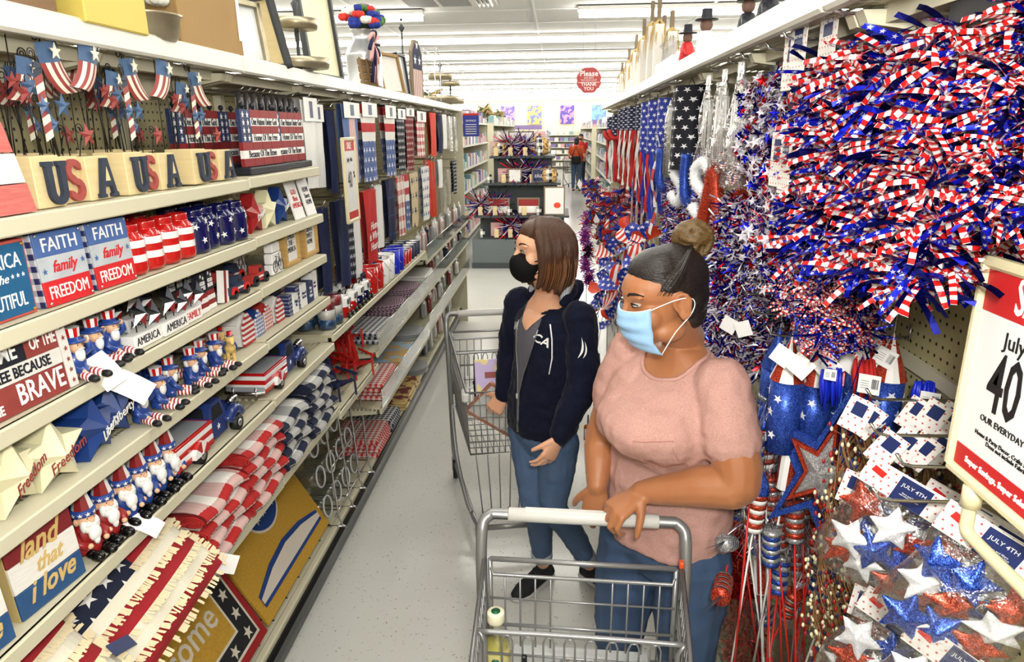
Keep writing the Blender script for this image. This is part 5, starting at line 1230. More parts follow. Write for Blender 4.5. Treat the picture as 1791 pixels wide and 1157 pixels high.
# fifth shelf
mat('love_red', (120, 34, 36), .6); mat('love_blue', (34, 72, 118), .6, fn=f_mottle((28, 64, 110), (50, 90, 134), 20)); mat('antique_gold', (206, 176, 112), .45)
def land_sign(y, x, label):
 t = new('verse_sign', y, S5, label, 'sign', 'land that I love signs', x=x); t.rotation_euler = (rad(-4), 0, R90-.1); t.scale = (.86, 1, .84)
 mb = MB(); mb.box((0, .012, .093), (.172, .020, .186)); obj('backing', mb, 'wood_end', t)
 for z, m in ((.155, 'love_red'), (.093, 'plank_white'), (.031, 'love_blue')): mb = MB(); mb.rbox((0, 0, z), (.170, .006, .0605), .0012); obj('plank', mb, m, t)
 text('land', .070, (-.01, -.004, .142), t, 'antique_gold', shear=.45, sx=.85, bold=.0012); text('that', .050, (.005, -.004, .094), t, 'antique_gold', shear=.45, sx=.85, bold=.0008); text('i love', .064, (.0, -.004, .044), t, 'antique_gold', shear=.45, sx=.85, bold=.0012); return t
land_sign(1.02, -.925, 'red, white and blue sign with gold script land that i love'); land_sign(.84, -.925, 'second land that i love sign at the lower left corner')
def gnome(y, x, label, coat, rz=0, h=1.0):
 t = new('gnome_figurine', y, S5, label, 'figurine', 'bearded gnomes with tall red and white hats', x=x, rz=R90+rz); t.scale = (h, h, h)
 mb = MB(); mb.ball((0, .006, .040), (.027, .023, .036), 16, 12); mb.ball((0, .002, .018), (.030, .026, .018), 14, 8); obj('coat', mb, coat, t)
 for s in (-1, 1):
  mb = MB(); mb.ball((s*.015, -.036, .010), (.012, .017, .011), 12, 8); mb.ball((s*.015, -.020, .012), (.010, .012, .010), 10, 6); obj('shoe', mb, 'black_gloss', t)
  mb = MB(); mb.tube([(s*.022, .004, .056), (s*.031, -.010, .040), (s*.022, -.024, .034)], [.009, .0095, .008], 10, 0); mb.ball((s*.019, -.027, .034), .006, 8, 6, 1); obj('arm', mb, [coat, 'skin_gnome'], t)
 mb = MB(); mb.ball((0, -.002, .084), (.0195, .018, .018), 16, 12); mb.ball((0, -.020, .083), (.0055, .006, .005), 8, 6)
 for s in (-1, 1): mb.ball((s*.0205, .0, .083), (.004, .006, .008), 8, 6)
 hd_ = obj('head', mb, 'skin_gnome', t)
 mb = MB()
 for s in (-1, 1): mb.ball((s*.0072, -.0175, .0885), (.0018, .0014, .0016), 6, 4)
 obj('eye', mb, 'near_black', hd_)
 mb = MB(); mb.ball((0, -.016, .068), (.018, .010, .016), 14, 10); mb.ball((0, -.022, .054), (.014, .009, .018), 12, 8); mb.ball((0, -.024, .040), (.007, .006, .012), 10, 6)
 for s in (-1, 1): mb.ball((s*.008, -.021, .076), (.008, .005, .004), 8, 6); mb.ball((s*.0135, -.012, .072), (.008, .008, .014), 8, 6)
 obj('beard', mb, 'white', hd_)
 mb = MB(); mb.lathe([(.020, .093), (.0235, .094), (.0235, .105), (.0205, .108)], (0, 0, 0), 20); obj('hat_band', mb, 'band_stars', hd_)
 mb = MB(); n = 8; apex = (.004, .006, .172)
 for k in range(n):
  a0, a1 = 2*PI*k/n, 2*PI*(k+1)/n; mb.add([(.0205*cos(a0), .0205*sin(a0), .106), (.0205*cos(a1), .0205*sin(a1), .106), (.002+.011*cos(a1), .002+.011*sin(a1), .142), (.002+.011*cos(a0), .002+.011*sin(a0), .142), apex], [(0, 1, 2, 3), (3, 2, 4)], [(k//2) % 2]*2, None, True)
 obj('hat_cone', mb, ['gnome_red', 'white'], hd_); return t
mat('black_gloss', (12, 12, 14), .12); mat('gnome_red', (126, 26, 26), .4); mat('gnome_blue', (30, 60, 130), .4); mat('gnome_coat_red', (140, 26, 26), .4); mat('band_stars', BLUE, .5, fn=lambda t: t.col(t.mix(t.stars(t.op('MULTIPLY', t.op('ARCTAN2', t.xyz()[0], t.xyz()[1]), .022), t.op('SUBTRACT', t.xyz()[2], .0925), .0138, .42), (36, 66, 140), (232, 230, 226))))
for i, (y, c, l) in enumerate(((1.152, 'gnome_coat_red', 'bearded gnome in a red coat beside the land that i love sign'), (1.212, 'gnome_coat_red', 'bearded gnome in a red coat, second from the sign, with a tiny flag'), (1.275, 'gnome_blue', 'bearded gnome in a blue coat, third from the sign'), (1.335, 'gnome_blue', 'bearded gnome in a blue coat, fourth from the sign'), (1.393, 'gnome_blue', 'bearded gnome in a blue coat, fifth from the sign'), (1.452, 'gnome_blue', 'bearded gnome in a blue coat next to the toy truck'))):
 gnome(y, -.945, l, c, -.25, .98)
for i, y in enumerate((1.17, 1.25, 1.33, 1.41)): gnome(y, -1.04, ('gnome in the second row behind the red coated pair', 'gnome in the second row behind the third', 'gnome in the second row behind the fourth', 'gnome in the second row behind the last')[i], 'gnome_blue', -.2, .98)
mat('truck_body_blue', (34, 52, 110), .25, coat=.4); mat('tin_grey', (172, 176, 182), .3, .3); mat('dark_glass', (24, 28, 32), .1)
def big_truck(y, z, label, x=-.985):
 """pickup seen from its tailgate: flag-striped bed, blue starred cab, round headlights"""
 t = new('toy_pickup', y, z, label, 'toy', 'tin toy pickups with flag beds', x=x); t.scale = (1.06, 1.06, 1.06)
 mb = MB(); hs = [.020+.0135*k for k in range(5)]
 for k in range(4): mb.rbox((-.085, 0, hs[k]+.0065), (.17, .125, .013), .001, None, 0 if k % 2 == 0 else 1)
 mb.rbox((-.085, 0, .078), (.172, .128, .007), .001, None, 0); mb.box((-.085, 0, .0818), (.155, .112, .001), None, 2); bed = obj('truck_bed', mb, ['red_gloss', 'white_gloss', 'tin_grey'], t)
 for s in (-1, 1):
  mb = MB(); mb.M = MT((-.075, s*.064, .024)); 
  for k in range(4): a0, a1 = PI*k/4, PI*(k+1)/4; mb.prism([(0, 0), (.034*cos(a0), .034*sin(a0)), (.034*cos((a0+a1)/2), .034*sin((a0+a1)/2)), (.034*cos(a1), .034*sin(a1))], .018, k % 2)
  obj('fender', mb, ['red_gloss', 'white_gloss'], t)
 mb = MB(); mb.M = MT((0, 0, 0)); mb.prism([(.0, .022), (.085, .022), (.085, .070), (.062, .118), (.015, .118), (.0, .095)], .115); cab = obj('cab', mb, 'truck_body_blue', t)
 mb = MB(); mb.M = MT((0, -.0578, 0)); mb.prism([(.012, .072), (.070, .072), (.056, .108), (.018, .108)], .001); mb.M = MT((0, .0578, 0)); mb.prism([(.012, .072), (.070, .072), (.056, .108), (.018, .108)], .001); mb.M = None; mb.box((-.0008, 0, .098), (.001, .085, .026)); obj('window', mb, 'dark_glass', cab)
 mb = MB(); mb.rbox((.125, 0, .048), (.085, .085, .050), .012); obj('hood', mb, 'truck_body_blue', t)
 for s in (-1, 1):
  mb = MB(); mb.tube(smooth_path([(.085, s*.058, .040), (.105, s*.060, .058), (.130, s*.060, .060), (.158, s*.058, .040)], [1]*4, 3)[0], .016, 8); obj('fender', mb, 'truck_body_blue', t)
  mb = MB(); mb.tube([(.130, s*.045, .078), (.158, s*.045, .078), (.160, s*.045, .078)], [.010, .014, .012], 12); obj('headlight', mb, 'chrome', t)
  mb = MB(); mb.M = MT((.040, s*.0582, .048)); mb.prism(star_pts(.009), .001); obj('star', mb, 'white_gloss', cab)
  for xx in (-.075, .125):
   mb = MB(); mb.tube([(xx, s*.052, .021), (xx, s*.072, .021)], .021, 18); w = obj('wheel', mb, 'black', t); mb = MB(); mb.tube([(xx, s*.071, .021), (xx, s*.0735, .021)], .010, 12); obj('hubcap', mb, 'chrome', w)
 mb = MB(); mb.tube([(-.178, -.062, .024), (-.180, 0, .024), (-.178, .062, .024)], .005, 8)
 for s in (-1, 1): mb.tube([(-.180, s*.035, .012), (-.180, s*.035, .040)], .004, 8)
 obj('bumper', mb, 'chrome', t); mb = MB(); mb.box((-.172, 0, .03), (.003, .12, .02)); obj('tailgate_panel', mb, 'tin_grey', t); return t
b1 = big_truck(1.625, S5, 'tin toy pickup with flag-striped bed beside the gnomes'); b2 = dup(b1, (-.985, 2.15, S5+.004), R90, 'tin toy pickup with flag-striped bed on the narrow shelf'); 
# sixth shelf: flag pillows, folded checked throws
mat('pillow_stars', NAVY, .9, fn=f_stars((22, 28, 50), (228, 226, 220), .045, (0, 1), .40, 'UV')); mat('pillow_red', (150, 26, 34), .9); mat('fringe', (222, 206, 168), .95)
def pillow(y, x, z, rot, label):
 t = empty('flag_pillow', (x, y, z), 0, label, 'pillow', 'fringed flag pillows'); t.rotation_euler = rot; W_, H_ = .36, .36
 def P(u, v, s=1):
  a = sin(PI*min(max(u, 0), 1))**.5*sin(PI*min(max(v, 0), 1))**.5; return VE(((u-.5)*W_, -s*.055*a+.004*sin(u*17)*sin(v*13), (v-.5)*H_))
 mb = MB(); mb.sheet(lambda u, v: P(u, v, -1), 12, 12); obj('back_cover', mb, 'pillow_red', t)
 mb = MB(); N = 24
 for j in range(N):
  for i in range(N):
   u0, u1, v0, v1 = i/N, (i+1)/N, j/N, (j+1)/N; ca = u0 < .46 and v0 > .42; st = int(v0*8) % 2
   mb.add([P(u0, v0), P(u1, v0), P(u1, v1), P(u0, v1)], [(0, 1, 2, 3)], 0 if ca else (1 if st == 0 else 2), [[(u0*W_, v0*H_), (u1*W_, v0*H_), (u1*W_, v1*H_), (u0*W_, v1*H_)]], True)
 obj('front_cover', mb, ['pillow_stars', 'pillow_red', 'aged_white'], t)
 mb = MB()
 for v in [k/8 for k in range(1, 9)]:
  for k in range(110):
   u = (0 if v < .44 else .46)+random.random()*(1 if v < .44 else .54); p = P(u, v); w = .004; dz = random.uniform(.012, .020); dx = random.uniform(-.004, .004)
   mb.add([p+VE((-w/2, -.001, 0)), p+VE((w/2, -.001, 0)), p+VE((dx+w/2, -.009, -dz)), p+VE((dx-w/2, -.008, -dz))], [(0, 1, 2, 3)])
 for e in range(4):
  for k in range(50):
   q = random.random(); p = P(*((q, 0), (q, 1), (0, q), (1, q))[e]); d = ((0, -1), (0, 1), (-1, 0), (1, 0))[e]; L = random.uniform(.012, .02); w = .006; pv = VE((d[1]*w/2, 0, d[0]*w/2))
   mb.add([p-pv, p+pv, p+pv+VE((d[0]*L, -.004, d[1]*L)), p-pv+VE((d[0]*L, -.004, d[1]*L))], [(0, 1, 2, 3)])
 obj('fringe', mb, 'fringe', t, kind='stuff'); return t
pillow(1.265, -.98, S6+.145, (rad(-42), rad(-10), R90-.05), 'fringed flag pillow with navy starry corner, leaning on the sixth shelf'); pillow(.90, -.98, S6+.145, (rad(-42), rad(-8), R90-.05), 'second fringed flag pillow in the lower left corner')
t = new('hang_tag', 1.10, S6+.10, 'small navy card tag on the corner of the left flag pillow', 'tag', x=-.88); t.rotation_euler = (-.9, .4, R90); mb = MB(); mb.rbox((0, 0, 0), (.07, .002, .03), .0005); obj('card', mb, 'sign_navy', t)
mat('throw_red', RED, .95, fn=lambda t: (f_gingham((232, 228, 220), (168, 34, 32), .11, (0, 1), 'UV')(t))); mat('throw_navy', NAVY, .95, fn=f_gingham((230, 228, 222), (26, 32, 56), .11, (0, 1), 'UV'))
def throw_(y, x, z, L, m, label, group, rz=0.0, hh=.042, d=.20):
 """folded knitted throw: rounded slab with ribs and a rolled front edge"""
 t = empty('folded_throw', (x, y, z), R90+rz, label, 'blanket', group); mb = MB(); n = 40; mm = 18
 def P(u, v):
  a = v*2*PI; cx = math.copysign(abs(cos(a))**.55, cos(a))*d/2; cz = math.copysign(abs(sin(a))**.8, sin(a))*hh/2
  rib = .0016*sin(u*150)+.004*sin(u*9+z*40); return VE(((u-.5)*L, -cx+.008*sin(u*5+z*70), cz+rib+.004*sin(u*7+cx*30)+hh/2))
 V = [P(i/n, j/mm) for j in range(mm) for i in range(n+1)]; F = []; Uv = []
 for j in range(mm):
  for i in range(n):
   a = j*(n+1)+i; b = ((j+1) % mm)*(n+1)+i; F.append((a, a+1, b+1, b)); v0, v1 = j/mm*(2*d), (j+1)/mm*2*d; Uv.append([(i/n*L, v0), ((i+1)/n*L, v0), ((i+1)/n*L, v1), (i/n*L, v1)])
 for e in (0, n): F.append(tuple(j*(n+1)+e for j in range(mm))[::(1 if e else -1)]); Uv.append([(0, 0)]*mm)
 mb.add(V, F, None, Uv, True); obj('knit_body', mb, m, t)
 mb = MB()     # spiral of folded layers at the end facing the aisle walker
 for k in range(2):
  hh2 = hh*(.34-.13*k); mb.tube([(-L/2-.001, -d/2*.86+d*.3*0+cos(a)*.030*(1-.3*k)+.02, hh/2+sin(a)*hh2) for a in [2*PI*i/14 for i in range(13)]], .0028, 6)
 obj('rolled_edge', mb, m, t); return t
k = 0; ords = ('bottom', 'second', 'third', 'fourth', 'fifth')
for i in range(4): throw_(1.60, -.985, S6+.042*i, .28-.012*i, 'throw_red', 'folded red gingham throw, %s of the stack beside the flag pillow' % ords[i], 'folded red gingham throws', .04*(-1)**i)
for i in range(5): throw_(1.86, -.985, S6+.042*i, .27, 'throw_red', 'folded red gingham throw, %s of the stack beside the navy throws' % ords[i], 'folded red gingham throws', .05*(-1)**i)
for i in range(4): throw_(2.115, -.985, S6+.004+.044*i, .24, 'throw_navy', 'folded navy gingham throw, %s of the stack next to the red ones' % ords[i], 'folded navy gingham throws', .05*(-1)**i, .044)
for i in range(5): throw_(2.38, -.985, S6+.004+.044*i, .26, 'throw_navy', 'folded navy gingham throw, %s of the stack at the shelf end' % ords[i], 'folded navy gingham throws', .05*(-1)**i, .044)
# mats leaning on the base deck
mat('coir', (190, 146, 44), .95, fn=lambda t: (t.col(t.mix(t.noise(t.vec(), 120, 3), (166, 122, 34), (210, 166, 60))), t.bump(t.noise(t.vec(), 400, 2), .6, .003))); mat('coir_black', (26, 26, 30), .95, fn=lambda t: t.bump(t.noise(t.vec(), 400, 2), .6, .003)); mat('coir_red', (150, 24, 26), .95, fn=lambda t: t.bump(t.noise(t.vec(), 400, 2), .6, .003)); mat('coir_white', (214, 204, 188), .95, fn=lambda t: t.bump(t.noise(t.vec(), 400, 2), .6, .003)); mat('coir_blue', (26, 60, 126), .95, fn=lambda t: t.bump(t.noise(t.vec(), 400, 2), .6, .003))
def doormat(W_, H_, rot, loc, label):
 t = empty('doormat', loc, 0, label, 'doormat'); t.rotation_euler = rot; return t
t = doormat(.75, .45, (rad(-28), 0, R90), (-1.035, 1.62, .205), 'welcome doormat with black starry border and red edge leaning on the base deck')
def slab(name, x0, x1, z0, z1, d, m, par, y=0): mb = MB(); mb.rbox(((x0+x1)/2, y, (z0+z1)/2), (x1-x0, d, z1-z0), .003); return obj(name, mb, m, par)
b = slab('mat_base', -.375, .375, 0, .46, .014, 'coir_red', t); slab('border', -.345, .345, .03, .43, .017, 'coir_white', t); slab('border', -.335, .335, .04, .42, .018, 'coir_black', t); slab('inner_border', -.26, .26, .10, .36, .020, 'coir_white', t); slab('mat_centre', -.25, .25, .11, .35, .022, 'coir', t)
text('welcome', .13, (0, -.012, .225), t, 'coir_white', depth=.0008, sx=.92, bold=.001)
for k in range(7):
 for z in (.07, .39): mb = MB(); mb.M = MT((-.29+k*.0967, -.010, z)); mb.prism(star_pts(.024, rot=.2*k), .003); obj('star', mb, 'coir_white', t)
for z in (.15, .23, .31):
 for x in (-.297, .297): mb = MB(); mb.M = MT((x, -.010, z)); mb.prism(star_pts(.024, rot=.2), .003); obj('star', mb, 'coir_white', t)
t = doormat(.6, .42, (rad(-30), 0, R90), (-1.04, 2.34, .205), 'mustard coir doormat with blue starry oval leaning on the base deck')
slab('mat_base', -.32, .36, 0, .50, .016, 'coir', t)
mb = MB(); mb.M = MT((.02, -.008, .33)); mb.prism([(.135*cos(a), .11*sin(a)) for a in [2*PI*k/28 for k in range(28)]], .005); obj('oval_rim', mb, 'coir_white', t)
mb = MB(); mb.M = MT((.02, -.0095, .33)); mb.prism([(.125*cos(a), .10*sin(a)) for a in [2*PI*k/28 for k in range(28)]], .005); ov = obj('oval', mb, 'coir_blue', t)
for x, z in ((-.05, .03), (.0, -.035), (.05, .035), (.075, -.03), (-.06, -.04), (.0, .065)): mb = MB(); mb.M = MT((.02+x, -.0125, .33+z)); mb.prism(star_pts(.022, rot=x*5), .002); obj('star', mb, 'coir_white', ov)
mb = MB(); mb.M = MT((.02, -.0095, 0)); mb.prism([(-.30, .05), (.30, .05), (.30, .10), (.15, .14), (0, .155), (-.15, .14), (-.30, .10)], .005); obj('band', mb, 'coir_blue', t)
mb = MB(); mb.M = MT((.02, -.0105, 0)); mb.prism([(-.30, .065), (.30, .065), (.30, .085), (.15, .12), (0, .135), (-.15, .12), (-.30, .085)], .005); obj('band', mb, 'coir_white', t)
# ================================================================ goods on the right gondola (fronts face the aisle, towards -x)
L90 = -PI/2
def _rib(c1, c2):
 def f(t):
  v = t.xyz('UV'); t.col(t.mix(t.band(v[1], .22, .5), c1, c2))
 return f
mat('ribbon_stripe', RED, .35, .15, fn=_rib((226, 222, 220), (196, 26, 24)))
mat('ribbon_star', (20, 28, 150), .22, .7, fn=lambda t: t.col(t.mix(t.star(t.op('SUBTRACT', t.xyz('UV')[0], .5), t.op('MULTIPLY', t.op('SUBTRACT', t.op('FRACT', t.op('MULTIPLY', t.xyz('UV')[1], 4.0)), .5), 2.0), .5), (22, 34, 190), (225, 225, 232))))
mat('foil_navy', (12, 16, 90), .25, .85); mat('tinsel_white', (214, 208, 216), .35, .3)
def garland_mesh(H, n, ln, wd, mats, seed, R=.05, segs=4, weights=None, droop=.6, zigzag=0.0):
 rn = RN(seed); mb = MB()
 for k in range(n):
  z = -rn.random()*H; a = rn.uniform(0, 2*PI); el = rn.uniform(-1.0, .75); d = VE((cos(a)*cos(el), sin(a)*cos(el), sin(el)))
  p = VE((rn.gauss(0, R*.35), rn.gauss(0, R*.35), z)); L = ln*rn.uniform(.6, 1.15); s = d.cross(VE((rn.uniform(-1, 1), rn.uniform(-1, 1), rn.uniform(-1, 1)))).normalized()*wd/2
  m = rn.choices(range(len(mats)), weights)[0]; V = []; U = []; cur = d.copy(); tw = rn.uniform(-.5, .5)
  for i in range(segs+1):
   V += [p-s, p+s]; p = p+cur*L/segs; cur = (cur+VE((0, 0, -droop*L/segs*12*rn.uniform(.3, 1)))).normalized()
   s = MR(tw, 3, cur) @ s
  mb.add(V, [(2*i, 2*i+1, 2*i+3, 2*i+2) for i in range(segs)], m, [[(0, i/segs), (1, i/segs), (1, (i+1)/segs), (0, (i+1)/segs)] for i in range(segs)], False)
 return mb
def star_garland_mesh(H, n, seed, R=.07, sz=.022):
 mb = garland_mesh(H, n*3, .05, .0022, None or ['a', 'b', 'c', 'd'], seed, R, 3); rn = RN(seed+5)
 for k in range(n):
  a = rn.uniform(0, 2*PI); r = R*rn.uniform(.5, 1.25); c = VE((r*cos(a), r*sin(a), -rn.random()*H)); M = MT(c) @ Euler((rn.uniform(-.8, .8), rn.uniform(-.8, .8), rn.uniform(0, 6.3))).to_matrix().to_4x4()
  p = star_pts(sz*rn.uniform(.6, 1.25)); mb.M = M; mb.add([(x, 0, z) for x, z in p]+[(0, -.003, 0)], [(i, (i+1) % 10, 10) for i in range(10)], rn.choices((0, 1, 2, 3), (2, 2, 1, 5))[0]); mb.M = None
 return mb
SM = ['foil_blue', 'foil_red', 'foil_navy', 'tinsel_white']
RIB = [garland_mesh(.42, 640, .082, .0092, [0, 1, 2, 3], 20+i, .05, 5, (6, 2.6, 2.2, .8), .7).mesh('ribbons', ['ribbon_stripe', 'ribbon_star', 'foil_navy', 'foil_blue']) for i in range(3)]
TIN = [garland_mesh(.42, 3600, .034, .0042, [0, 1, 2, 3], 40+i, .04, 2, (2, 1.6, 1.8, 4), .3).mesh('tinsel', SM) for i in range(2)]
STG = [star_garland_mesh(.36, 210, 60+i).mesh('stars', SM) for i in range(2)]
SMALLR = garland_mesh(.42, 1500, .055, .006, [0, 1, 2, 3], 47, .05, 3, (6, 3, 2, 1), .35).mesh('ribbons', ['ribbon_stripe', 'ribbon_star', 'foil_navy', 'foil_blue'])
mat('card_navy', (26, 40, 92), .5)
def header(par, w=.07, h=.13, z=.0, words=True, y=-.02):
 mb = MB(); mb.rbox((0, y, z+h/2), (w, .0012, h), .0004); c = obj('header_card', mb, 'dotted_card', par); mb = MB(); mb.box((0, y-.001, z+h*.68), (w*.5, .0006, h*.38)); l = obj('label_patch', mb, 'card_navy', c)
 if words: text('JULY 4TH', w*.12, (0, y-.0018, z+h*.72), c, 'card_white', depth=.0002)
 return c
HN = 'above the thick ribbons|above the star garlands|left of the star garlands|over the clear bags|at the far clear bags|top, near the sale sign|top right corner|under the upper star garlands|first over the rockets|nearest over the rockets|third over the rockets|carrying the dotted cards|beside the dotted cards|holding the middle star bag|behind the sale sign frame|beside the blue tulle'.split('|')
def hook(x, y, z, par=None, L=None):
 """chrome peg hook from the board"""
 L = (RB-x) if L is None else L; mb = MB(); mb.tube([(RB, y, z), (x+.03, y, z), (x+.012, y, z+.004), (x, y, z+.022)], .003, 6); mb.tube([(RB, y, z+.03), (RB, y, z-.01)], .004, 6)
 t = empty('peg_hook', (0, 0, 0), 0, 'chrome peg hook on the right pegboard, '+HN.pop(0), 'hook', 'chrome peg hooks on the right pegboard'); obj('wire', mb, 'chrome', t); return t
gid = [0]
def place_garland(me, x, y, z, label, group, sc=1.0, card=None):
 t = empty('tinsel_garland', (x, y, z), 0, label, 'garland', group); t.scale = (sc, sc, sc); gid[0] += 1
 o = obj('foil_strands', me, None, t, (0, 0, 0), (0, 0, gid[0]*1.9), kind='stuff')
 if card: c = header(t, .06, .10, -.01, words=False, y=0); c.rotation_euler = (0, 0, L90); c.location = (0, 0, .0)
 return t
rows = [(.50, 1.36, 2.04, 1.0), (.49, 1.22, 2.06, 1.0), (.50, 1.09, 2.05, 1.0), (.51, .97, 2.05, .95), (.53, .87, 2.07, .72), (.56, .80, 2.08, .70), (.62, 1.30, 2.05, 1.0), (.62, 1.16, 2.06, 1.05), (.63, 1.03, 2.06, 1.0), (.66, .93, 2.07, .72), (.72, 1.12, 2.05, .98), (.73, .98, 2.07, .75), (.60, 1.40, 2.0, .98)]
names = ['front row, next to the star garlands', 'front row, second from the star garlands', 'front row, third from the star garlands', 'front row, above the hanging card header', 'front row, just above the sale sign', 'front row, over the right end of the sale sign', 'middle row, behind the first', 'middle row, behind the second', 'middle row, behind the third', 'middle row, above the sale sign', 'back row, against the pegboard', 'back row, nearest the pegboard above the sale sign', 'middle row, beside the star garlands']
for i, (x, y, z, s) in enumerate(rows): place_garland(RIB[i % 3], x, y, z, 'striped flag ribbon garland, '+names[i], 'thick striped flag ribbon garlands', s).scale = (s, s, s*.84)
for i, (x, y, z, s) in enumerate(((.50, 1.44, 1.90, .8), (.56, 1.48, 1.86, .8), (.52, 1.34, 1.82, .75), (.60, 1.36, 1.84, .8))): place_garland(SMALLR, x, y, z, ('narrow ribbon garland left of the thick ribbons', 'narrow ribbon garland behind the dotted cards', 'narrow ribbon garland under the thick ribbons', 'narrow ribbon garland by the pegboard side')[i], 'narrow striped ribbon garlands', s)
sg = [(.49, 1.80, 2.04, .62), (.50, 1.67, 2.05, .66), (.51, 1.55, 2.05, .7), (.52, 1.44, 2.05, .62), (.60, 1.74, 2.04, .7), (.60, 1.58, 2.05, .7), (.50, 1.66, 1.84, .7), (.51, 1.55, 1.82, .7), (.52, 1.44, 1.81, .65), (.60, 1.58, 1.82, .7), (.60, 1.48, 1.80, .62)]
sn = ['upper row, beside the clear bags', 'upper row, second from the clear bags', 'upper row, third from the clear bags', 'upper row, touching the thick ribbons', 'upper row, behind the first two', 'upper row, behind the last two', 'lower row, beside the fine tinsel', 'lower row, under the dotted cards', 'lower row, touching the ribbons', 'lower row, behind the middle', 'lower row, by the pegboard']
for i, (x, y, z, s) in enumerate(sg): place_garland(STG[i % 2], x, y, z, 'red, white and blue star garland, '+sn[i], 'foil star garlands', s)
tg = [(.49, 2.95, 1.72, .9), (.49, 2.75, 1.70, 1.0), (.50, 2.55, 1.70, 1.0), (.50, 2.38, 1.70, 1.05), (.50, 2.2, 1.71, 1.05), (.50, 2.04, 1.73, 1.1), (.51, 1.9, 1.74, .95), (.52, 1.77, 1.73, .68), (.60, 2.46, 1.7, 1.1), (.60, 2.1, 1.72, 1.15), (.60, 1.86, 1.73, 1.15), (.61, 1.70, 1.72, .6), (.52, 1.9, 1.50, .75), (.53, 2.05, 1.45, .7), (.60, 1.84, 1.56, .5), (.70, 1.95, 1.7, 1.1), (.70, 1.78, 1.74, .7), (.50, 3.12, 1.70, .85)]
tn = ['hanging beyond the bun', 'second from the far end', 'third from the far end', 'fourth from the far end', 'above the hair bun', 'right of the hair bun', 'right of the woman in pink', 'beside the star garlands', 'second row beyond the bun', 'second row right of the bun', 'second row right of the woman', 'second row under the star garlands', 'low strand above the pink shoulder', 'low strand behind the ear', 'low strand over the rocket hooks', 'back row beside the bun', 'back row above the rockets', 'at the far end of the tinsel']
for i, (x, y, z, s) in enumerate(tg): place_garland(TIN[i % 2], x, y, z, 'fine red, white and blue tinsel garland, '+tn[i], 'fine mixed tinsel garlands', s)
# black board backing glimpsed between garlands and hooks
for y, x, z in ((1.44, .42, 2.09), (1.62, .44, 2.09), (1.83, .44, 2.09), (2.05, .46, 2.10), (2.3, .46, 2.10), (1.2, .42, 2.10), (1.0, .42, 2.10), (1.5, .45, 1.86), (1.62, .46, 1.50), (1.54, .48, 1.47), (1.70, .46, 1.53), (1.16, .56, 1.40), (1.06, .56, 1.39), (1.12, .55, 1.26), (1.0, .50, 1.36), (1.28, .60, 1.42)): hook(x, y, z)
# dotted header cards with the navy label
for i, (x, y, z, w, h) in enumerate(((.45, 1.43, 1.80, .07, .12), (.455, 1.50, 1.81, .065, .11), (.47, 1.45, 1.79, .07, .12), (.46, 1.30, 2.03, .08, .10), (.45, 1.42, 2.02, .07, .10), (.46, 1.48, 2.0, .07, .11))):
 t = empty('header_card', (x, y, z), L90+.1*(i % 3), ('dotted July 4th card in front of the lower star garlands', 'dotted card with navy label left of the July 4th one', 'dotted card directly behind the July 4th one', 'dotted header card above the thick ribbons', 'dotted header card over the star garlands', 'tilted dotted card over the star garlands')[i], 'card', 'dotted header cards'); header(t, w, h, 0, True, 0)
t = empty('header_card', (.50, .93, 2.09), L90, 'plain black hanging card at the top of the thick ribbons', 'card'); mb = MB(); mb.rbox((0, 0, 0), (.12, .003, .09), .001); obj('card', mb, 'black', t)
# clear bags of flag picks
mat('pick_stripe', RED, .4, fn=f_stripes((230, 228, 226), (180, 40, 40), .006, 2))
for i, (y, x) in enumerate(((2.32, .47), (2.22, .50), (2.10, .47), (1.98, .49), (1.88, .46), (1.80, .52), (2.40, .52))):
 t = empty('pick_bag', (x, y, 2.075), L90+.2, 'clear bag of small flag picks on the upper hooks, '+('first from the far end', 'second from the far end', 'third from the far end', 'fourth from the far end', 'beside the star garlands', 'behind the last one', 'half hidden at the far end')[i], 'bag', 'clear bags of flag picks')
 rn = RN(i); mb = MB(); mb.rbox((0, 0, -.02), (.035, .002, .07), .0006); obj('hang_strip', mb, 'black_gloss' if i % 2 else 'clear_film', t)
 mb = MB(); mb.sheet(lambda u, v: VE(((.055+.012*sin(v*9+i))*cos(u*2*PI)*(.25+.75*min(1, v*2.2)), .022*sin(u*2*PI)*(.3+.7*v)+.004*sin(u*23+v*11), -.03-.27*v)), 20, 14); f_ = obj('film_bag', mb, 'clear_film', t)
 mb = MB()
 for k in range(16): a = rn.uniform(-.03, .03); b = rn.uniform(-.012, .012); mb.tube([(a*.6, b, -.06), (a, b, -.24)], .0013, 5)
 obj('pick_stick', mb, 'card_white', f_, kind='stuff'); mb = MB()
 for k in range(16): M = MT((rn.uniform(-.035, .035), rn.uniform(-.014, .014), rn.uniform(-.29, -.21))) @ Euler((rn.uniform(-1, 1), rn.uniform(-1, 1), 0)).to_matrix().to_4x4(); mb.M = M; mb.box((0, 0, 0), (.028, .001, .02), mi=0); mb.box((-.008, -.001, .004), (.012, .001, .011), mi=1)
 obj('small_flag', mb, ['pick_stripe', 'card_navy'], f_, kind='stuff')
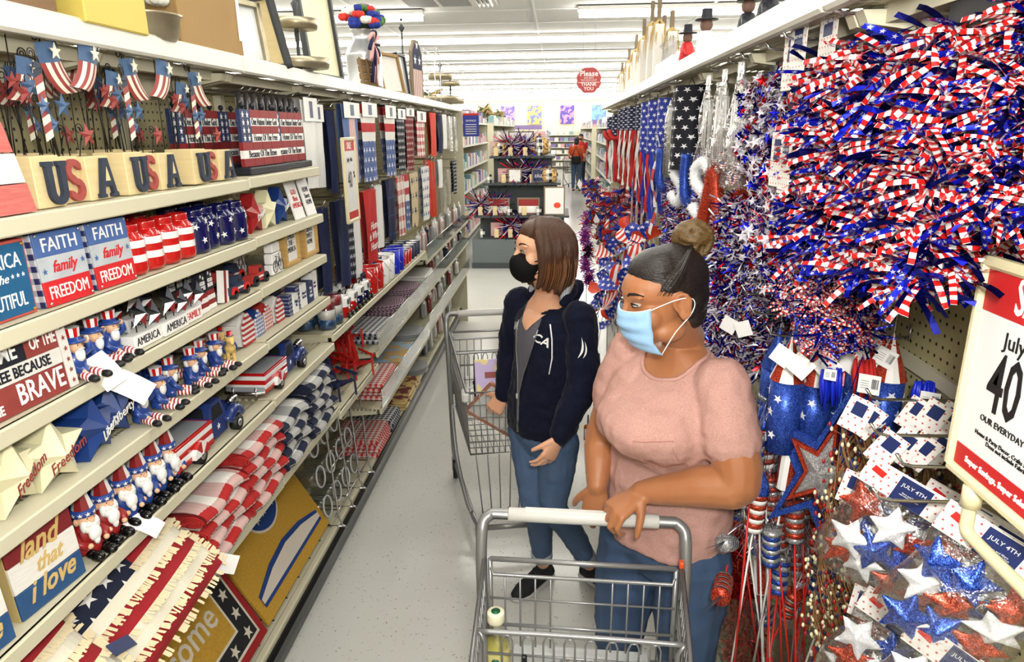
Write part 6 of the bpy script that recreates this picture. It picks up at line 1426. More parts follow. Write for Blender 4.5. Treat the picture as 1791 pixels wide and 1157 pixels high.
# fuzzy U S A letters on a hanger
def fuzzy(pts, r, m, label, seed, x, y, z, name='fuzzy_letter', n=2200, rl=.010, m2=None):
 t = empty(name, (x, y, z), L90+.35, label, 'decoration', 'fuzzy hanging USA letters'); P, _ = smooth_path(pts, [1]*len(pts), 5); mb = MB(); mb.tube(P, r, 10); rn = RN(seed); b = obj('letter_core', mb, m, t); mb = MB()
 for k in range(n):
  i = rn.randrange(len(P)-1); c = P[i].lerp(P[i+1], rn.random()); d = VE((rn.gauss(0, 1), rn.gauss(0, 1), rn.gauss(0, 1))).normalized(); s = d.cross(VE((rn.random(), rn.random(), rn.random()))).normalized()*.0016; mb.add([c+d*r*.8-s, c+d*r*.8+s, c+d*(r+rl)], [(0, 1, 2)])
 obj('tinsel_pile', mb, m2 or m, t, kind='stuff'); return t
mat('white_fur', (234, 234, 236), .9, sheen=.3)
UP = [(-.045, 0, .085), (-.048, 0, 0), (-.035, 0, -.06), (0, 0, -.08), (.035, 0, -.06), (.048, 0, 0), (.045, 0, .085)]
SP = [(.045, 0, .06), (.01, 0, .085), (-.035, 0, .065), (-.030, 0, .02), (.025, 0, -.015), (.042, 0, -.05), (.005, 0, -.085), (-.045, 0, -.06)]
AP = [(-.05, 0, -.08), (-.02, 0, .02), (0, 0, .085), (.02, 0, .02), (.05, 0, -.08)]
fuzzy(UP, .020, 'blue_glitter', 'shiny blue tinsel letter U hanging above the pinwheels', 1, .46, 3.05, 1.76); fuzzy(SP, .020, 'white_fur', 'white fluffy letter S hanging beside the blue U', 2, .46, 2.72, 1.74, m2='white_fur', rl=.008, n=1600)
fuzzy(UP, .018, 'blue_glitter', 'second blue tinsel letter U behind the white S', 3, .47, 2.5, 1.755); fuzzy(SP, .018, 'white_fur', 'second white fluffy letter S next to the red A', 4, .46, 2.28, 1.74, m2='white_fur', rl=.008, n=1600); fuzzy(AP, .020, 'red_glitter', 'red tinsel letter A hanging right of the white S', 5, .46, 2.10, 1.72); fuzzy(AP, .020, 'red_glitter', 'second red tinsel letter A just behind the first', 6, .54, 2.04, 1.72)
# windsocks and flag streamers along the top
mat('navy_stars', NAVY, .8, fn=f_stars((24, 30, 66), (222, 222, 226), .10, (0, 1), .36, 'UV')); mat('black_stars', (12, 14, 24), .8, fn=f_stars((12, 14, 26), (228, 228, 232), .11, (0, 1), .34, 'UV')); mat('blue_stars', BLUE, .6, fn=f_stars((28, 48, 150), (226, 226, 232), .11, (0, 1), .38, 'UV')); mat('cloth_red', (190, 34, 30), .8); mat('cloth_white', (228, 224, 220), .8); mat('cloth_blue', (30, 50, 170), .8)
def windsock(x, y, z, top, H1, H2, label, r=.05, tails=6, name='windsock', cols=('cloth_red', 'cloth_white'), ruffle=None):
 t = empty(name, (x, y, z), L90, label, 'windsock', 'hanging flag windsocks'); mb = MB(); mb.sheet(lambda u, v: VE((r*(1+.08*sin(u*2*PI*5))*cos(u*2*PI), r*(1+.08*sin(u*2*PI*5))*sin(u*2*PI), -H1*v)), 24, 4); obj('tube', mb, top, t)
 tails = tails*2+1 if tails > 3 else tails
 for k in range(tails):
  a = 2*PI*k/tails; mb = MB(); w = r*.34; mb.sheet(lambda u, v: VE((r*.95*cos(a)+(u-.5)*w*-sin(a)*1.3+.010*sin(v*7+k), r*.95*sin(a)+(u-.5)*w*cos(a)*1.3+.006*sin(v*9+k*2), -H1-H2*v*(1-.05*(k % 3)))), 2, 8); obj('tail', mb, cols[k % len(cols)], t)
 if ruffle:
  mb = MB(); mb.tube([(r*1.25*cos(w)*(1+.1*sin(5*w)), r*1.25*sin(w), -H1*.8+.03*sin(w*3)) for w in [2*PI*k/20 for k in range(20)]], .018, 6, closed=True); mb.tube([(0, 0, .0), (r*.9, 0, -H1*.3), (r*1.1, 0, -H1*.8)], .02, 6); obj('ruffle', mb, ruffle, t)
 mb = MB(); mb.tube([(0, 0, .03), (-r, 0, 0)], .0012, 4); mb.tube([(0, 0, .03), (r, 0, 0)], .0012, 4); obj('cord', mb, 'black_wire', t); return t
for i, a in enumerate(((.50, 6.45, 2.03, 'navy_stars', .20, .34, 'starry windsock with red ruffle at the far end of the right shelf', .07, 5, 'windsock', ('cloth_white', 'cloth_red'), 'cloth_red'), (.50, 5.85, 2.04, 'navy_stars', .20, .34, 'starry windsock with red ruffle beside the striped flags', .07, 5, 'windsock', ('cloth_red', 'cloth_white'), 'cloth_red'),
 (.48, 5.2, 2.06, 'navy_stars', .14, .36, 'tall striped flag streamer, farthest of the striped ones', .055, 7, 'windsock'), (.48, 4.85, 2.06, 'navy_stars', .14, .38, 'tall striped flag streamer, second of the striped ones', .055, 7, 'windsock'), (.48, 4.5, 2.06, 'navy_stars', .14, .38, 'tall striped flag streamer, third of the striped ones', .055, 7, 'windsock'), (.50, 4.2, 2.06, 'navy_stars', .14, .36, 'tall striped flag streamer beside the blue star windsocks', .055, 7, 'windsock'),
 (.48, 3.85, 2.06, 'blue_stars', .25, .30, 'blue star windsock with red, white and blue tails, farthest', .045, 6, 'windsock', ('cloth_blue', 'cloth_white', 'cloth_red')), (.48, 3.55, 2.06, 'blue_stars', .25, .32, 'blue star windsock with long striped tails, middle', .045, 6, 'windsock', ('cloth_blue', 'cloth_white', 'cloth_red')), (.49, 3.28, 2.06, 'blue_stars', .25, .26, 'blue star windsock nearest the clear wrapped one', .045, 6, 'windsock', ('cloth_blue', 'cloth_white')),
 (.49, 2.72, 2.08, 'black_stars', .30, .02, 'black windsock with white stars beside the clear bags', .065, 3, 'windsock', ('black_soft',)))): windsock(*a)
t = empty('wrapped_roll', (.48, 3.0, 2.05), 0, 'clear plastic wrapped roll between the blue and black windsocks', 'roll'); mb = MB(); mb.tube([(0, 0, 0), (0, 0, -.08), (.0, 0, -.30), (0, 0, -.34)], [.02, .04, .04, .03], 12); obj('film', mb, 'clear_film', t); mb = MB(); mb.tube([(0, 0, -.03), (0, 0, -.32)], .03, 12); obj('core', mb, mat('grey_core', (150, 150, 140), .5), t)
t = empty('striped_banner', (.445, 3.22, 1.90), L90, 'long red and white banner hanging beside the blue letter U', 'banner')
for k in range(9): mb = MB(); mb.sheet(lambda u, v: VE((-.05+.025*0+(u-.5)*.09, .012*sin((v+k)*1.2), -.05*(k+v))), 2, 3); obj('stripe_panel', mb, 'cloth_red' if k % 2 else 'cloth_white', t)
# small flags on sticks below
for k in range(8):
 t = empty('stick_flag', (.46+.02*(k % 2), 4.35-.13*k, 1.62-.01*k), L90, 'small folded flag on a stick, '+('first', 'second', 'third', 'fourth', 'fifth', 'sixth', 'seventh', 'eighth')[k]+' from the far end of the stick flags', 'flag', 'stick flags under the windsocks'); mb = MB(); mb.tube([(0, 0, .02), (0, 0, -.36)], .003, 5); obj('stick', mb, 'cloth_white', t)
 mb = MB()
 for j in range(5): mb.sheet(lambda u, v: VE((.008*j-.02+(u-.5)*.010, .008*sin(v*5+j), -.10-.2*v)), 1, 5, 0 if j % 2 else 1)
 mb.box((0, 0, -.05), (.05, .006, .09), mi=2); obj('flag_cloth', mb, ['cloth_red', 'cloth_white', 'blue_stars'], t)
# pinwheels
mat('pin_stripe', RED, .4, fn=f_stripes((236, 234, 230), (214, 50, 34), .022, 0, .5)); mat('pin_star', BLUE, .4, fn=f_stars((28, 52, 160), (232, 232, 236), .026, (0, 2), .40)); mat('pin_orange', (226, 70, 40), .4)
def pinwheel(x, y, z, R, label, seed, ry=0.0):
 rn = RN(seed); t = empty('pinwheel', (x, y, z), 0, label, 'pinwheel', 'patriotic pinwheels'); t.rotation_euler = (rn.uniform(-.3, .1), ry, L90+.9+rn.uniform(-.4, .4))
 for k in range(6):
  a = 2*PI*k/6+rn.random(); c, s = cos(a), sin(a)
  def P(u, v): r = R*(v*.98+.02); w = R*.42*sin(min(1, v*1.25)*PI*.5)*(1-.3*v); q = (u-.15)*w*1.6; return VE((c*r-s*q, -.012-.05*u*u*R/.1*sin(v*PI*.9)-.004*k, s*r+c*q))
  mb = MB(); mb.sheet(P, 5, 6); o = obj('blade', mb, ('pin_stripe', 'pin_star', 'pin_stripe', 'pin_star', 'pin_orange', 'pin_star')[(k+seed) % 6], t); 
 mb = MB(); mb.ball((0, -.04, 0), .010, 10, 6); obj('hub', mb, 'card_white', t); mb = MB(); mb.tube([(0, .005, 0), (0, .005, -(z-.25))], .003, 5); obj('stick', mb, 'card_white', t)
pw = [(1075, 445, 3.9, .10), (1100, 480, 3.6, .12), (1062, 500, 4.2, .11), (1085, 530, 3.8, .10), (1110, 430, 3.5, .11), (1130, 460, 3.2, .10), (1065, 465, 4.5, .10), (1055, 540, 4.4, .10), (1075, 560, 3.9, .09), (1105, 405, 3.9, .09), (1135, 420, 3.4, .09), (1090, 505, 3.4, .12)]
for i, (a, b, Y, R) in enumerate(pw): p = py(a, b, Y); pinwheel(p.x, p.y, p.z, R, 'patriotic pinwheel behind the woman in pink, '+('upper blue one', 'central star one', 'left striped one', 'low striped one', 'upper striped one', 'beside her forehead', 'far upper one', 'orange edged one', 'lowest blue star one', 'top white one', 'top right one', 'next to her brow')[i], i)
# bows and red-white-blue leis further down, colourful feather rack at the gondola end
BOW = garland_mesh(.10, 90, .09, .028, [0, 1, 2, 3, 4], 77, .06, 4, (2, 2, 3, 2, 2), .3).mesh('loops', ['cloth_red', 'cloth_blue', 'ribbon_stripe', 'navy_stars', 'pin_stripe'])
for i, (a, b, Y) in enumerate(((1045, 335, 6.6), (1062, 345, 6.0), (1080, 335, 5.6), (1040, 365, 6.3), (1068, 370, 5.4), (1092, 360, 5.0), (1112, 345, 4.9), (1078, 400, 5.0), (1055, 395, 5.8), (1100, 325, 5.5), (1035, 315, 7.0), (1118, 375, 4.6))):
 p = py(a, b, Y); t = empty('ribbon_bow', p, 0, 'red, white and blue ribbon bow on the lower hooks, '+('farthest top', 'second of the top row', 'third of the top row', 'farthest of the second row', 'middle of the second row', 'second row near end', 'top row near end', 'third row middle', 'third row far end', 'under the striped flags', 'beyond the gondola end', 'nearest the stick flags')[i], 'bow', 'ribbon bows on the right gondola'); obj('ribbon_loops', BOW, None, t, (0, 0, 0), (0, 0, i*1.3), kind='stuff')
for i, (a, b, Y) in enumerate(((1060, 385, 5.8), (1048, 373, 6.3), (1028, 322, 7.0))):
 p = py(a, b, Y); t = empty('price_tag', (p.x-.08, p.y, p.z), L90+.5, ('white square tag on the ribbon bows', 'white square tag left of the bows', 'white tag at the gondola end')[i], 'tag'); mb = MB(); mb.rbox((0, 0, 0), (.08, .002, .07), .0008, Euler((0, .6, 0)).to_matrix()); obj('card', mb, 'card_white', t)
t = empty('wire_rack', (.44, 7.1, 0), 0, 'white wire display rack at the far end of the right gondola', 'rack'); mb = MB()
for z in [.35+.075*k for k in range(13)]: mb.tube([(-.13, 0, z), (.13, 0, z)], .004, 5)
for x in (-.13, 0, .13): mb.tube([(x, 0, .0), (x, 0, 1.3)], .005, 5)
obj('wires', mb, 'white', t, kind='stuff')
FEA = [garland_mesh(.14, 320, .07, .006, [0, 1], 90+i, .05, 3, (3, 1), .2).mesh('feathers', [m, 'foil_red']) for i, m in enumerate((mat('feather_purple', (150, 40, 180), .7), 'foil_purple', 'foil_navy'))]
for i, (x, z) in enumerate(((.30, 1.12), (.28, .95), (.31, .80), (.29, .66), (.33, .52), (.52, 1.0), (.52, .8))):
 t = empty('feather_bunch', (x, 7.02, z), 0, 'purple and red feather bunch on the white wire rack, '+('top', 'second from the top', 'third from the top', 'fourth from the top', 'lowest', 'upper inner', 'lower inner')[i], 'decoration', 'feather bunches on the wire rack'); obj('feathers', FEA[(0, 0, 2, 0, 1, 1, 2)[i]], None, t, kind='stuff')
# hanging glitter rockets
mat('cone_white', (232, 228, 222), .6); mat('tag_text', (120, 120, 120), .6)
def rocket(x, y, z, label, tipstars=False, rz=0.0):
 t = empty('glitter_rocket', (x, y, z), L90+rz, label, 'decoration', 'hanging glitter rockets'); r, H = .036, .175
 mb = MB(); mb.tube([(0, 0, 0), (0, 0, -H)], r, 20); b = obj('tube', mb, 'blue_glitter', t)
 mb = MB(); n = 16
 for k in range(n): a0, a1 = 2*PI*k/n, 2*PI*(k+1)/n; mb.add([(r*1.1*cos(a0), r*1.1*sin(a0), 0), (r*1.1*cos(a1), r*1.1*sin(a1), 0), (0, 0, .105)], [(0, 1, 2)], (k//2) % 2, None, True)
 obj('cone', mb, ['red_glitter', 'cone_white'] if not tipstars else ['blue_glitter', 'blue_glitter'], t)
 for a, zz in ((-1.9, -.03), (-1.3, -.075), (-2.1, -.10), (-1.6, -.145), (-2.6, -.05), (-.8, -.04), (-1.0, -.13), (-2.7, -.13)): mb = MB(); mb.M = MR(a+PI/2, 4, 'Z') @ MT((0, -r-.0006, zz)); mb.prism(star_pts(.011, rot=a), .001); obj('star', mb, 'white_glitter', b)
 if tipstars:
  for a, zz in ((-1.8, .02), (-1.3, .045), (-2.3, .04), (-1.6, .07)): mb = MB(); mb.M = MR(a+PI/2, 4, 'Z') @ MT((0, -r*(1-zz/.105)-.006, zz)); mb.prism(star_pts(.012), .001); obj('star', mb, 'white_glitter', b)
 mb = MB(); mb.tube([(0, 0, .10), (.002, 0, .18)], .0007, 4); obj('cord', mb, 'cone_white', t)
 mb = MB(); rn = RN(int(x*1000+y*777))
 for k in range(26): a = rn.uniform(0, 6.3); mb.add([(r*.8*cos(a)-.0015, r*.8*sin(a), -H), (r*.8*cos(a)+.0015, r*.8*sin(a), -H), (r*cos(a)*1.1, r*sin(a)*1.1, -H-rn.uniform(.12, .22))], [(0, 1, 2)])
 obj('streamers', mb, 'foil_silver', t, kind='stuff'); return t
rk = [(1378, 662, 1.50, 0), (1428, 668, 1.52, 0), (1478, 665, 1.55, 0), (1405, 640, 1.60, 0), (1450, 635, 1.62, 0), (1510, 650, 1.50, 0), (1552, 660, 1.45, 0), (1358, 640, 1.70, 1), (1392, 612, 1.72, 1), (1425, 605, 1.74, 1), (1530, 625, 1.60, 0)]
for i, (a, b, Y, s) in enumerate(rk): p = py(a, b, Y); rocket(p.x, p.y, p.z, 'glitter rocket with '+('starry blue' if s else 'red striped')+' cone, '+('front, beside the pink shirt', 'front, second from the pink shirt', 'front, third from the pink shirt', 'second row, left', 'second row, right', 'beside the red tulle tag', 'nearest the pegboard', 'at the back, first', 'at the back, second', 'at the back, third', 'behind the barcode tag')[i], s, i*.3)
for i, (a, b, Y, w, r_) in enumerate(((1368, 622, 1.44, .042, .5), (1400, 640, 1.40, .046, .6), (1448, 642, 1.42, .05, .75), (1500, 636, 1.46, .06, .6), (1548, 625, 1.42, .04, .4), (1520, 672, 1.38, .042, .0), (1626, 700, 1.36, .036, .0), (1452, 655, 1.36, .024, 0.), (1618, 640, 1.50, .05, .7), (1275, 568, 1.75, .04, .4), (1300, 575, 1.72, .04, -.4))):
 p = py(a, b, Y); t = empty('price_tag', p, L90+1.0, 'white price tag hanging at the rockets, '+('far left one', 'left one below the hooks', 'large blank one in the middle', 'large blank one right of the middle', 'tilted one with barcode', 'upright one with barcode on red tulle', 'upright one with barcode on blue tulle', 'small one on the blue tulle', 'grey one against the pegboard', 'tilted one beside her shoulder', 'folded one beside her shoulder')[i], 'tag', 'white price tags at the rockets'); t.rotation_euler = (0, r_, L90+1.0)
 mb = MB(); mb.rbox((0, 0, 0), (w, .0012, w), .0004); c = obj('card', mb, 'card_white', t)
 if i in (4, 5, 6, 7): 
  mb = MB(); rn = RN(i)
  for k in range(9): mb.box((w*.12+k*w*.035, -.001, w*.05), (w*.02*rn.uniform(.5, 1.3), .0006, w*.5))
  obj('barcode', mb, 'near_black', c); mb = MB()
  for k in range(4): mb.box((-w*.2, -.001, -w*.2+k*w*.12), (w*.35, .0005, .0010))
  obj('print_line', mb, 'tag_text', c, kind='stuff')
for i, (a, b, Y, m) in enumerate(((1508, 650, 1.42, 'cloth_red'), (1452, 668, 1.40, 'royal'), (1612, 690, 1.40, 'royal'))):
 p = py(a, b, Y); t = empty('tulle_bow', p, L90, ('red tulle bow behind the upright barcode tag', 'blue tulle bow between the rockets', 'blue tulle bow on the pegboard hook')[i], 'bow'); mb = MB(); rn = RN(i)
 for k in range(16): x, y = rn.uniform(-.022, .022)*(1.5 if i == 0 else .6), rn.uniform(-.02, .02); mb.tube([(x*.4, y, .03), (x, y, .0), (x*1.1, y+.004, -.05*rn.uniform(.6, 1.3))], [.003, .006, .002], 5)
 obj('tulle', mb, m, t, kind='stuff')
# large layered glitter star pick
def star_frame(mb, R, r, w, d, mi=0):
 a = star_pts(R, r); b = star_pts(R-w*2.2, r-w); n = len(a)
 V = [(x, y, z) for y in (-d/2, d/2) for P in (a, b) for x, z in P]; F = []
 for i in range(n): j = (i+1) % n; F += [(i, j, n+j, n+i), (2*n+j, 2*n+i, 3*n+i, 3*n+j), (j, i, 2*n+i, 2*n+j), (n+i, n+j, 3*n+j, 3*n+i)]
 mb.add(V, F, mi)
p = py(1436, 830, 1.42); t = empty('layered_star', p, L90+1.0, 'large layered glitter star in blue, red and silver hanging below the rockets', 'decoration'); t.rotation_euler = (0, .18, L90+.75)
mb = MB(); star_frame(mb, .165, .066, .016, .012); o = obj('outer_star', mb, 'blue_glitter', t); o.scale = (.82, 1, 1.35)
mb = MB(); star_frame(mb, .105, .042, .010, .012); o = obj('middle_star', mb, 'red_glitter', t, (0, -.006, .01)); o.scale = (.82, 1, 1.3)
mb = MB(); barn_star(mb, .080, .012); o = obj('inner_star', mb, 'silver_glitter', t, (0, -.008, .01)); o.scale = (.82, 1, 1.3)
mb = MB(); mb.tube([(0, 0, .2), (.0, 0, .30)], .001, 4); obj('cord', mb, 'foil_blue', t)
# firework wands standing in the bin
def wand(style):
 mb = MB(); body = {0: ('card_white', 'red_glitter'), 1: ('silver_glitter', 'red_glitter'), 2: ('blue_glitter', 'silver_glitter'), 3: ('card_white', 'red_glitter')}[style]; t = empty('firework_wand', (0, 0, 0)); r, H, n = .0135, .075, 12
 if style == 3:
  for k in range(n): a0, a1 = 2*PI*k/n, 2*PI*(k+1)/n; mb.add([(r*cos(a0), r*sin(a0), 0), (r*cos(a1), r*sin(a1), 0), (r*cos(a1), r*sin(a1), H), (r*cos(a0), r*sin(a0), H)], [(0, 1, 2, 3)], (k//2) % 2, None, True)
  mb.tube([(0, 0, -.001), (0, 0, .001)], r, 12, 0)
 else:
  for k in range(8): mb.tube([(0, 0, H*k/8), (0, 0, H*(k+1)/8)], r*(1.06 if k % 2 else 1), n, k % 2)
 b = obj('body', mb, list(body), t)
 if style in (0, 3): mb = MB(); mb.lathe([(r*1.1, H), (r*1.1, H+.006), (r*.8, H+.022), (.001, H+.045)], n=12); obj('nose_cone', mb, 'blue_glitter', t)
 mb = MB(); mb.tube([(0, 0, 0), (.0, 0, -.42)], .0017, 5); obj('stick', mb, 'bright_red' if style in (1, 2) else 'card_white', t)
 mb = MB(); rn = RN(style)
 for k in range(14): a = rn.uniform(0, 6.3); q = rn.uniform(.04, .10); zz = 0 if style in (0, 3) else H; sg_ = -1 if style in (0, 3) else 1; mb.add([(0, 0, zz), (.002, .001, zz), (.02*cos(a), .02*sin(a), zz+sg_*q)], [(0, 1, 2)])
 obj('streamers', mb, 'foil_silver', t, kind='stuff'); return props(t, 'x', 'decoration', 'glitter firework wands in the bin')
WT = [wand(s) for s in range(4)]; used = [False]*4
wl = [(1317, 925, 0, .05), (1279, 949, 2, -1.05), (1293, 905, 2, .2), (1327, 870, 0, .1), (1348, 984, 2, .1), (1332, 1036, 3, -.35), (1340, 1087, 2, -.2), (1362, 957, 1, -.15), (1390, 945, 1, .15), (1392, 1000, 1, .1), (1413, 1000, 0, .1), (1421, 968, 1, .12), (1447, 976, 2, -.05), (1457, 1024, 3, .4), (1429, 933, 1, 0), (1354, 897, 1, .2), (1372, 850, 3, 0), (1323, 799, 1, 0), (1327, 751, 2, .1), (1299, 880, 3, -.2), (1267, 1012, 1, -1.4), (1372, 1075, 1, -.3), (1396, 1045, 0, 0), (1360, 1036, 2, -.25), (1461, 1083, 2, .1), (1404, 830, 1, .1), (1318, 775, 2, -.1), (1338, 815, 0, .1), (1316, 830, 2, 0), (1380, 905, 3, -.1), (1345, 925, 1, .3), (1405, 900, 1, -.1), (1440, 1060, 1, .2), (1425, 1040, 2, -.1)]
WD = 'by her forearm|sideways over her jeans|behind the forearm|under the sleeve|centre of the bin|steeply leaning low|low and left|left of centre|under the star tip|low centre|lower right, upright|right, mid height|beside the star tail|leaning at the right|near the star tail|centre, higher|centre top|highest left|topmost|far left|lying far left|bottom centre|low, behind|low, left of centre|bottom right|under the rockets|top left|upper centre|upper left|middle, leaning|leaning right in the centre|right of the centre top|bottom right, leaning|bottom, right of centre'.split('|')
for i, (a, b, s, tilt) in enumerate(wl):
 Y = (1.50, 1.62, 1.70, 1.56)[i % 4]; p = py(a, b, Y); w = WT[s] if not used[s] else dup(WT[s]); used[s] = True; w.location = p; w.scale = (1.6, 1.6, 1.35); w.rotation_euler = (.1*sin(i*2.3), tilt, i)
 w['label'] = 'glitter firework wand, '+('red-ringed white', 'silver and red', 'blue and silver', 'red-barred white')[s]+', '+WD[i]
WF = garland_mesh(.10, 260, .11, .0028, [0, 1], 99, .03, 3, (3, 1), .9).mesh('streamers', ['foil_silver', 'clear_film'])
for i, (a, b, Y) in enumerate(((1395, 775, 1.62), (1370, 800, 1.66), (1420, 800, 1.6), (1340, 840, 1.62), (1375, 870, 1.62), (1400, 860, 1.6), (1350, 760, 1.75), (1310, 790, 1.72))): p = py(a, b, Y); t = empty('silver_streamer', p, 0, 'bunch of silver foil streamers among the firework wands, '+('below the first rocket', 'left below the rockets', 'right below the rockets', 'beside the pink sleeve', 'in the middle of the wands', 'next to the layered star', 'beside her upper arm', 'behind her elbow')[i], 'streamer', 'silver streamers among the wands'); obj('strands', WF, None, t, kind='stuff')
t = empty('acrylic_bin', (.56, 1.62, .18), 0, 'clear acrylic bin holding the firework wands on the base shelf', 'bin')
for (x, y, dx, dy) in ((0, -.20, .30, .006), (0, .20, .30, .006), (-.13, 0, .006, .40), (.13, 0, .006, .40)): mb = MB(); mb.box((x, y, .18), (dx, dy, .36)); obj('panel', mb, 'clear_plastic', t)
TR = garland_mesh(.35, 1200, .06, .004, [0, 1], 111, .06, 2, (4, 1), .3).mesh('tinsel', ['foil_red', 'red_glitter'])
for i, (x, y, z) in enumerate(((.56, 1.95, .72), (.60, 2.1, .65), (.54, 2.25, .60), (.62, 1.88, .55))): place_garland(TR, x, y, z, 'dark red tinsel garland beside the jeans of the woman in pink, '+('nearest', 'second', 'farthest', 'lowest')[i], 'dark red tinsel garlands', 1.0)
# berry garlands
mat('twig', (122, 88, 50), .8); mat('berry_cream', (226, 216, 176), .4); mat('berry_red', (150, 24, 26), .3); mat('berry_navy', (24, 30, 66), .35)
def berry(seed, H=.34):
 rn = RN(seed); tw = MB(); be = MB()
 for k in range(16):
  a = rn.uniform(0, 6.3); r = .028; tw.tube([(r*cos(a+i*.8), r*sin(a+i*.8), -H*i/7) for i in range(8)], .0016, 4)
 for k in range(230):
  a = rn.uniform(0, 6.3); r = rn.uniform(.02, .055); z = -rn.random()*H; c = (r*cos(a), r*sin(a), z); be.ball(c, (.0036, .0036, .0055), 6, 4, rn.choices((0, 1, 2), (4, 3, 2))[0]); 
  if k % 3 == 0: tw.tube([(r*.4*cos(a), r*.4*sin(a), z-.01), c], .0008, 3)
 return tw.mesh('twigs', ['twig']), be.mesh('berries', ['berry_cream', 'berry_red', 'berry_navy'])
BG = [berry(1), berry(2)]
for i, (a, b, Y) in enumerate(((1500, 745, 1.28), (1535, 790, 1.30), (1475, 860, 1.26), (1520, 740, 1.42), (1500, 940, 1.24), (1525, 1000, 1.22), (1570, 770, 1.34), (1650, 800, 1.30), (1690, 790, 1.30), (1480, 1020, 1.28), (1600, 760, 1.4), (1640, 850, 1.34))):
 p = py(a, b, Y); t = empty('berry_garland', p, 0, 'twig garland with cream, red and navy berries, '+('top left under the rockets', 'second from the left', 'left, beside the layered star', 'behind the top left one', 'left of the star bag', 'lowest left', 'under the row of dotted cards', 'below the pegboard', 'next to the sale sign foot', 'bottom left', 'third from the left', 'behind the star bag')[i], 'garland', 'berry garlands'); tw, be = BG[i % 2]; obj('twigs', tw, None, t, (0, 0, 0), (0, 0, i), kind='stuff'); obj('berries', be, None, t, (0, 0, 0), (0, 0, i), kind='stuff')
for i, (a, b, Y, r_) in enumerate(((1498, 725, 1.22, .3), (1515, 735, 1.24, .5), (1550, 785, 1.16, .5), (1580, 780, 1.18, .45), (1610, 790, 1.18, .5), (1640, 785, 1.2, .5), (1492, 855, 1.18, .2), (1523, 900, 1.14, -.4), (1470, 950, 1.2, .1), (1630, 730, 1.26, .4), (1660, 735, 1.26, .4), (1600, 725, 1.28, .4), (1510, 1055, 1.14, .1))):
 p = py(a, b, Y); t = empty('header_card', p, 0, 'dotted card on a berry garland, '+('top left', 'second at top left', 'left of the middle row', 'second of the middle row', 'third of the middle row', 'fourth of the middle row', 'beside the layered star tip', 'left of the star bag', 'above the wands', 'upper right', 'nearest the sale sign', 'upper middle', 'lowest')[i], 'card', 'dotted cards on the berry garlands'); t.rotation_euler = (0, r_, L90+.95); header(t, .045, .07, -.035, False, 0)
# bags of puffy glitter stars
mb = MB(); barn_star(mb, .037, .014, r=.019); puff = remesh(mb, .0025, 4)
PUF = {}
for k_ in ('white_glitter', 'red_glitter', 'blue_glitter'): PUF[k_] = setmat(puff.copy(), k_)
def star_bag(p, label, seed, rz=.9, ry=.35, w=.17, sc=1.0, first='red_glitter'):
 t = empty('star_bag', p, 0, label, 'bag', 'clear bags of glitter stars'); t.rotation_euler = (0, ry, L90+rz); t.scale = (sc,)*3; rn = RN(seed)
 mb = MB(); mb.rbox((0, 0, 0), (w, .0015, .05), .0005); mb.rbox((0, .010, -.002), (w, .0015, .05), .0005); c = obj('header_card', mb, 'dotted_card', t)
 mb = MB(); mb.box((-.004, -.0012, .0), (.052, .0006, .048)); obj('label_patch', mb, 'card_navy', c); text('JULY 4TH', .0095, (-.004, -.002, .010), c, 'card_white', depth=.0002); text('Stars and fillers\nred white and blue', .0042, (-.004, -.002, -.006), c, 'card_white', depth=.0001)
 mb = MB(); mb.box((-.062, -.0012, .008), (.022, .0005, .012), Euler((0, .2, 0)).to_matrix()); obj('price_flash', mb, 'bright_red', c); text('2.99', .006, (.07, -.0013, -.015), c, 'near_black', depth=.0001)
 mb = MB(); mb.sheet(lambda u, v: VE((w*.5*cos(u*2*PI)*(1-.06*sin(v*7)), .005+.045*sin(u*2*PI)*sin(min(1, v*1.3+.08)*PI*.55)+.004*sin(u*31+v*17), -.025-.17*v)), 28, 14); f_ = obj('film_bag', mb, 'clear_film', t)
 ks = ['white_glitter', 'red_glitter', 'blue_glitter', 'blue_glitter', 'white_glitter', 'red_glitter']
 for k in range(9):
  x = (-.048+.048*(k % 3))+rn.uniform(-.008, .008); z = -.070-.048*(k//3)+rn.uniform(-.008, .008); o = obj('glitter_star', PUF[ks[(k*5+seed) % 6]], None, t, (x, rn.uniform(-.018, .018), z), (rn.uniform(-.5, .5), rn.uniform(0, 1.2), rn.uniform(-.5, .5))); o.scale = (1.22, 1.3, 1.22)
for i, (a, b, Y, s, rz) in enumerate(((1598, 868, 1.06, 1, .95), (1606, 875, 1.12, 2, .95), (1755, 965, .86, 3, .9), (1770, 960, .92, 7, .9), (1590, 1100, 1.04, 4, .95), (1600, 1095, 1.10, 5, .95), (1690, 1170, .86, 6, .9), (1700, 905, 1.12, 8, .95))):
 star_bag(py(a, b, Y), 'clear bag of glitter stars, '+('front one in the middle', 'directly behind the front one', 'front one at the right edge', 'behind the one at the right edge', 'lower one under the middle bag', 'behind the lower one', 'at the bottom right corner', 'behind the sale sign arm')[i], s, rz)
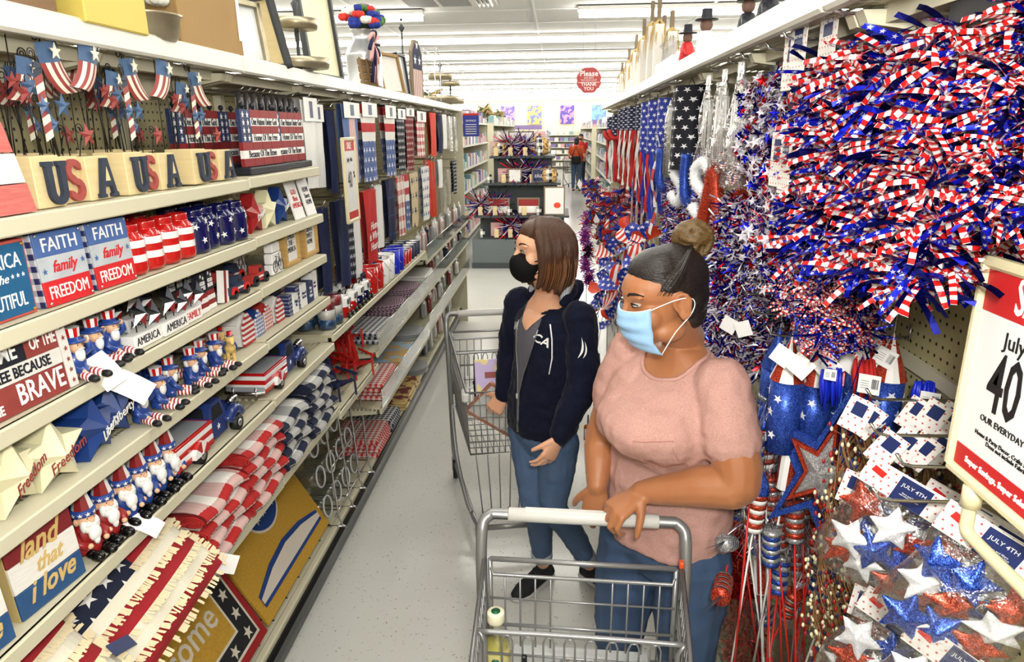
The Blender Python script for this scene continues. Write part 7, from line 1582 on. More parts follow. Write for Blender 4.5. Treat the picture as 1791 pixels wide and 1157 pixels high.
# sale sign on a beige frame with its arm
mat('frame_beige', (214, 204, 164), .35); mat('sale_red', (190, 34, 36), .4); mat('sign_white', (226, 224, 222), .35); mat('ink', (20, 20, 22), .5)
t = empty('sale_sign', (.578, .835, 1.605), L90, 'red and white 40% off sale sign in a beige frame on the right', 'sign'); w, h = .235, .30
for (x, z, a, b) in ((0, h/2, w, .016), (0, -h/2, w, .016), (-w/2+.008, 0, .016, h), (w/2-.008, 0, .016, h)): mb = MB(); mb.rbox((x, 0, z), (a, .018, b+.016 if b > .1 else b), .005); obj('frame_rail', mb, 'frame_beige', t)
mb = MB(); mb.box((0, 0, 0), (w-.02, .003, h-.005)); s_ = obj('sheet', mb, 'sign_white', t)
for z, a in ((.115, .058), (-.125, .032)): mb = MB(); mb.box((0, -.0018, z), (w-.03, .001, a)); obj('red_band', mb, 'sale_red', s_)
text('SALE', .066, (.005, -.0026, .116), s_, 'card_white', sx=.62, bold=.0008); text('July 4th', .030, (.0, -.002, .058), s_, 'ink'); text('40', .115, (-.028, -.002, -.005), s_, 'ink', sx=.58, bold=.001); text('%', .05, (.045, -.002, .018), s_, 'ink', sx=.8); text('OFF', .032, (.048, -.002, -.024), s_, 'ink', sx=.65, bold=.0006)
text('OUR EVERYDAY PRICE', .0125, (.0, -.002, -.055), s_, 'ink'); text('Home & Party Decor, Crafts and More\nDoes not include Fabric', .0085, (0, -.002, -.082), s_, 'ink'); text('Super Savings, Super Selection', .0125, (0, -.0026, -.125), s_, 'card_white', bold=.0003)
mb = MB(); mb.tube(smooth_path([(-.05, .0, -.155), (-.05, .0, -.205), (-.045, .0, -.222), (-.01, .0, -.225), (.12, .0, -.225)], [1]*5, 3)[0], .009, 10); mb.tube([(-.05, 0, -.155), (-.05, 0, -.185)], .013, 12); obj('arm', mb, 'frame_beige', t)
# goods on top of the right shelf
mat('raffia', (196, 168, 110), .9); mat('grey_wood', (126, 110, 92), .85); mat('picket', (222, 218, 212), .7)
for i, (y, h) in enumerate(((6.4, .33), (6.1, .36), (5.8, .38), (5.55, .36), (5.3, .42), (5.05, .42), (4.85, .46), (4.65, .44), (4.45, .50), (4.30, .40), (4.15, .46), (4.0, .38))):
 t = empty('scarecrow_stake', (.60 if i % 2 else .55, y, 2.15), 0, 'straw-tied white stake atop the right shelf, '+('farthest', 'second from the far end', 'third from the far end', 'fourth from the far end', 'fifth from the far end', 'sixth from the far end', 'sixth from the near end', 'fifth from the near end', 'tall one, fourth from the near end', 'third from the near end', 'second from the near end', 'nearest')[i], 'stake', 'straw-tied stakes on the right shelf')
 mb = MB(); mb.rbox((0, 0, h*.36), (.05, .07, h*.72), .004); obj('board', mb, 'picket', t); mb = MB(); mb.rbox((0, .01, h*.75), (.022, .026, h*.5), .003); obj('post', mb, 'grey_wood', t); mb = MB(); rn = RN(i)
 for k in range(26): a = rn.uniform(0, 6.3); mb.tube([(0, 0, h*.78), (.03*cos(a), .03*sin(a), h*.72), (.045*cos(a), .045*sin(a), h*.72-rn.uniform(.05, .14))], [.004, .004, .001], 4)
 obj('straw', mb, 'raffia', t, kind='stuff')
def figure(x, y, label, c, hat='near_black', s=1.0):
 t = empty('harvest_figurine', (x, y, 2.15), .8, label, 'figurine'); t.scale = (s,)*3; mb = MB(); mb.lathe([(.03, 0), (.034, .01), (.026, .08), (.018, .10)], n=14); obj('coat', mb, c, t); mb = MB(); mb.ball((0, 0, .118), .020, 12, 8); h_ = obj('head', mb, mat('brown_skin', (110, 82, 70), .6), t)
 mb = MB(); mb.lathe([(.036, .132), (.036, .135), (.018, .137), (.016, .165), (.0, .166)], n=16); obj('hat', mb, hat, h_); mb = MB()
 for s2 in (-1, 1): mb.tube([(s2*.02, 0, .085), (s2*.034, -.012, .06), (s2*.022, -.026, .045)], [.009, .009, .007], 8)
 obj('arm', mb, c, t); mb = MB(); mb.ball((0, -.03, .05), (.014, .012, .011), 10, 6); obj('pumpkin', mb, 'pin_orange', t)
figure(.50, 2.92, 'small figurine in a red dress and bonnet on top of the right shelf', 'red'); figure(.53, 2.72, 'small figurine in a dark hat and white coat on top of the right shelf', 'card_white', s=1.15); figure(.55, 2.22, 'dark-hatted figurine peeking over the right shelf edge', 'near_black'); figure(.57, 2.08, 'taller dark-hatted figurine nearest on the right shelf', 'near_black', s=1.15)
t = empty('ornament_box', (.56, 3.3, 2.15), 0, 'low white box of wire ornaments on top of the right shelf', 'box'); mb = MB(); mb.rbox((0, 0, .035), (.2, .5, .07), .004); obj('carton', mb, 'card_white', t); mb = MB()
for k in range(12): mb.tube([(-.08, -.2+.035*k, .07), (-.07, -.2+.035*k, .13), (-.09, -.19+.035*k, .15)], .0015, 4)
obj('ornament_wire', mb, 'steel', t, kind='stuff')
t = empty('hanging_sign', (.49, 12.0, 2.70), 0, 'red octagonal please and thank you sign hanging from the ceiling', 'sign'); mb = MB(); mb.prism([(.215*cos(PI/8+PI*k/4), .215*sin(PI/8+PI*k/4)) for k in range(8)], .006); b = obj('board', mb, mat('octagon_red', (176, 62, 62), .5), t)
text('Please', .12, (0, -.004, .10), b, 'card_white', bold=.002); text('DO NOT', .04, (0, -.004, .035), b, 'card_white'); text('Remove items from this shelf\nwithout asking for assistance', .022, (0, -.004, -.0), b, 'card_white'); text('THANK\nYOU', .075, (0, -.004, -.10), b, 'card_white', bold=.001); mb = MB(); mb.box((0, -.004, -.035), (.36, .001, .006)); obj('rule', mb, 'card_white', b)
mb = MB()
for x in (-.1, .1): mb.tube([(x, 0, .19), (x, 0, CEIL-2.70)], .0015, 4)
obj('cord', mb, 'steel', t)
# ================================================================ left gondola, third section: towels, mugs, table goods
for (a, b, z) in ((2.59, 3.9, 1.14), (3.9, 4.6, 1.14), (4.62, 5.8, 1.07), (5.8, 6.84, 1.07)): shelf(a, b, LX, LB, z, 1, gl)
for (a, b, z) in ((2.59, 3.22, .80), (3.22, 4.6, .86), (4.6, 5.8, .86), (5.8, 6.84, .86), (3.22, 4.6, .55), (4.6, 5.8, .58), (5.8, 6.84, .58)): shelf(a, b, LX, LB, z, 1, gl)
for (a, b, z) in ((3.22, 4.6, .86), (4.6, 6.84, .86), (4.62, 6.84, 1.07), (3.22, 4.6, .55), (4.6, 6.84, .58)):
 mb = MB(); mb.box((LX+.002, (a+b)/2, z+.05), (.004, b-a-.02, .10)); f = obj('glass_fence', mb, 'clear_plastic', gl); mb = MB(); mb.tube([(LX+.002, a, z+.10), (LX+.002, b, z+.10)], .003, 5); obj('fence_rail', mb, 'chrome', f)
mat('t_flag', RED, .9, fn=lambda t: (lambda o: t.col(t.mix(t.op('GREATER_THAN', o[1], .47), t.mix(t.band(o[1], .235, .5), (226, 222, 216), (182, 50, 52)), t.mix(t.stars(t.op('MULTIPLY', o[0], .8), o[1], .13, .36), (84, 102, 150), (222, 222, 226)))))(t.xyz('UV')))
mat('t_ging_red', RED, .9, fn=f_gingham((228, 222, 216), (180, 40, 42), .16, (0, 1), 'UV')); mat('t_plaid_navy', NAVY, .9, fn=f_gingham((40, 60, 110), (22, 28, 60), .3, (0, 1), 'UV', duty=.9)); mat('t_plaid_red', RED, .9, fn=f_gingham((228, 222, 216), (176, 60, 56), .22, (0, 1), 'UV', duty=.4))
mat('t_stars_bw', (16, 18, 28), .9, fn=f_stars((18, 20, 34), (226, 226, 230), .11, (0, 1), .36, 'UV')); mat('t_stars_red', (110, 24, 30), .9, fn=f_stars((112, 22, 28), (214, 200, 196), .10, (0, 1), .34, 'UV')); mat('t_tan', (204, 184, 148), .9, fn=f_stars((206, 188, 152), (50, 60, 92), .28, (0, 1), .34, 'UV')); mat('t_color', (226, 224, 220), .9, fn=f_stars((228, 226, 222), (46, 76, 134), .16, (0, 1), .42, 'UV'))
mat('t_blue_stripe', (96, 116, 160), .9, fn=lambda t: (lambda o: t.col(t.mix(t.op('MULTIPLY', t.op('GREATER_THAN', o[0], .35), t.op('LESS_THAN', o[0], .65)), (92, 112, 156), t.mix(t.band(o[0], .06, .5), (226, 214, 210), (196, 130, 126)))))(t.xyz('UV')))
mat('t_navy', (18, 28, 66), .95); mat('t_red', (186, 34, 32), .9); mat('t_white', (228, 226, 222), .9); mat('t_orange', (206, 62, 40), .8)
def towel(y, x, z, w, h, m, label, name='kitchen_towel', cat='towel', card=.0, n=1, group='kitchen towels hanging on the left pegboard', lean=.0, script=None):
 t = empty(name, (x, y, z), R90, label, cat, group)
 mb = MB(); mb.sheet(lambda u, v: VE(((u-.5)*w*(1-.06*v)+lean*v, -.012*sin(u*PI)-.006*sin(u*9+v*3), -h*v)), 6, 8); mb.sheet(lambda u, v: VE(((.5-u)*w*(1-.06*v)+lean*v, .022+.004*sin(v*6), -h*v*.95)), 3, 4); mb.sheet(lambda u, v: VE(((u-.5)*w, .022*v-.002, .002*sin(PI*v))), 3, 2); obj('cloth', mb, m, t)
 if card: mb = MB(); mb.rbox((0, -.014, .01-card/2), (w*.96, .002, card), .0006); c = obj('card', mb, 'card_white', t); mb = MB(); mb.box((0, -.0156, .01-card/2), (w*.22, .0006, card*.7)); obj('label_patch', mb, 'card_navy', c)
 mb = MB(); mb.tube([(0, .28, .015), (0, -.01, .015), (0, -.02, .03)], .003, 5); obj('peg_hook', mb, 'chrome', t)
 if script: text(script, w*.24, (lean*.5, -.016, -h*.62), t, 'card_white', shear=.3)
 return t
for a in ((2.80, -1.0, 2.05, .16, .34, 't_white', 'white printed pouch beside the utensil handles', 'pouch', 'pouch', .09), (2.95, -1.02, 2.03, .12, .33, 't_white', 'second white printed pouch behind the first', 'pouch', 'pouch', .07), (3.12, -1.02, 2.02, .10, .36, 't_navy', 'folded navy towel left of the blue striped one'), (3.30, -.98, 2.05, .26, .36, 't_blue_stripe', 'blue towel with pink and white centre stripes', 'kitchen_towel', 'towel', .07), (3.62, -.98, 2.06, .30, .38, 't_flag', 'red and white striped towel with blue starry bottom, nearer one', 'kitchen_towel', 'towel', .07), (3.86, -1.05, 2.03, .12, .36, 't_stars_red', 'dark red towel edge between the flag towels'), (4.08, -.98, 2.06, .27, .38, 't_flag', 'red and white striped towel with blue starry bottom, farther one', 'kitchen_towel', 'towel', .07), (4.36, -.98, 2.05, .22, .36, 't_stars_bw', 'black towel with small white stars', 'kitchen_towel', 'towel', .06), (4.62, -.98, 2.06, .26, .38, 't_stars_red', 'dark red towel with pale stars', 'kitchen_towel', 'towel', .05), (5.0, -.98, 2.05, .34, .30, 't_ging_red', 'red gingham towel under a white card', 'kitchen_towel', 'towel', .07),
 (5.45, -.97, 2.06, .26, .32, 't_orange', 'orange red towel on the top hooks'), (5.75, -.97, 2.05, .16, .30, 't_navy', 'narrow navy towel near the far end'), (6.0, -.97, 2.06, .2, .28, 't_white', 'white wrapped towel near the far end'), (6.35, -.97, 2.05, .2, .30, 'clear_film', 'clear wrapped pack near the far end', 'wrapped_pack', 'pack'), (6.65, -.97, 2.05, .2, .32, 'clear_film', 'clear wrapped pack at the far end', 'wrapped_pack', 'pack'), (6.5, -.97, 1.66, .2, .30, 't_stars_bw', 'starry navy pack on the lower far hooks', 'wrapped_pack', 'pack'),
 (2.86, -1.0, 1.62, .14, .36, 't_navy', 'dark navy towel at the left of the lower row'), (3.0, -.96, 1.64, .17, .38, 't_navy', 'dark navy towel folded in front of the first', 'kitchen_towel', 'towel', 0, 1), (3.16, -.98, 1.62, .12, .36, 't_stars_bw', 'navy starry towel behind the price sign'), (3.27, -.98, 1.60, .12, .36, 't_white', 'white towel with navy hem beside the price sign'), (3.80, -1.0, 1.64, .15, .34, 't_white', 'white printed towel right of the red script towel'), (4.0, -.98, 1.66, .2, .35, 't_plaid_navy', 'navy plaid towel in the lower row'), (4.27, -.98, 1.66, .22, .36, 't_plaid_red', 'red and white plaid towel in the lower row'), (4.48, -.99, 1.66, .12, .36, 't_flag', 'striped towel edge beside the tan one'), (4.68, -.98, 1.66, .26, .36, 't_tan', 'tan towel with navy stars'), (5.05, -.97, 1.68, .3, .38, 't_color', 'white towel with colourful figures'), (5.15, -.97, 1.72, .06, .40, 't_orange', 'long orange red strip, first'), (5.27, -.97, 1.71, .06, .42, 't_orange', 'long orange red strip, second'), (5.38, -.97, 1.70, .06, .42, 't_orange', 'long orange red strip, third'), (5.7, -.97, 1.70, .2, .22, 't_white', 'white wrapped pouch on the lower far hooks'), (5.9, -.97, 1.50, .2, .26, 'clear_film', 'clear pack under the white pouch', 'wrapped_pack', 'pack'), (6.15, -.97, 1.60, .2, .3, 'clear_film', 'clear pack left of the starry one', 'wrapped_pack', 'pack')): towel(*a)
towel(3.50, -.965, 1.64, .24, .37, 't_red', 'bright red towel with white script', script='Home\nis Where\nHeart is')
for (y, m) in ((3.27, 't_navy'), (3.5, 't_navy')): 
 t = empty('towel_hem', (-.955, y, 1.255 if y > 3.4 else 1.24), R90, ('navy hem band on the bright red towel' if y > 3.4 else 'navy hem band on the white towel'), 'towel'); mb = MB(); mb.rbox((0, 0, 0), (.23 if y > 3.4 else .12, .006, .05), .002); obj('band', mb, m, t)
# small sale sign among the towels
t = empty('sale_sign', (-.885, 2.93, 1.73), R90, 'small upright 40% off sale sign among the hanging towels', 'sign')
for (x, z, a, b) in ((0, .17, .17, .014), (0, -.17, .17, .014), (-.08, 0, .014, .34), (.08, 0, .014, .34)): mb = MB(); mb.rbox((x, 0, z), (a, .014, b), .003); obj('frame_rail', mb, 'frame_beige', t)
mb = MB(); mb.box((0, 0, 0), (.15, .003, .33)); s_ = obj('sheet', mb, 'sign_white', t); mb = MB(); mb.box((0, -.002, .142), (.146, .001, .04)); obj('red_band', mb, 'sale_red', s_); mb = MB(); mb.box((0, -.002, -.145), (.146, .001, .03)); obj('red_band', mb, 'sale_red', s_)
text('SALE', .04, (0, -.003, .142), s_, 'card_white', sx=.7); text('40', .10, (-.012, -.002, .0), s_, 'ink', sx=.6); text('%', .04, (.05, -.002, .02), s_, 'ink'); text('July 4th', .025, (0, -.002, .085), s_, 'ink')
# candles, truck mugs, buckets and mugs on the long shelf
MZ = 1.143
for i, (y, x) in enumerate(((2.68, -.955), (2.76, -.95), (2.66, -1.04), (2.75, -1.05))):
 t = empty('jar_candle', (x, y, MZ), 0, 'red, white and blue layered jar candle, '+('front left', 'front right', 'rear left', 'rear right')[i], 'candle', 'layered jar candles')
 for k, m in enumerate((mat('wax_blue', (24, 72, 124), .2, coat=.5), mat('wax_white', (226, 222, 214), .2, coat=.5), mat('wax_red', (150, 24, 36), .2, coat=.5))): mb = MB(); mb.lathe([(.036, .04*k+.004), (.036, .04*k+.043)], n=20); obj('wax_layer', mb, m, t)
 mb = MB(); mb.lathe([(.037, 0), (.0385, .004), (.0385, .13), (.037, .131)], n=20); obj('glass', mb, 'clear_plastic', t)
def truckmug(y, x, m, label):
 t = empty('truck_mug', (x, y, MZ), R90, label, 'mug', 'white truck mugs'); mb = MB(); mb.lathe([(.030, 0), (.036, .01), (.037, .05), (.034, .085), (.030, .095), (.027, .094), (.026, .04)], n=18, sy=.85, mis=[0, 0, 1, 1, 1, 1]); obj('cup', mb, [m, 'white_gloss'], t); mb = MB(); mb.box((0, -.031, .072), (.04, .004, .022)); obj('window', mb, 'dark_glass', t)
 for s in (-1, 1): mb = MB(); mb.tube([(s*.026, -.03, .012), (s*.026, -.038, .012)], .013, 14); obj('wheel', mb, 'black_gloss', t); mb = MB(); mb.ball((s*.018, -.034, .045), .006, 8, 6); obj('headlight', mb, 'chrome', t)
 mb = MB(); mb.tube(smooth_path([(-.036, .01, .07), (-.05, .0, .10), (0, -.01, .125), (.05, .0, .10), (.036, .01, .07)], [1]*5, 4)[0], .0022, 5); obj('wire_handle', mb, 'black_wire', t)
for i, (y, x, m) in enumerate(((2.87, -.945, 'red_gloss'), (2.98, -.945, 'red_gloss'), (3.09, -.945, 'navy_gloss'), (3.2, -.945, 'navy_gloss'), (2.92, -1.04, 'red_gloss'), (3.03, -1.04, 'navy_gloss'), (3.15, -1.04, 'red_gloss'))): truckmug(y, x, m, 'white truck-shaped mug with '+('red' if m[0] == 'r' else 'navy')+' base, '+('front, beside the candles', 'front, second from the candles', 'front, third from the candles', 'front, beside the red buckets', 'rear left', 'rear middle', 'rear right')[i])
def cup(y, x, r, h, m, inner, label, name='mug', cat='mug', group='mugs on the long shelf', handle=True):
 t = empty(name, (x, y, MZ), R90+.6, label, cat, group); mb = MB(); mb.lathe([(r*.88, 0), (r*.9, .003), (r, h), (r*.96, h), (r*.84, .006)], n=20, mis=[0, 0, 1, 1]); mb.lathe([(r*.83, .006), (.001, .0055)], n=20, mi=1); obj('cup_body', mb, [m, inner], t); mb = MB(); mb.tube([(r*cos(a), r*sin(a), h) for a in [2*PI*k/20 for k in range(20)]], .0015, 5, closed=True); obj('rim', mb, 'near_black' if handle else 'chrome', t)
 if handle: mb = MB(); mb.tube(smooth_path([(r*.95, 0, h*.78), (r+.025, 0, h*.75), (r+.025, 0, h*.35), (r*.9, 0, h*.25)], [1]*4, 4)[0], .004, 6); obj('handle', mb, m, t)
 else: mb = MB(); mb.tube(smooth_path([(-r, 0, h*.9), (-r*.8, -r*.7, h*.55), (0, -r*1.2, h*.4), (r*.8, -r*.7, h*.55), (r, 0, h*.9)], [1]*5, 3)[0], .0015, 5); obj('bail_handle', mb, 'chrome', t)
buck = [(3.33, 'red_gloss', 'red metal bucket nearest the truck mugs'), (3.45, 'red_gloss', 'red metal bucket beside the white ones'), (3.58, 'white_gloss', 'white metal bucket left of the blue ones'), (3.70, 'white_gloss', 'white metal bucket touching the blue one'), (3.83, 'royal', 'bright blue metal bucket, first'), (3.94, 'royal', 'bright blue metal bucket, second')]
for y, m, l in buck: cup(y, -.955, .052, .135, m, m, l, 'bucket', 'bucket', 'metal buckets', False)
for i, (y, m) in enumerate(((3.36, 'red_gloss'), (3.52, 'red_gloss'), (3.68, 'white_gloss'), (3.86, 'royal'))): cup(y, -1.08, .052, .135, m, m, 'metal bucket in the second row, '+('red, first', 'red, second', 'white', 'blue')[i], 'bucket', 'bucket', 'metal buckets', False)
for r_, x in enumerate((-.95, -1.04, -1.13)):
 for i, y in enumerate((4.04, 4.12, 4.20, 4.29, 4.38, 4.47)): cup(y, x, .037, .088, 'red_gloss' if i < 3 else 'truck_navy', 'white_gloss', ('red' if i < 3 else 'dark navy')+' enamel mug with black rim, '+('front', 'middle', 'rear')[r_]+' row, '+('first', 'second', 'third')[i % 3]+(' beside the blue buckets' if i < 3 else ' toward the far end'))
# folding chairs (candle holders) on the low shelf
def mini_chair(y, x, z, m, label, rz):
 t = empty('miniature_chair', (x, y, z), rz, label, 'decoration', 'miniature slatted chairs'); t.scale = (1.25,)*3
 for s in (-1, 1):
  for q in (((s*.04, -.05, 0), (s*.04, -.045, .075), (s*.04, -.05, .078)), ((s*.04, .06, 0), (s*.04, -.035, .055)), ((s*.045, -.055, .078), (s*.045, .045, .085))):
   mb = MB(); mb.tube(q, .0055, 4); obj('arm' if q[0][2] > .07 else 'leg', mb, m, t)
 for k in range(4): mb = MB(); mb.box((0, -.03+.022*k, .052-.006*k), (.085, .016, .004)); obj('seat_slat', mb, m, t); mb = MB(); R = Euler((-.35, 0, 0)).to_matrix(); mb.box((-.033+.022*k, .062, .10-.004*abs(k-1.5)), (.016, .004, .12), R); obj('back_slat', mb, m, t)
mat('paint_red', (176, 26, 22), .3, coat=.4)
for i, (y, x, m, r) in enumerate(((3.05, -.96, 'paint_red', .9), (3.13, -1.08, 'paint_red', 1.4), (2.93, -1.05, 'paint_red', 1.2), (2.78, -.97, 'navy', 1.1), (2.68, -1.06, 'navy', 1.5))): mini_chair(y, x, .803, m, ('red miniature slatted chair in front', 'red miniature chair behind the front one', 'red miniature chair at the back', 'navy miniature slatted chair in front', 'navy miniature chair at the back')[i], r)
t = empty('red_chair_stack', (-1.0, 3.05, .805+.13), 1.2, 'upper red miniature chair resting on the lower ones', 'decoration'); t.scale = (1.2,)*3
for s in (-1, 1): mb = MB(); mb.tube([(s*.04, -.05, 0), (s*.04, -.045, .075)], .0055, 4); obj('leg', mb, 'paint_red', t); mb = MB(); mb.tube([(s*.04, .06, .0), (s*.045, .0, .08), (s*.04, .05, .14)], .0055, 4); obj('back_post', mb, 'paint_red', t)
for k in range(4): mb = MB(); mb.box((0, -.03+.022*k, .052-.006*k), (.085, .016, .004)); obj('seat_slat', mb, 'paint_red', t)
# round woven placemats, folded gingham cloths, plates, trays
mat('woven', (96, 70, 84), .9, fn=lambda t: (lambda o: t.col(t.mix(t.band(t.op('ADD', t.op('MULTIPLY', t.op('SQRT', t.op('ADD', t.op('MULTIPLY', o[0], o[0]), t.op('MULTIPLY', o[1], o[1]))), 1.0), t.op('MULTIPLY', t.op('SINE', t.op('MULTIPLY', t.op('ARCTAN2', o[0], o[1]), 40.0)), .003)), .016, .5), (62, 40, 58), (176, 150, 160))))(t.xyz()))
def discs(name, y, z, n, r, th, m, label, cat, group, x=-1.06, tilt=0.0):
 for k in range(n):
  t = empty(name, (x+.004*sin(k*2.1), y+.006*sin(k*3.3), z+th*k), 0, label % ('bottom' if k == 0 else ('top' if k == n-1 else ('second', 'third', 'fourth', 'fifth', 'sixth', 'seventh')[k-1] if k < 7 else 'upper')), cat, group); t.rotation_euler = (0, tilt, 0)
  mb = MB(); mb.lathe([(r*.94, 0), (r, th*.4), (r*.96, th*.9), (.001, th*.8)], n=26); obj('disc', mb, m, t)
discs('round_placemat', 3.95, .864, 7, .155, .012, 'woven', 'round woven placemat in the nearer stack, %s', 'placemat', 'nearer stack of woven placemats'); discs('round_placemat', 4.38, .864, 7, .15, .012, 'woven', 'round woven placemat in the farther stack, %s', 'placemat', 'farther stack of woven placemats')
mat('cloth_ging_navy', NAVY, .9, fn=f_gingham((228, 226, 222), (30, 36, 66), .03)); mat('cloth_ging_red', RED, .9, fn=f_gingham((230, 224, 218), (190, 44, 42), .03)); mat('beach_print', (170, 190, 206), .4, fn=lambda t: t.col(t.mix(t.stepf(t.noise(t.vec(), 14, 2), .52), (164, 190, 212), (206, 170, 110)))); mat('grey_plate', (160, 162, 164), .3); mat('sand_print', (206, 176, 110), .4, fn=lambda t: t.col(t.mix(t.stepf(t.noise(t.vec(), 16, 2), .54), (212, 184, 122), (120, 60, 60))))
def slabs(name, y, z, n, d, m, label, cat, group, x=-1.05):
 for k in range(n):
  t = empty(name, (x+.005*sin(k*2), y+.008*sin(k*1.7), z+d[2]*k), .04*sin(k*2.3), label % (('bottom', 'second', 'third', 'fourth', 'fifth')[k]), cat, group); mb = MB(); mb.rbox((0, 0, d[2]/2), (d[0], d[1], d[2]*.96), d[2]*.35); obj('folded_cloth' if 'cloth' in name else 'panel', mb, m, t)
slabs('folded_cloth', 3.50, .864, 3, (.26, .34, .022), 'cloth_ging_navy', 'navy gingham cloth beside the placemats, %s of its pile', 'tablecloth', 'navy gingham cloths'); slabs('folded_cloth', 3.5, .554, 4, (.27, .36, .024), 'cloth_ging_red', 'red gingham cloth on the glass-fronted shelf, %s of its pile', 'tablecloth', 'red gingham cloths'); slabs('folded_cloth', 3.55, .172, 4, (.26, .30, .028), 'cloth_ging_red', 'red gingham cloth on the base deck, %s of its pile', 'tablecloth', 'red gingham cloths on the deck', -1.12); slabs('folded_cloth', 3.86, .172, 3, (.26, .24, .028), 'cloth_ging_navy', 'navy gingham cloth on the base deck, %s of its pile', 'tablecloth', 'navy gingham cloths on the deck', -1.12)
slabs('picture_tray', 4.02, .554, 4, (.28, .40, .014), 'beach_print', 'beach printed tray on the glass-fronted shelf, %s of its pile', 'tray', 'beach printed trays'); slabs('picture_tray', 4.35, .172, 4, (.27, .52, .014), 'sand_print', 'sand coloured printed tray on the deck, %s of its pile', 'tray', 'sand printed trays', -1.12); discs('plate', 4.5, .554, 5, .14, .010, 'grey_plate', 'grey round plate on the glass-fronted shelf, %s', 'plate', 'grey plates'); discs('plate', 4.85, .172, 5, .14, .010, 'grey_plate', 'grey round plate on the base deck, %s', 'plate', 'grey plates on the deck', -1.12)
slabs('egg_tray', 4.85, .864, 4, (.24, .34, .02), 'white', 'white ribbed tray in the pile beyond the placemats, %s', 'tray', 'white ribbed trays')
for row, (z, ys, x, hh) in enumerate(((1.073, [4.72+.125*k for k in range(17)], -.98, .19), (.863, [5.2+.15*k for k in range(11)], -.98, .13), (.583, [4.9+.16*k for k in range(12)], -1.0, .15), (.172, [5.25+.16*k for k in range(10)], -1.08, .2))):
 for k, y in enumerate(ys):
  t = empty('clear_pack', (x+.02*sin(k*2), y, z), R90+.1*sin(k*3), ORD[k]+' clear party packet from the near end, '+('top', 'second', 'third', 'bottom')[row]+' far shelf', 'packet', 'clear packets on the far shelves'); c = ('t_white', 'sign_red', 'grey_plate', 'navy_stars', 't_white', 'cloth_ging_red')[(k*5+row) % 6]
  mb = MB(); mb.rbox((0, 0, hh*.42), (.09, .035, hh*.8), .012); obj('contents', mb, c, t); mb = MB(); mb.sheet(lambda u, v: VE((.055*cos(u*2*PI)*(1-.5*v**4), .030*sin(u*2*PI)*(1-.9*v**3), hh*v)), 10, 5); obj('film', mb, 'clear_film', t)
# wire rack of clear cups
t = empty('wire_rack', (-1.03, 2.98, DZ+.005), R90, 'chrome wire rack of clear cups between the doormats and gingham cloths', 'rack'); mb = MB()
for x in (-.26, -.09, .09, .26): mb.tube(smooth_path([(x, .12, .55), (x, .02, .54), (x, -.01, .48), (x, -.035, .05), (x, -.06, .005), (x, .10, .005)], [1]*6, 3)[0], .0045, 6)
for z in (.06, .3, .5): mb.tube([(-.27, -.02, z), (.27, -.02, z)], .004, 6)
obj('wires', mb, 'chrome', t, kind='stuff')
for i in range(12):
 c, r_ = i % 4, i//4; t = empty('clear_cup', (-1.05-.02*r_, 2.74+.14*c, .27+.15*r_-.0*c), 0, 'clear cup lying in the wire rack, '+('lower', 'middle', 'upper')[r_]+' row, '+('first', 'second', 'third', 'fourth')[c]+' from the near side', 'cup', 'clear cups in the wire rack'); t.rotation_euler = (0, rad(80), 0)
 mb = MB(); mb.lathe([(.036, -.12), (.048, 0), (.046, 0), (.034, -.118)], n=20); obj('cup_wall', mb, 'clear_plastic', t); mb = MB(); mb.tube([(.048*cos(a), .048*sin(a), 0) for a in [2*PI*k/20 for k in range(20)]], .004, 6, closed=True); obj('rim', mb, mat('frost', (200, 202, 204), .4), t)
t = empty('hanging_sign', (-.87, 7.05, 1.97), 0, 'small blue notice card at the far end of the left gondola', 'sign'); mb = MB(); mb.rbox((0, 0, 0), (.16, .004, .2), .001); b = obj('board', mb, mat('notice_blue', (36, 50, 140), .5), t); mb = MB(); mb.box((0, -.001, .11), (.16, .005, .02)); obj('red_band', mb, 'sale_red', t); mb = MB(); mb.tube([(-.07, 0, .11), (-.07, -.1, .135), (-.08, -.2, .14)], .002, 5); obj('cord', mb, 'steel', t); text('A FEW WORDS'[:0] or 'SAVINGS', .026, (0, -.003, .05), b, 'card_white'); mb = MB()
for k in range(5): mb.box((0, -.003, .015-.022*k), (.11, .001, .006))
obj('text_line', mb, 'card_white', b, kind='stuff')
# ================================================================ goods on top of the left shelf
TZ = 2.145
def box_thing(name, x, y, z, d, m, label, cat, rz=0.0, rot=None, part='carton'): t = empty(name, (x, y, z), rz, label, cat, None, rot); mb = MB(); mb.rbox((0, 0, d[2]/2), d, .003); o = obj(part, mb, m, t); return t
mat('yellow_box', (204, 182, 88), .6); mat('tin_aged', (150, 138, 112), .35, .7, fn=f_mottle((128, 116, 90), (190, 180, 156), 20)); mat('dark_frame', (52, 54, 56), .5); mat('glass_pale', (214, 216, 214), .1, coat=.3); mat('crate_wood', (120, 92, 60), .8, fn=f_mottle((104, 78, 50), (140, 112, 76), 20)); mat('zinc', (186, 188, 190), .35, .75, fn=f_mottle((166, 168, 172), (206, 208, 210), 8)); mat('leaf', (70, 120, 44), .6); mat('flower_white', (234, 232, 222), .7); mat('flower_red', (206, 50, 40), .7); mat('flower_blue', (30, 50, 140), .7)
box_thing('storage_box', -1.07, 1.24, TZ, (.22, .26, .25), mat('brown_box', (120, 90, 62), .7), 'brown box at the left end of the top shelf', 'box'); box_thing('storage_box', -1.05, 1.53, TZ, (.22, .22, .30), 'yellow_box', 'plain yellow box on the top shelf', 'box')
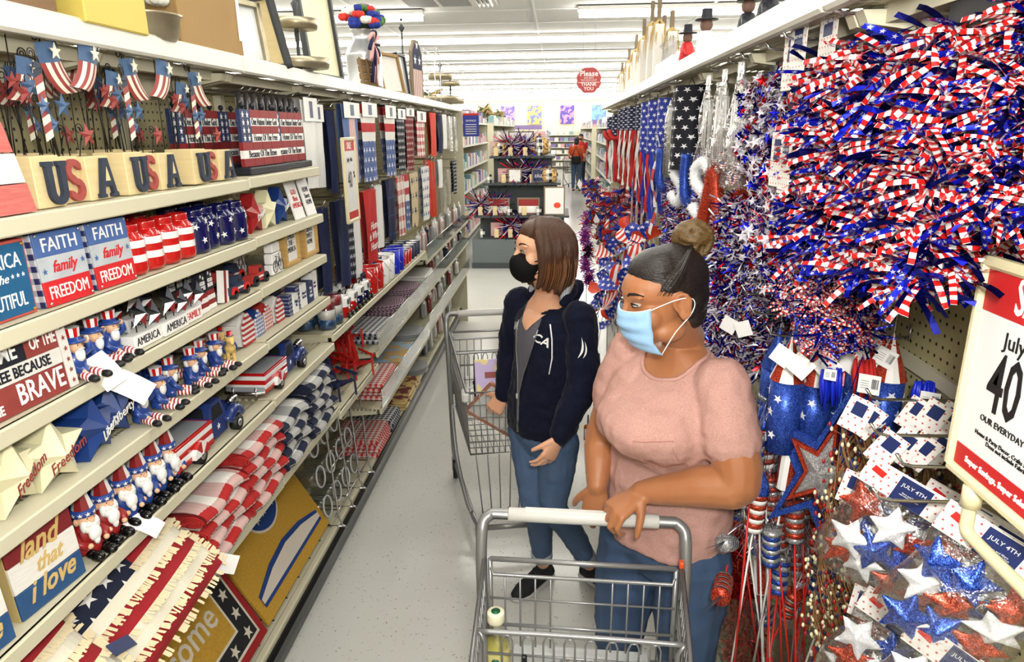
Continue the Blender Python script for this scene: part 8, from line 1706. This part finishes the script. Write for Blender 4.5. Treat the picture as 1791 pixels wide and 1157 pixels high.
t = box_thing('storage_box', -1.08, 2.0, TZ, (.24, .36, .34), 'cardboard', 'large brown cardboard box on the top shelf', 'box'); mb = MB(); mb.box((.1215, .03, .18), (.001, .05, .04)); obj('label_sticker', mb, 'card_white', t); mb = MB(); mb.box((.1215, .165, .12), (.001, .02, .14)); obj('label_sticker', mb, 'card_white', t)
def bloom(par, c, r, m, seed):
 rn = RN(seed); mb = MB()
 for k in range(9): a = 2*PI*k/5+.4*(k//5); rr = r*(1 if k < 5 else .5); d = VE((cos(a), sin(a), .3)); mb.ball(VE(c)+d*rr*.45, (rr*.6, rr*.6, rr*.55), 7, 5)
 mb.ball(c, r*.4, 7, 5); obj('flower', mb, m, par)
t = empty('tin_planter', (-1.0, 1.735, TZ), 0, 'aged tin planter of white flowers beside the yellow box', 'planter'); mb = MB(); mb.lathe([(.06, 0), (.07, .01), (.078, .055), (.086, .06), (.08, .061), (.07, .05)], n=24); obj('tin', mb, 'tin_aged', t); mb = MB(); mb.tube([(0, 0, .05), (0, 0, .3)], .006, 8); obj('post', mb, 'steel', t)
for k in range(7): bloom(t, (.04*cos(k), .04*sin(k), .09+.015*(k % 3)), .026, 'flower_white', k)
def frame_thing(x, y, w, h, fm, cm, label, rz, tilt=-.12, th=.018, d=.025):
 t = empty('framed_picture', (x, y, TZ), 0, label, 'frame'); t.rotation_euler = (tilt, 0, rz)
 for (a, z, ww, hh) in ((0, th/2, w, th), (0, h-th/2, w, th), (-w/2+th/2, h/2, th, h), (w/2-th/2, h/2, th, h)): mb = MB(); mb.rbox((a, 0, z), (ww, d, hh), .002); obj('frame_rail', mb, fm, t)
 mb = MB(); mb.box((0, .004, h/2), (w-th, .004, h-th)); obj('pane', mb, cm, t); return t
frame_thing(-1.02, 2.34, .20, .20, 'tin_aged', 'glass_pale', 'small aged silver frame beside the cardboard box', R90-.3); frame_thing(-1.03, 2.56, .22, .24, 'dark_frame', 'wood', 'dark edged wooden board leaning on the top shelf', R90+1.0, -.25); frame_thing(-1.0, 3.08, .34, .42, 'dark_frame', 'cream_paint', 'large dark framed board leaning beside the milk can', R90-.1, -.1, .02)
def tiered(x, y, label, s=1.0, m='tin_aged'):
 t = empty('tiered_tray', (x, y, TZ), 0, label, 'tray'); t.scale = (s,)*3
 for z, r in ((.02, .12), (.16, .085)): mb = MB(); mb.lathe([(.001, z), (r*.9, z), (r, z+.035), (r*.97, z+.035), (r*.88, z+.006)], n=24); obj('tray_dish', mb, m, t)
 mb = MB(); mb.lathe([(.012, 0), (.008, .03), (.006, .1), (.009, .14), (.006, .2), (.008, .23), (.014, .25), (.001, .265)], n=12); obj('post', mb, 'dark_frame', t); return t
tiered(-1.0, 2.76, 'two-tier aged tin tray on the top shelf'); tiered(-1.02, 6.2, 'far two-tier tray near the shelf end', 1.3); tiered(-1.0, 6.62, 'last two-tier tray at the shelf end', 1.1)
t = empty('milk_can', (-1.06, 3.92, TZ), 0, 'large zinc milk can holding red, white and blue flowers', 'planter'); t.scale = (.82,)*3; mb = MB(); mb.lathe([(.10, 0), (.115, .01), (.117, .03), (.115, .04), (.115, .21), (.118, .22), (.115, .23), (.10, .27), (.065, .31), (.062, .35), (.078, .37), (.078, .378), (.06, .376)], n=32); obj('can', mb, 'zinc', t)
rn = RN(4)
mb = MB(); mb.ball((0, 0, .42), (.09, .09, .07), 12, 8); obj('foliage', mb, mat('dark_leaf', (34, 56, 28), .8), t)
for k in range(40): a = rn.uniform(0, 6.3); e = rn.uniform(.1, 1.6); R_ = .13; bloom(t, (R_*cos(a)*sin(e), R_*sin(a)*sin(e), .385+R_*cos(e)*.9), .042, ('flower_white', 'flower_red', 'flower_blue', 'flower_white', 'flower_red', 'flower_blue', 'leaf')[(k*3) % 7], k)
t = empty('ribbon_bow', (-.965, 3.74, TZ+.22), R90, 'spotted navy and pink bow in front of the milk can', 'bow')
for k in range(10): a = k*.7; mb = MB(); mb.tube(smooth_path([(0, 0, 0), (.06*cos(a), -.02, .05*sin(a)), (.09*cos(a+.4), -.01, .08*sin(a+.4)-.03), (.02, 0, 0)], [1]*4, 3)[0], .010, 5); obj('loop', mb, ('navy_stars', mat('pink_cloth', (226, 170, 164), .8))[k % 2], t)
for k in range(4): mb = MB(); mb.tube([(0, 0, 0), (-.02+.015*k, -.01, -.09), (-.03+.02*k, 0, -.19)], .009, 5); obj('tail', mb, ('navy_stars', 'pink_cloth')[k % 2], t)
t = empty('wooden_crate', (-.985, 3.72, TZ), R90-.2, 'small brown slatted crate leaning against the milk can', 'crate'); t.rotation_euler = (-.12, 0, R90-.2)
for k in range(4): mb = MB(); mb.rbox((0, 0, .02+.035*k), (.17, .012, .030), .002); obj('slat', mb, 'crate_wood', t)
for x in (-.08, 0, .08): mb = MB(); mb.rbox((x, -.008, .072), (.014, .01, .145), .002); obj('post', mb, 'crate_wood', t)
frame_thing(-1.0, 4.35, .26, .24, 'cardboard', 'plank_white', 'light wooden board with red and white print beyond the milk can', R90-.3, -.2); frame_thing(-.99, 4.62, .18, .26, 'dark_frame', 'grey_plate', 'thin black framed picture beyond the milk can', R90-.1)
t = empty('flag_plaque', (-.99, 5.0, TZ), R90-.1, 'tall scalloped flag plaque in faded blue and red', 'sign'); mb = MB(); mb.prism([(-.12, 0), (.12, 0), (.14, .12), (.12, .3), (.05, .38), (-.05, .38), (-.12, .3), (-.14, .12)], .02); obj('board', mb, 'grey_wood', t); mb = MB(); mb.prism([(-.10, .19), (.10, .19), (.10, .29), (.04, .36), (-.04, .36), (-.10, .29)], .024); obj('canton', mb, 'navy_stars', t); mb = MB(); mb.prism([(-.10, .01), (.10, .01), (.11, .12), (.10, .19), (-.10, .19), (-.11, .12)], .024); obj('stripes', mb, mat('faded_stripe', RED, .7, fn=f_stripes((206, 190, 180), (160, 110, 104), .04, 0)), t)
t = empty('wire_arch', (-1.0, 5.65, TZ), R90, 'thin wire arch lantern frame on the top shelf', 'decoration'); mb = MB()
for y in (-.05, .05): mb.tube(smooth_path([(-.12, y, 0), (-.12, y, .28), (0, y, .40), (.12, y, .28), (.12, y, 0)], [1]*5, 4)[0], .004, 6)
mb.tube([(0, -.05, .40), (0, .05, .40)], .003, 5); mb.tube([(-.12, -.05, .1), (.12, -.05, .1)], .003, 5); obj('wires', mb, 'zinc', t)
t = empty('finial_stand', (-1.03, 4.78, TZ), 0, 'slim dark stand with wire finial among the frames', 'decoration'); mb = MB(); mb.tube([(0, 0, 0), (0, 0, .40)], .006, 6); mb.lathe([(.001, .40), (.022, .43), (.001, .46)], n=8); mb.ball((0, 0, .48), .010, 8, 6); obj('stand', mb, 'dark_frame', t)
# ================================================================ beyond the aisle
mat('pale_goods', (220, 216, 208), .6)
PG = ['pale_goods', 'card_white', mat('dusty_pink', (206, 160, 160), .6), mat('dusty_purple', (130, 110, 160), .6), mat('dusty_teal', (130, 166, 170), .6), 'beige_metal']
def far_gondola(x0, x1, y0, y1, h, label, seed, shelves=6, openx=0):
 t = empty('gondola', ((x0+x1)/2, y0, 0), 0, label, 'shelving', 'far shelving'); rn = RN(seed); w, L = x1-x0, y1-y0
 mb = MB(); mb.box((0, L/2, h/2), (.03, L, h)); obj('peg_panel', mb, 'pegboard', t)
 for y in (0, L): mb = MB(); mb.box((0, y, h/2), (w, .03, h)); obj('end_panel', mb, 'beige_metal', t)
 for k in range(shelves):
  z = .15+(h-.2)*k/(shelves-1); mb = MB(); mb.box((0, L/2, z), (w, L, .03)); s = obj('shelf', mb, 'beige_white', t); mb = MB()
  for s2 in (-1, 1):
   y = .1
   while y < L-.1:
    dy = rn.uniform(.10, .3); hh = rn.uniform(.08, .24); mb.box((s2*(w*.5-.09), y+dy/2, z+.015+hh/2), (.12, dy*.85, hh), None, rn.randrange(6)); y += dy
  obj('goods', mb, PG, s, kind='stuff')
 return t
for i, a in enumerate(((-2.5, -1.55, 9.6, 15.5, 2.1, 'far beige shelving left of the display table', 1), (-2.5, -1.6, 17.5, 26, 2.1, 'farther beige shelving on the left, with greenery', 2), (1.05, 1.9, 10.5, 20, 2.0, 'far shelving on the right beyond the wire rack', 3), (1.0, 1.9, 21.5, 33, 2.0, 'farthest shelving on the right', 4), (-1.2, -.3, 17, 24, 1.7, 'low shelving behind the display table', 5), (-4.6, -3.6, 9, 28, 2.1, 'shelving in the next aisle on the left', 6))): far_gondola(*a[:5], a[5], a[6])
t = empty('wall_shelving', (-1.0, 35.5, 0), 0, 'long low shelving of white goods in front of the back wall', 'shelving'); rn = RN(9)
mb = MB(); mb.box((0, .2, .9), (9, .04, 1.8)); obj('peg_panel', mb, 'beige_metal', t)
for k in range(6):
 z = .15+.3*k; mb = MB(); mb.box((0, 0, z), (9, .4, .03)); s = obj('shelf', mb, 'beige_white', t); mb = MB(); x = -4.4
 while x < 4.4: dx = rn.uniform(.15, .4); mb.box((x, -.1, z+.1), (dx*.8, .15, .17), None, rn.randrange(6)); x += dx
 obj('goods', mb, PG, s, kind='stuff')
t = empty('wall_banner', (-2.2, 38.3, 2.05), 0, 'long purple sign band on the back wall', 'sign'); mb = MB(); mb.box((0, 0, 0), (2.6, .04, .22)); obj('board', mb, 'dusty_purple', t)
for i, (x, c1, c2, l) in enumerate(((-2.74, (120, 110, 190), (216, 160, 190), 'purple and pink poster on the back wall, leftmost'), (-1.3, (236, 214, 120), (120, 130, 190), 'yellow poster on the back wall'), (.45, (96, 84, 170), (220, 150, 180), 'purple and pink poster in the middle of the back wall'), (2.15, (130, 196, 226), (120, 140, 200), 'light blue poster on the back wall'))):
 t = empty('wall_poster', (x, 38.42, 2.68), 0, l, 'poster'); mb = MB(); mb.box((0, 0, 0), (.75, .02, .95)); obj('sheet', mb, mat('poster_%d' % i, c1, .6, fn=(lambda a, b: lambda t: t.col(t.mix(t.stepf(t.noise(t.vec(), 5, 1), .52), a, b)))(c1, c2)), t)
# greenery and signs over the far left shelving
for i, (x, y) in enumerate(((-1.9, 18.5), (-2.1, 20.5), (-1.9, 22.8), (-2.0, 11.0))):
 t = empty('potted_greenery', (x, y, 2.12), 0, 'bushy greenery on top of the far left shelving, '+('first', 'second', 'third', 'nearest')[i], 'plant', 'greenery on the far shelving'); obj('leaves', garland_mesh(.35, 160, .2, .04, [0, 1], i, .12, 2, (1, 1), .2).mesh('leaves', [mat('far_green', (96, 112, 84), .8), 'raffia']), None, t, (0, 0, .36), kind='stuff'); mb = MB(); mb.lathe([(.08, 0), (.1, .12)], n=10); obj('pot', mb, 'card_white', t)
# tiered display table in the cross aisle
mat('display_grey', (96, 104, 104), .6); mat('display_dark', (58, 64, 66), .6); mat('buffalo', (20, 20, 22), .8, fn=f_gingham((230, 228, 222), (22, 22, 24), .09, (0, 2))); mat('leopard', (190, 150, 90), .8, fn=lambda t: t.col(t.mix(t.stepf(t.noise(t.vec(), 30, 2), .55), (204, 164, 100), (110, 76, 40))))
t = empty('display_table', (-.52, 10.3, 0), 0, 'grey tiered display table in the cross aisle', 'table')
mb = MB(); mb.box((0, 0, .24), (1.42, 1.1, .36)); obj('plinth', mb, 'display_grey', t); mb = MB(); mb.box((0, 0, .03), (1.44, 1.12, .1)); obj('kick_plate', mb, 'display_dark', t)
TI = ((.74, .95, 1.36, -.05), (1.18, .75, 1.12, .05), (1.55, .55, .95, .1)); 
for z, d, w, yy in TI: mb = MB(); mb.box((0, yy, z), (w, d, .03)); obj('tier_shelf', mb, 'display_dark', t); mb = MB(); mb.box((0, yy+.08, z-.2), (w*.9, d*.7, .38)); obj('riser', mb, 'display_dark', t)
SPR = garland_mesh(.02, 130, .26, .012, [0, 1, 2, 3], 130, .03, 3, (3, 3, 3, 3), -.2).mesh('sprays', SM)
k = 0
for z, d, w, yy in ((.43, 1.1, 1.3, -.02),)+TI:
 n = int(w/.2)
 for i in range(n):
  x = -w/2+.09+i*(w-.1)/n; y = 10.3+yy-d/2+.07; zz = z+.017; k += 1
  kind = (k*7) % 4 if x < .15 else 3
  if kind in (0, 1): t = empty('foil_spray', (-.52+x, y+.07, zz+.17), 0, ORD[k]+' foil spray counting up the tiers of the display table', 'decoration', 'foil sprays on the display table'); o = obj('foil_strands', SPR, None, t, kind='stuff')
  t = empty('wooden_block', (-.52+x, y-.02, zz), .2, ORD[k]+' pale block counting up the tiers of the display table', 'block', 'wooden blocks on the display table'); mb = MB(); mb.rbox((0, 0, .06), (.065, .05, .12), .004); obj('block', mb, 'wood' if kind != 3 else 'buffalo', t)
  if kind == 2: t = empty('plaid_box', (-.52+x, y+.10, zz), 0, ORD[k]+' patterned card counting up the tiers of the display table', 'card', 'cards on the display table'); mb = MB(); mb.rbox((0, 0, .1), (.18, .02, .2), .003); obj('card', mb, ('stripe_front', 'navy_stars')[k % 2], t)
def pumpkin(x, y, z, r, label):
 t = empty('checked_pumpkin', (x, y, z), 0, label, 'pumpkin', 'fabric pumpkins on the display table')
 for k in range(8): a = 2*PI*k/8; mb = MB(); mb.ball((r*.45*cos(a), r*.45*sin(a), r*.75), (r*.55, r*.55, r*.75), 10, 8); obj('lobe', mb, 'leopard' if k % 2 else 'buffalo', t)
 mb = MB(); mb.tube([(0, 0, r*1.3), (.01, 0, r*1.8)], [.03, .02], 8); obj('stem', mb, 'grey_wood', t)
pumpkin(-.28, 10.35, 1.57, .17, 'large checked and leopard fabric pumpkin on the top tier'); pumpkin(-.85, 10.3, 1.57, .12, 'small checked pumpkin at the left of the top tier'); pumpkin(-.13, 10.05, 1.2, .13, 'checked fabric pumpkin on the middle tier')
for i, (x, y, z, w, h, m, s_, l) in enumerate(((-.55, 10.45, 1.57, .38, .34, 'sign_white', '', 'pale framed pumpkin picture on the top tier'), (-.2, 10.0, 1.2, .36, .2, 'sign_navy', 'thankful', 'navy thankful sign on the display table'), (-.05, 9.8, .76, .3, .4, 'sign_white', '', 'framed pumpkin picture low on the display table'), (-.85, 9.86, .76, .32, .24, 'sign_red', '', 'red and white brick sign on the display table, left'), (-.42, 9.86, .76, .32, .24, 'sign_red', '', 'red and white brick sign on the display table, right'), (-.62, 10.0, 1.2, .2, .2, 'sign_white', '', 'small white framed card on the middle tier'))):
 t = empty('framed_sign', (x, y, z), 0, l, 'sign'); mb = MB(); mb.rbox((0, 0, h/2), (w, .02, h), .003); obj('frame', mb, 'grey_wood', t); mb = MB(); mb.box((0, -.011, h/2), (w-.04, .002, h-.04)); b = obj('panel', mb, m, t)
 if s_: text(s_, .09, (0, -.013, h/2), b, 'card_white', shear=.3)
 elif 'pumpkin' in l: mb = MB(); mb.M = MT((.04, -.013, h*.35)); mb.prism([(.05*cos(a), .04*sin(a)) for a in [2*PI*k/14 for k in range(14)]], .002); obj('printed_pumpkin', mb, 'pin_orange', b)
 elif 'brick' in l: mb = MB(); mb.box((0, -.0125, h*.32), (w-.04, .001, h*.4)); obj('white_band', mb, 'card_white', b)
# shoppers far down the aisle
def far_person(loc, f, label, top, pants, hairm, bagm=None, sc=1.0, cap=False, arms=1):
 L = VE(loc); t = empty('person', L, 0, label, 'person'); f = VE(f).normalized(); s = VE((-f.y, f.x, 0)); U = VE((0, 0, 1)); s_ = sc
 def q(a, b, c): return (s*a+f*b+U*c)*s_
 mb = MB(); M = head_frame(q(0, .02, 1.52), f); head_shape(mb, M, s_); limb(mb, [q(0, 0, 1.45), q(0, 0, 1.32)], [.05, .06]); loft(mb, [(q(0, 0, .85), s*.15, f*.1), (q(0, 0, 1.1), s*.13, f*.09), (q(0, 0, 1.32), s*.15, f*.09), (q(0, 0, 1.38), s*.08, f*.06)])
 A = [[q(e*.18, 0, 1.32), q(e*.24, .02, 1.06), q(e*.20, .20, .98)] for e in (-1, 1)]; Lg = [[q(e*.09, 0, .85), q(e*.10, .03, .47), q(e*.10, 0, .08)] for e in (-1, 1)]
 for a in A: limb(mb, *smooth_path(a, [.048, .04, .026])); hand(mb, a[2], a[2]-a[1], -U, 1, (.4, .5, .4))
 for a in Lg: limb(mb, *smooth_path(a, [.08, .055, .036]))
 obj('body', setmat(remesh(mb, .008, 3), 'skin_a'), None, t)
 mb = MB(); loft(mb, [(q(0, 0, .86), s*.18, f*.13), (q(0, 0, 1.1), s*.17, f*.135), (q(0, 0, 1.3), s*.17, f*.11), (q(0, 0, 1.39), s*.09, f*.07)])
 for a in A: limb(mb, *smooth_path([a[0], lerp(a[0], a[1], .6)], [.065, .06]))
 obj('shirt', setmat(remesh(mb, .010, 3), top), None, t); mb = MB(); loft(mb, [(q(0, 0, .78), s*.15, f*.11), (q(0, 0, .92), s*.17, f*.12)])
 for a in Lg: limb(mb, *smooth_path([a[0], a[1], a[2]+U*.05], [.095, .068, .048]))
 obj('jeans', setmat(remesh(mb, .010, 3), pants), None, t); mb = MB(); mb.M = M; mb.ball((0, .03, .04), (.084, .095, .088), 16, 12); mb.ball((0, .05, -.04), (.075, .06, .10), 14, 10); obj('hair', mb, hairm, t)
 for a in Lg: mb = MB(); mb.ball(a[2]+f*.05-U*.04, (.05, .05, .035), 10, 6); mb.ball(a[2]+f*.11-U*.045, (.045, .045, .03), 10, 6); obj('shoe', mb, 'sneaker', t)
 if cap: mb = MB(); mb.M = M; mb.ball((0, .01, .06), (.088, .10, .075), 16, 10); mb.box((0, -.12, .06), (.13, .09, .01)); obj('cap', mb, 'near_black', t)
 mb = MB(); mb.M = M; mb.ball((0, -.07, -.045), (.05, .04, .045), 12, 8); obj('face_mask', mb, 'mask_black', t)
 if bagm: mb = MB(); mb.rbox(q(-.02, -.17, .95), (.30, .12, .24), .03); mb.tube([q(-.16, -.14, 1.0), q(0, -.12, 1.36), q(.14, -.13, 1.0)], .012, 6); obj('shoulder_bag', mb, bagm, t)
far_person((.58, 22.5, 0), (.25, 1, 0), 'distant woman in an orange top and jeans with a black bag', mat('orange_top', (186, 76, 40), .85), 'denim', 'hair_dark', 'black_soft', 1.04); far_person((.80, 25.3, 0), (-.2, -1, 0), 'distant shopper in a red shirt and dark cap behind the woman in orange', 'cloth_red', 'near_black', 'hair_dark', None, 1.08, True)
dup(far_cart, (.40, 23.6, 0), rad(170), 'distant shopping cart beside the woman in the orange top')
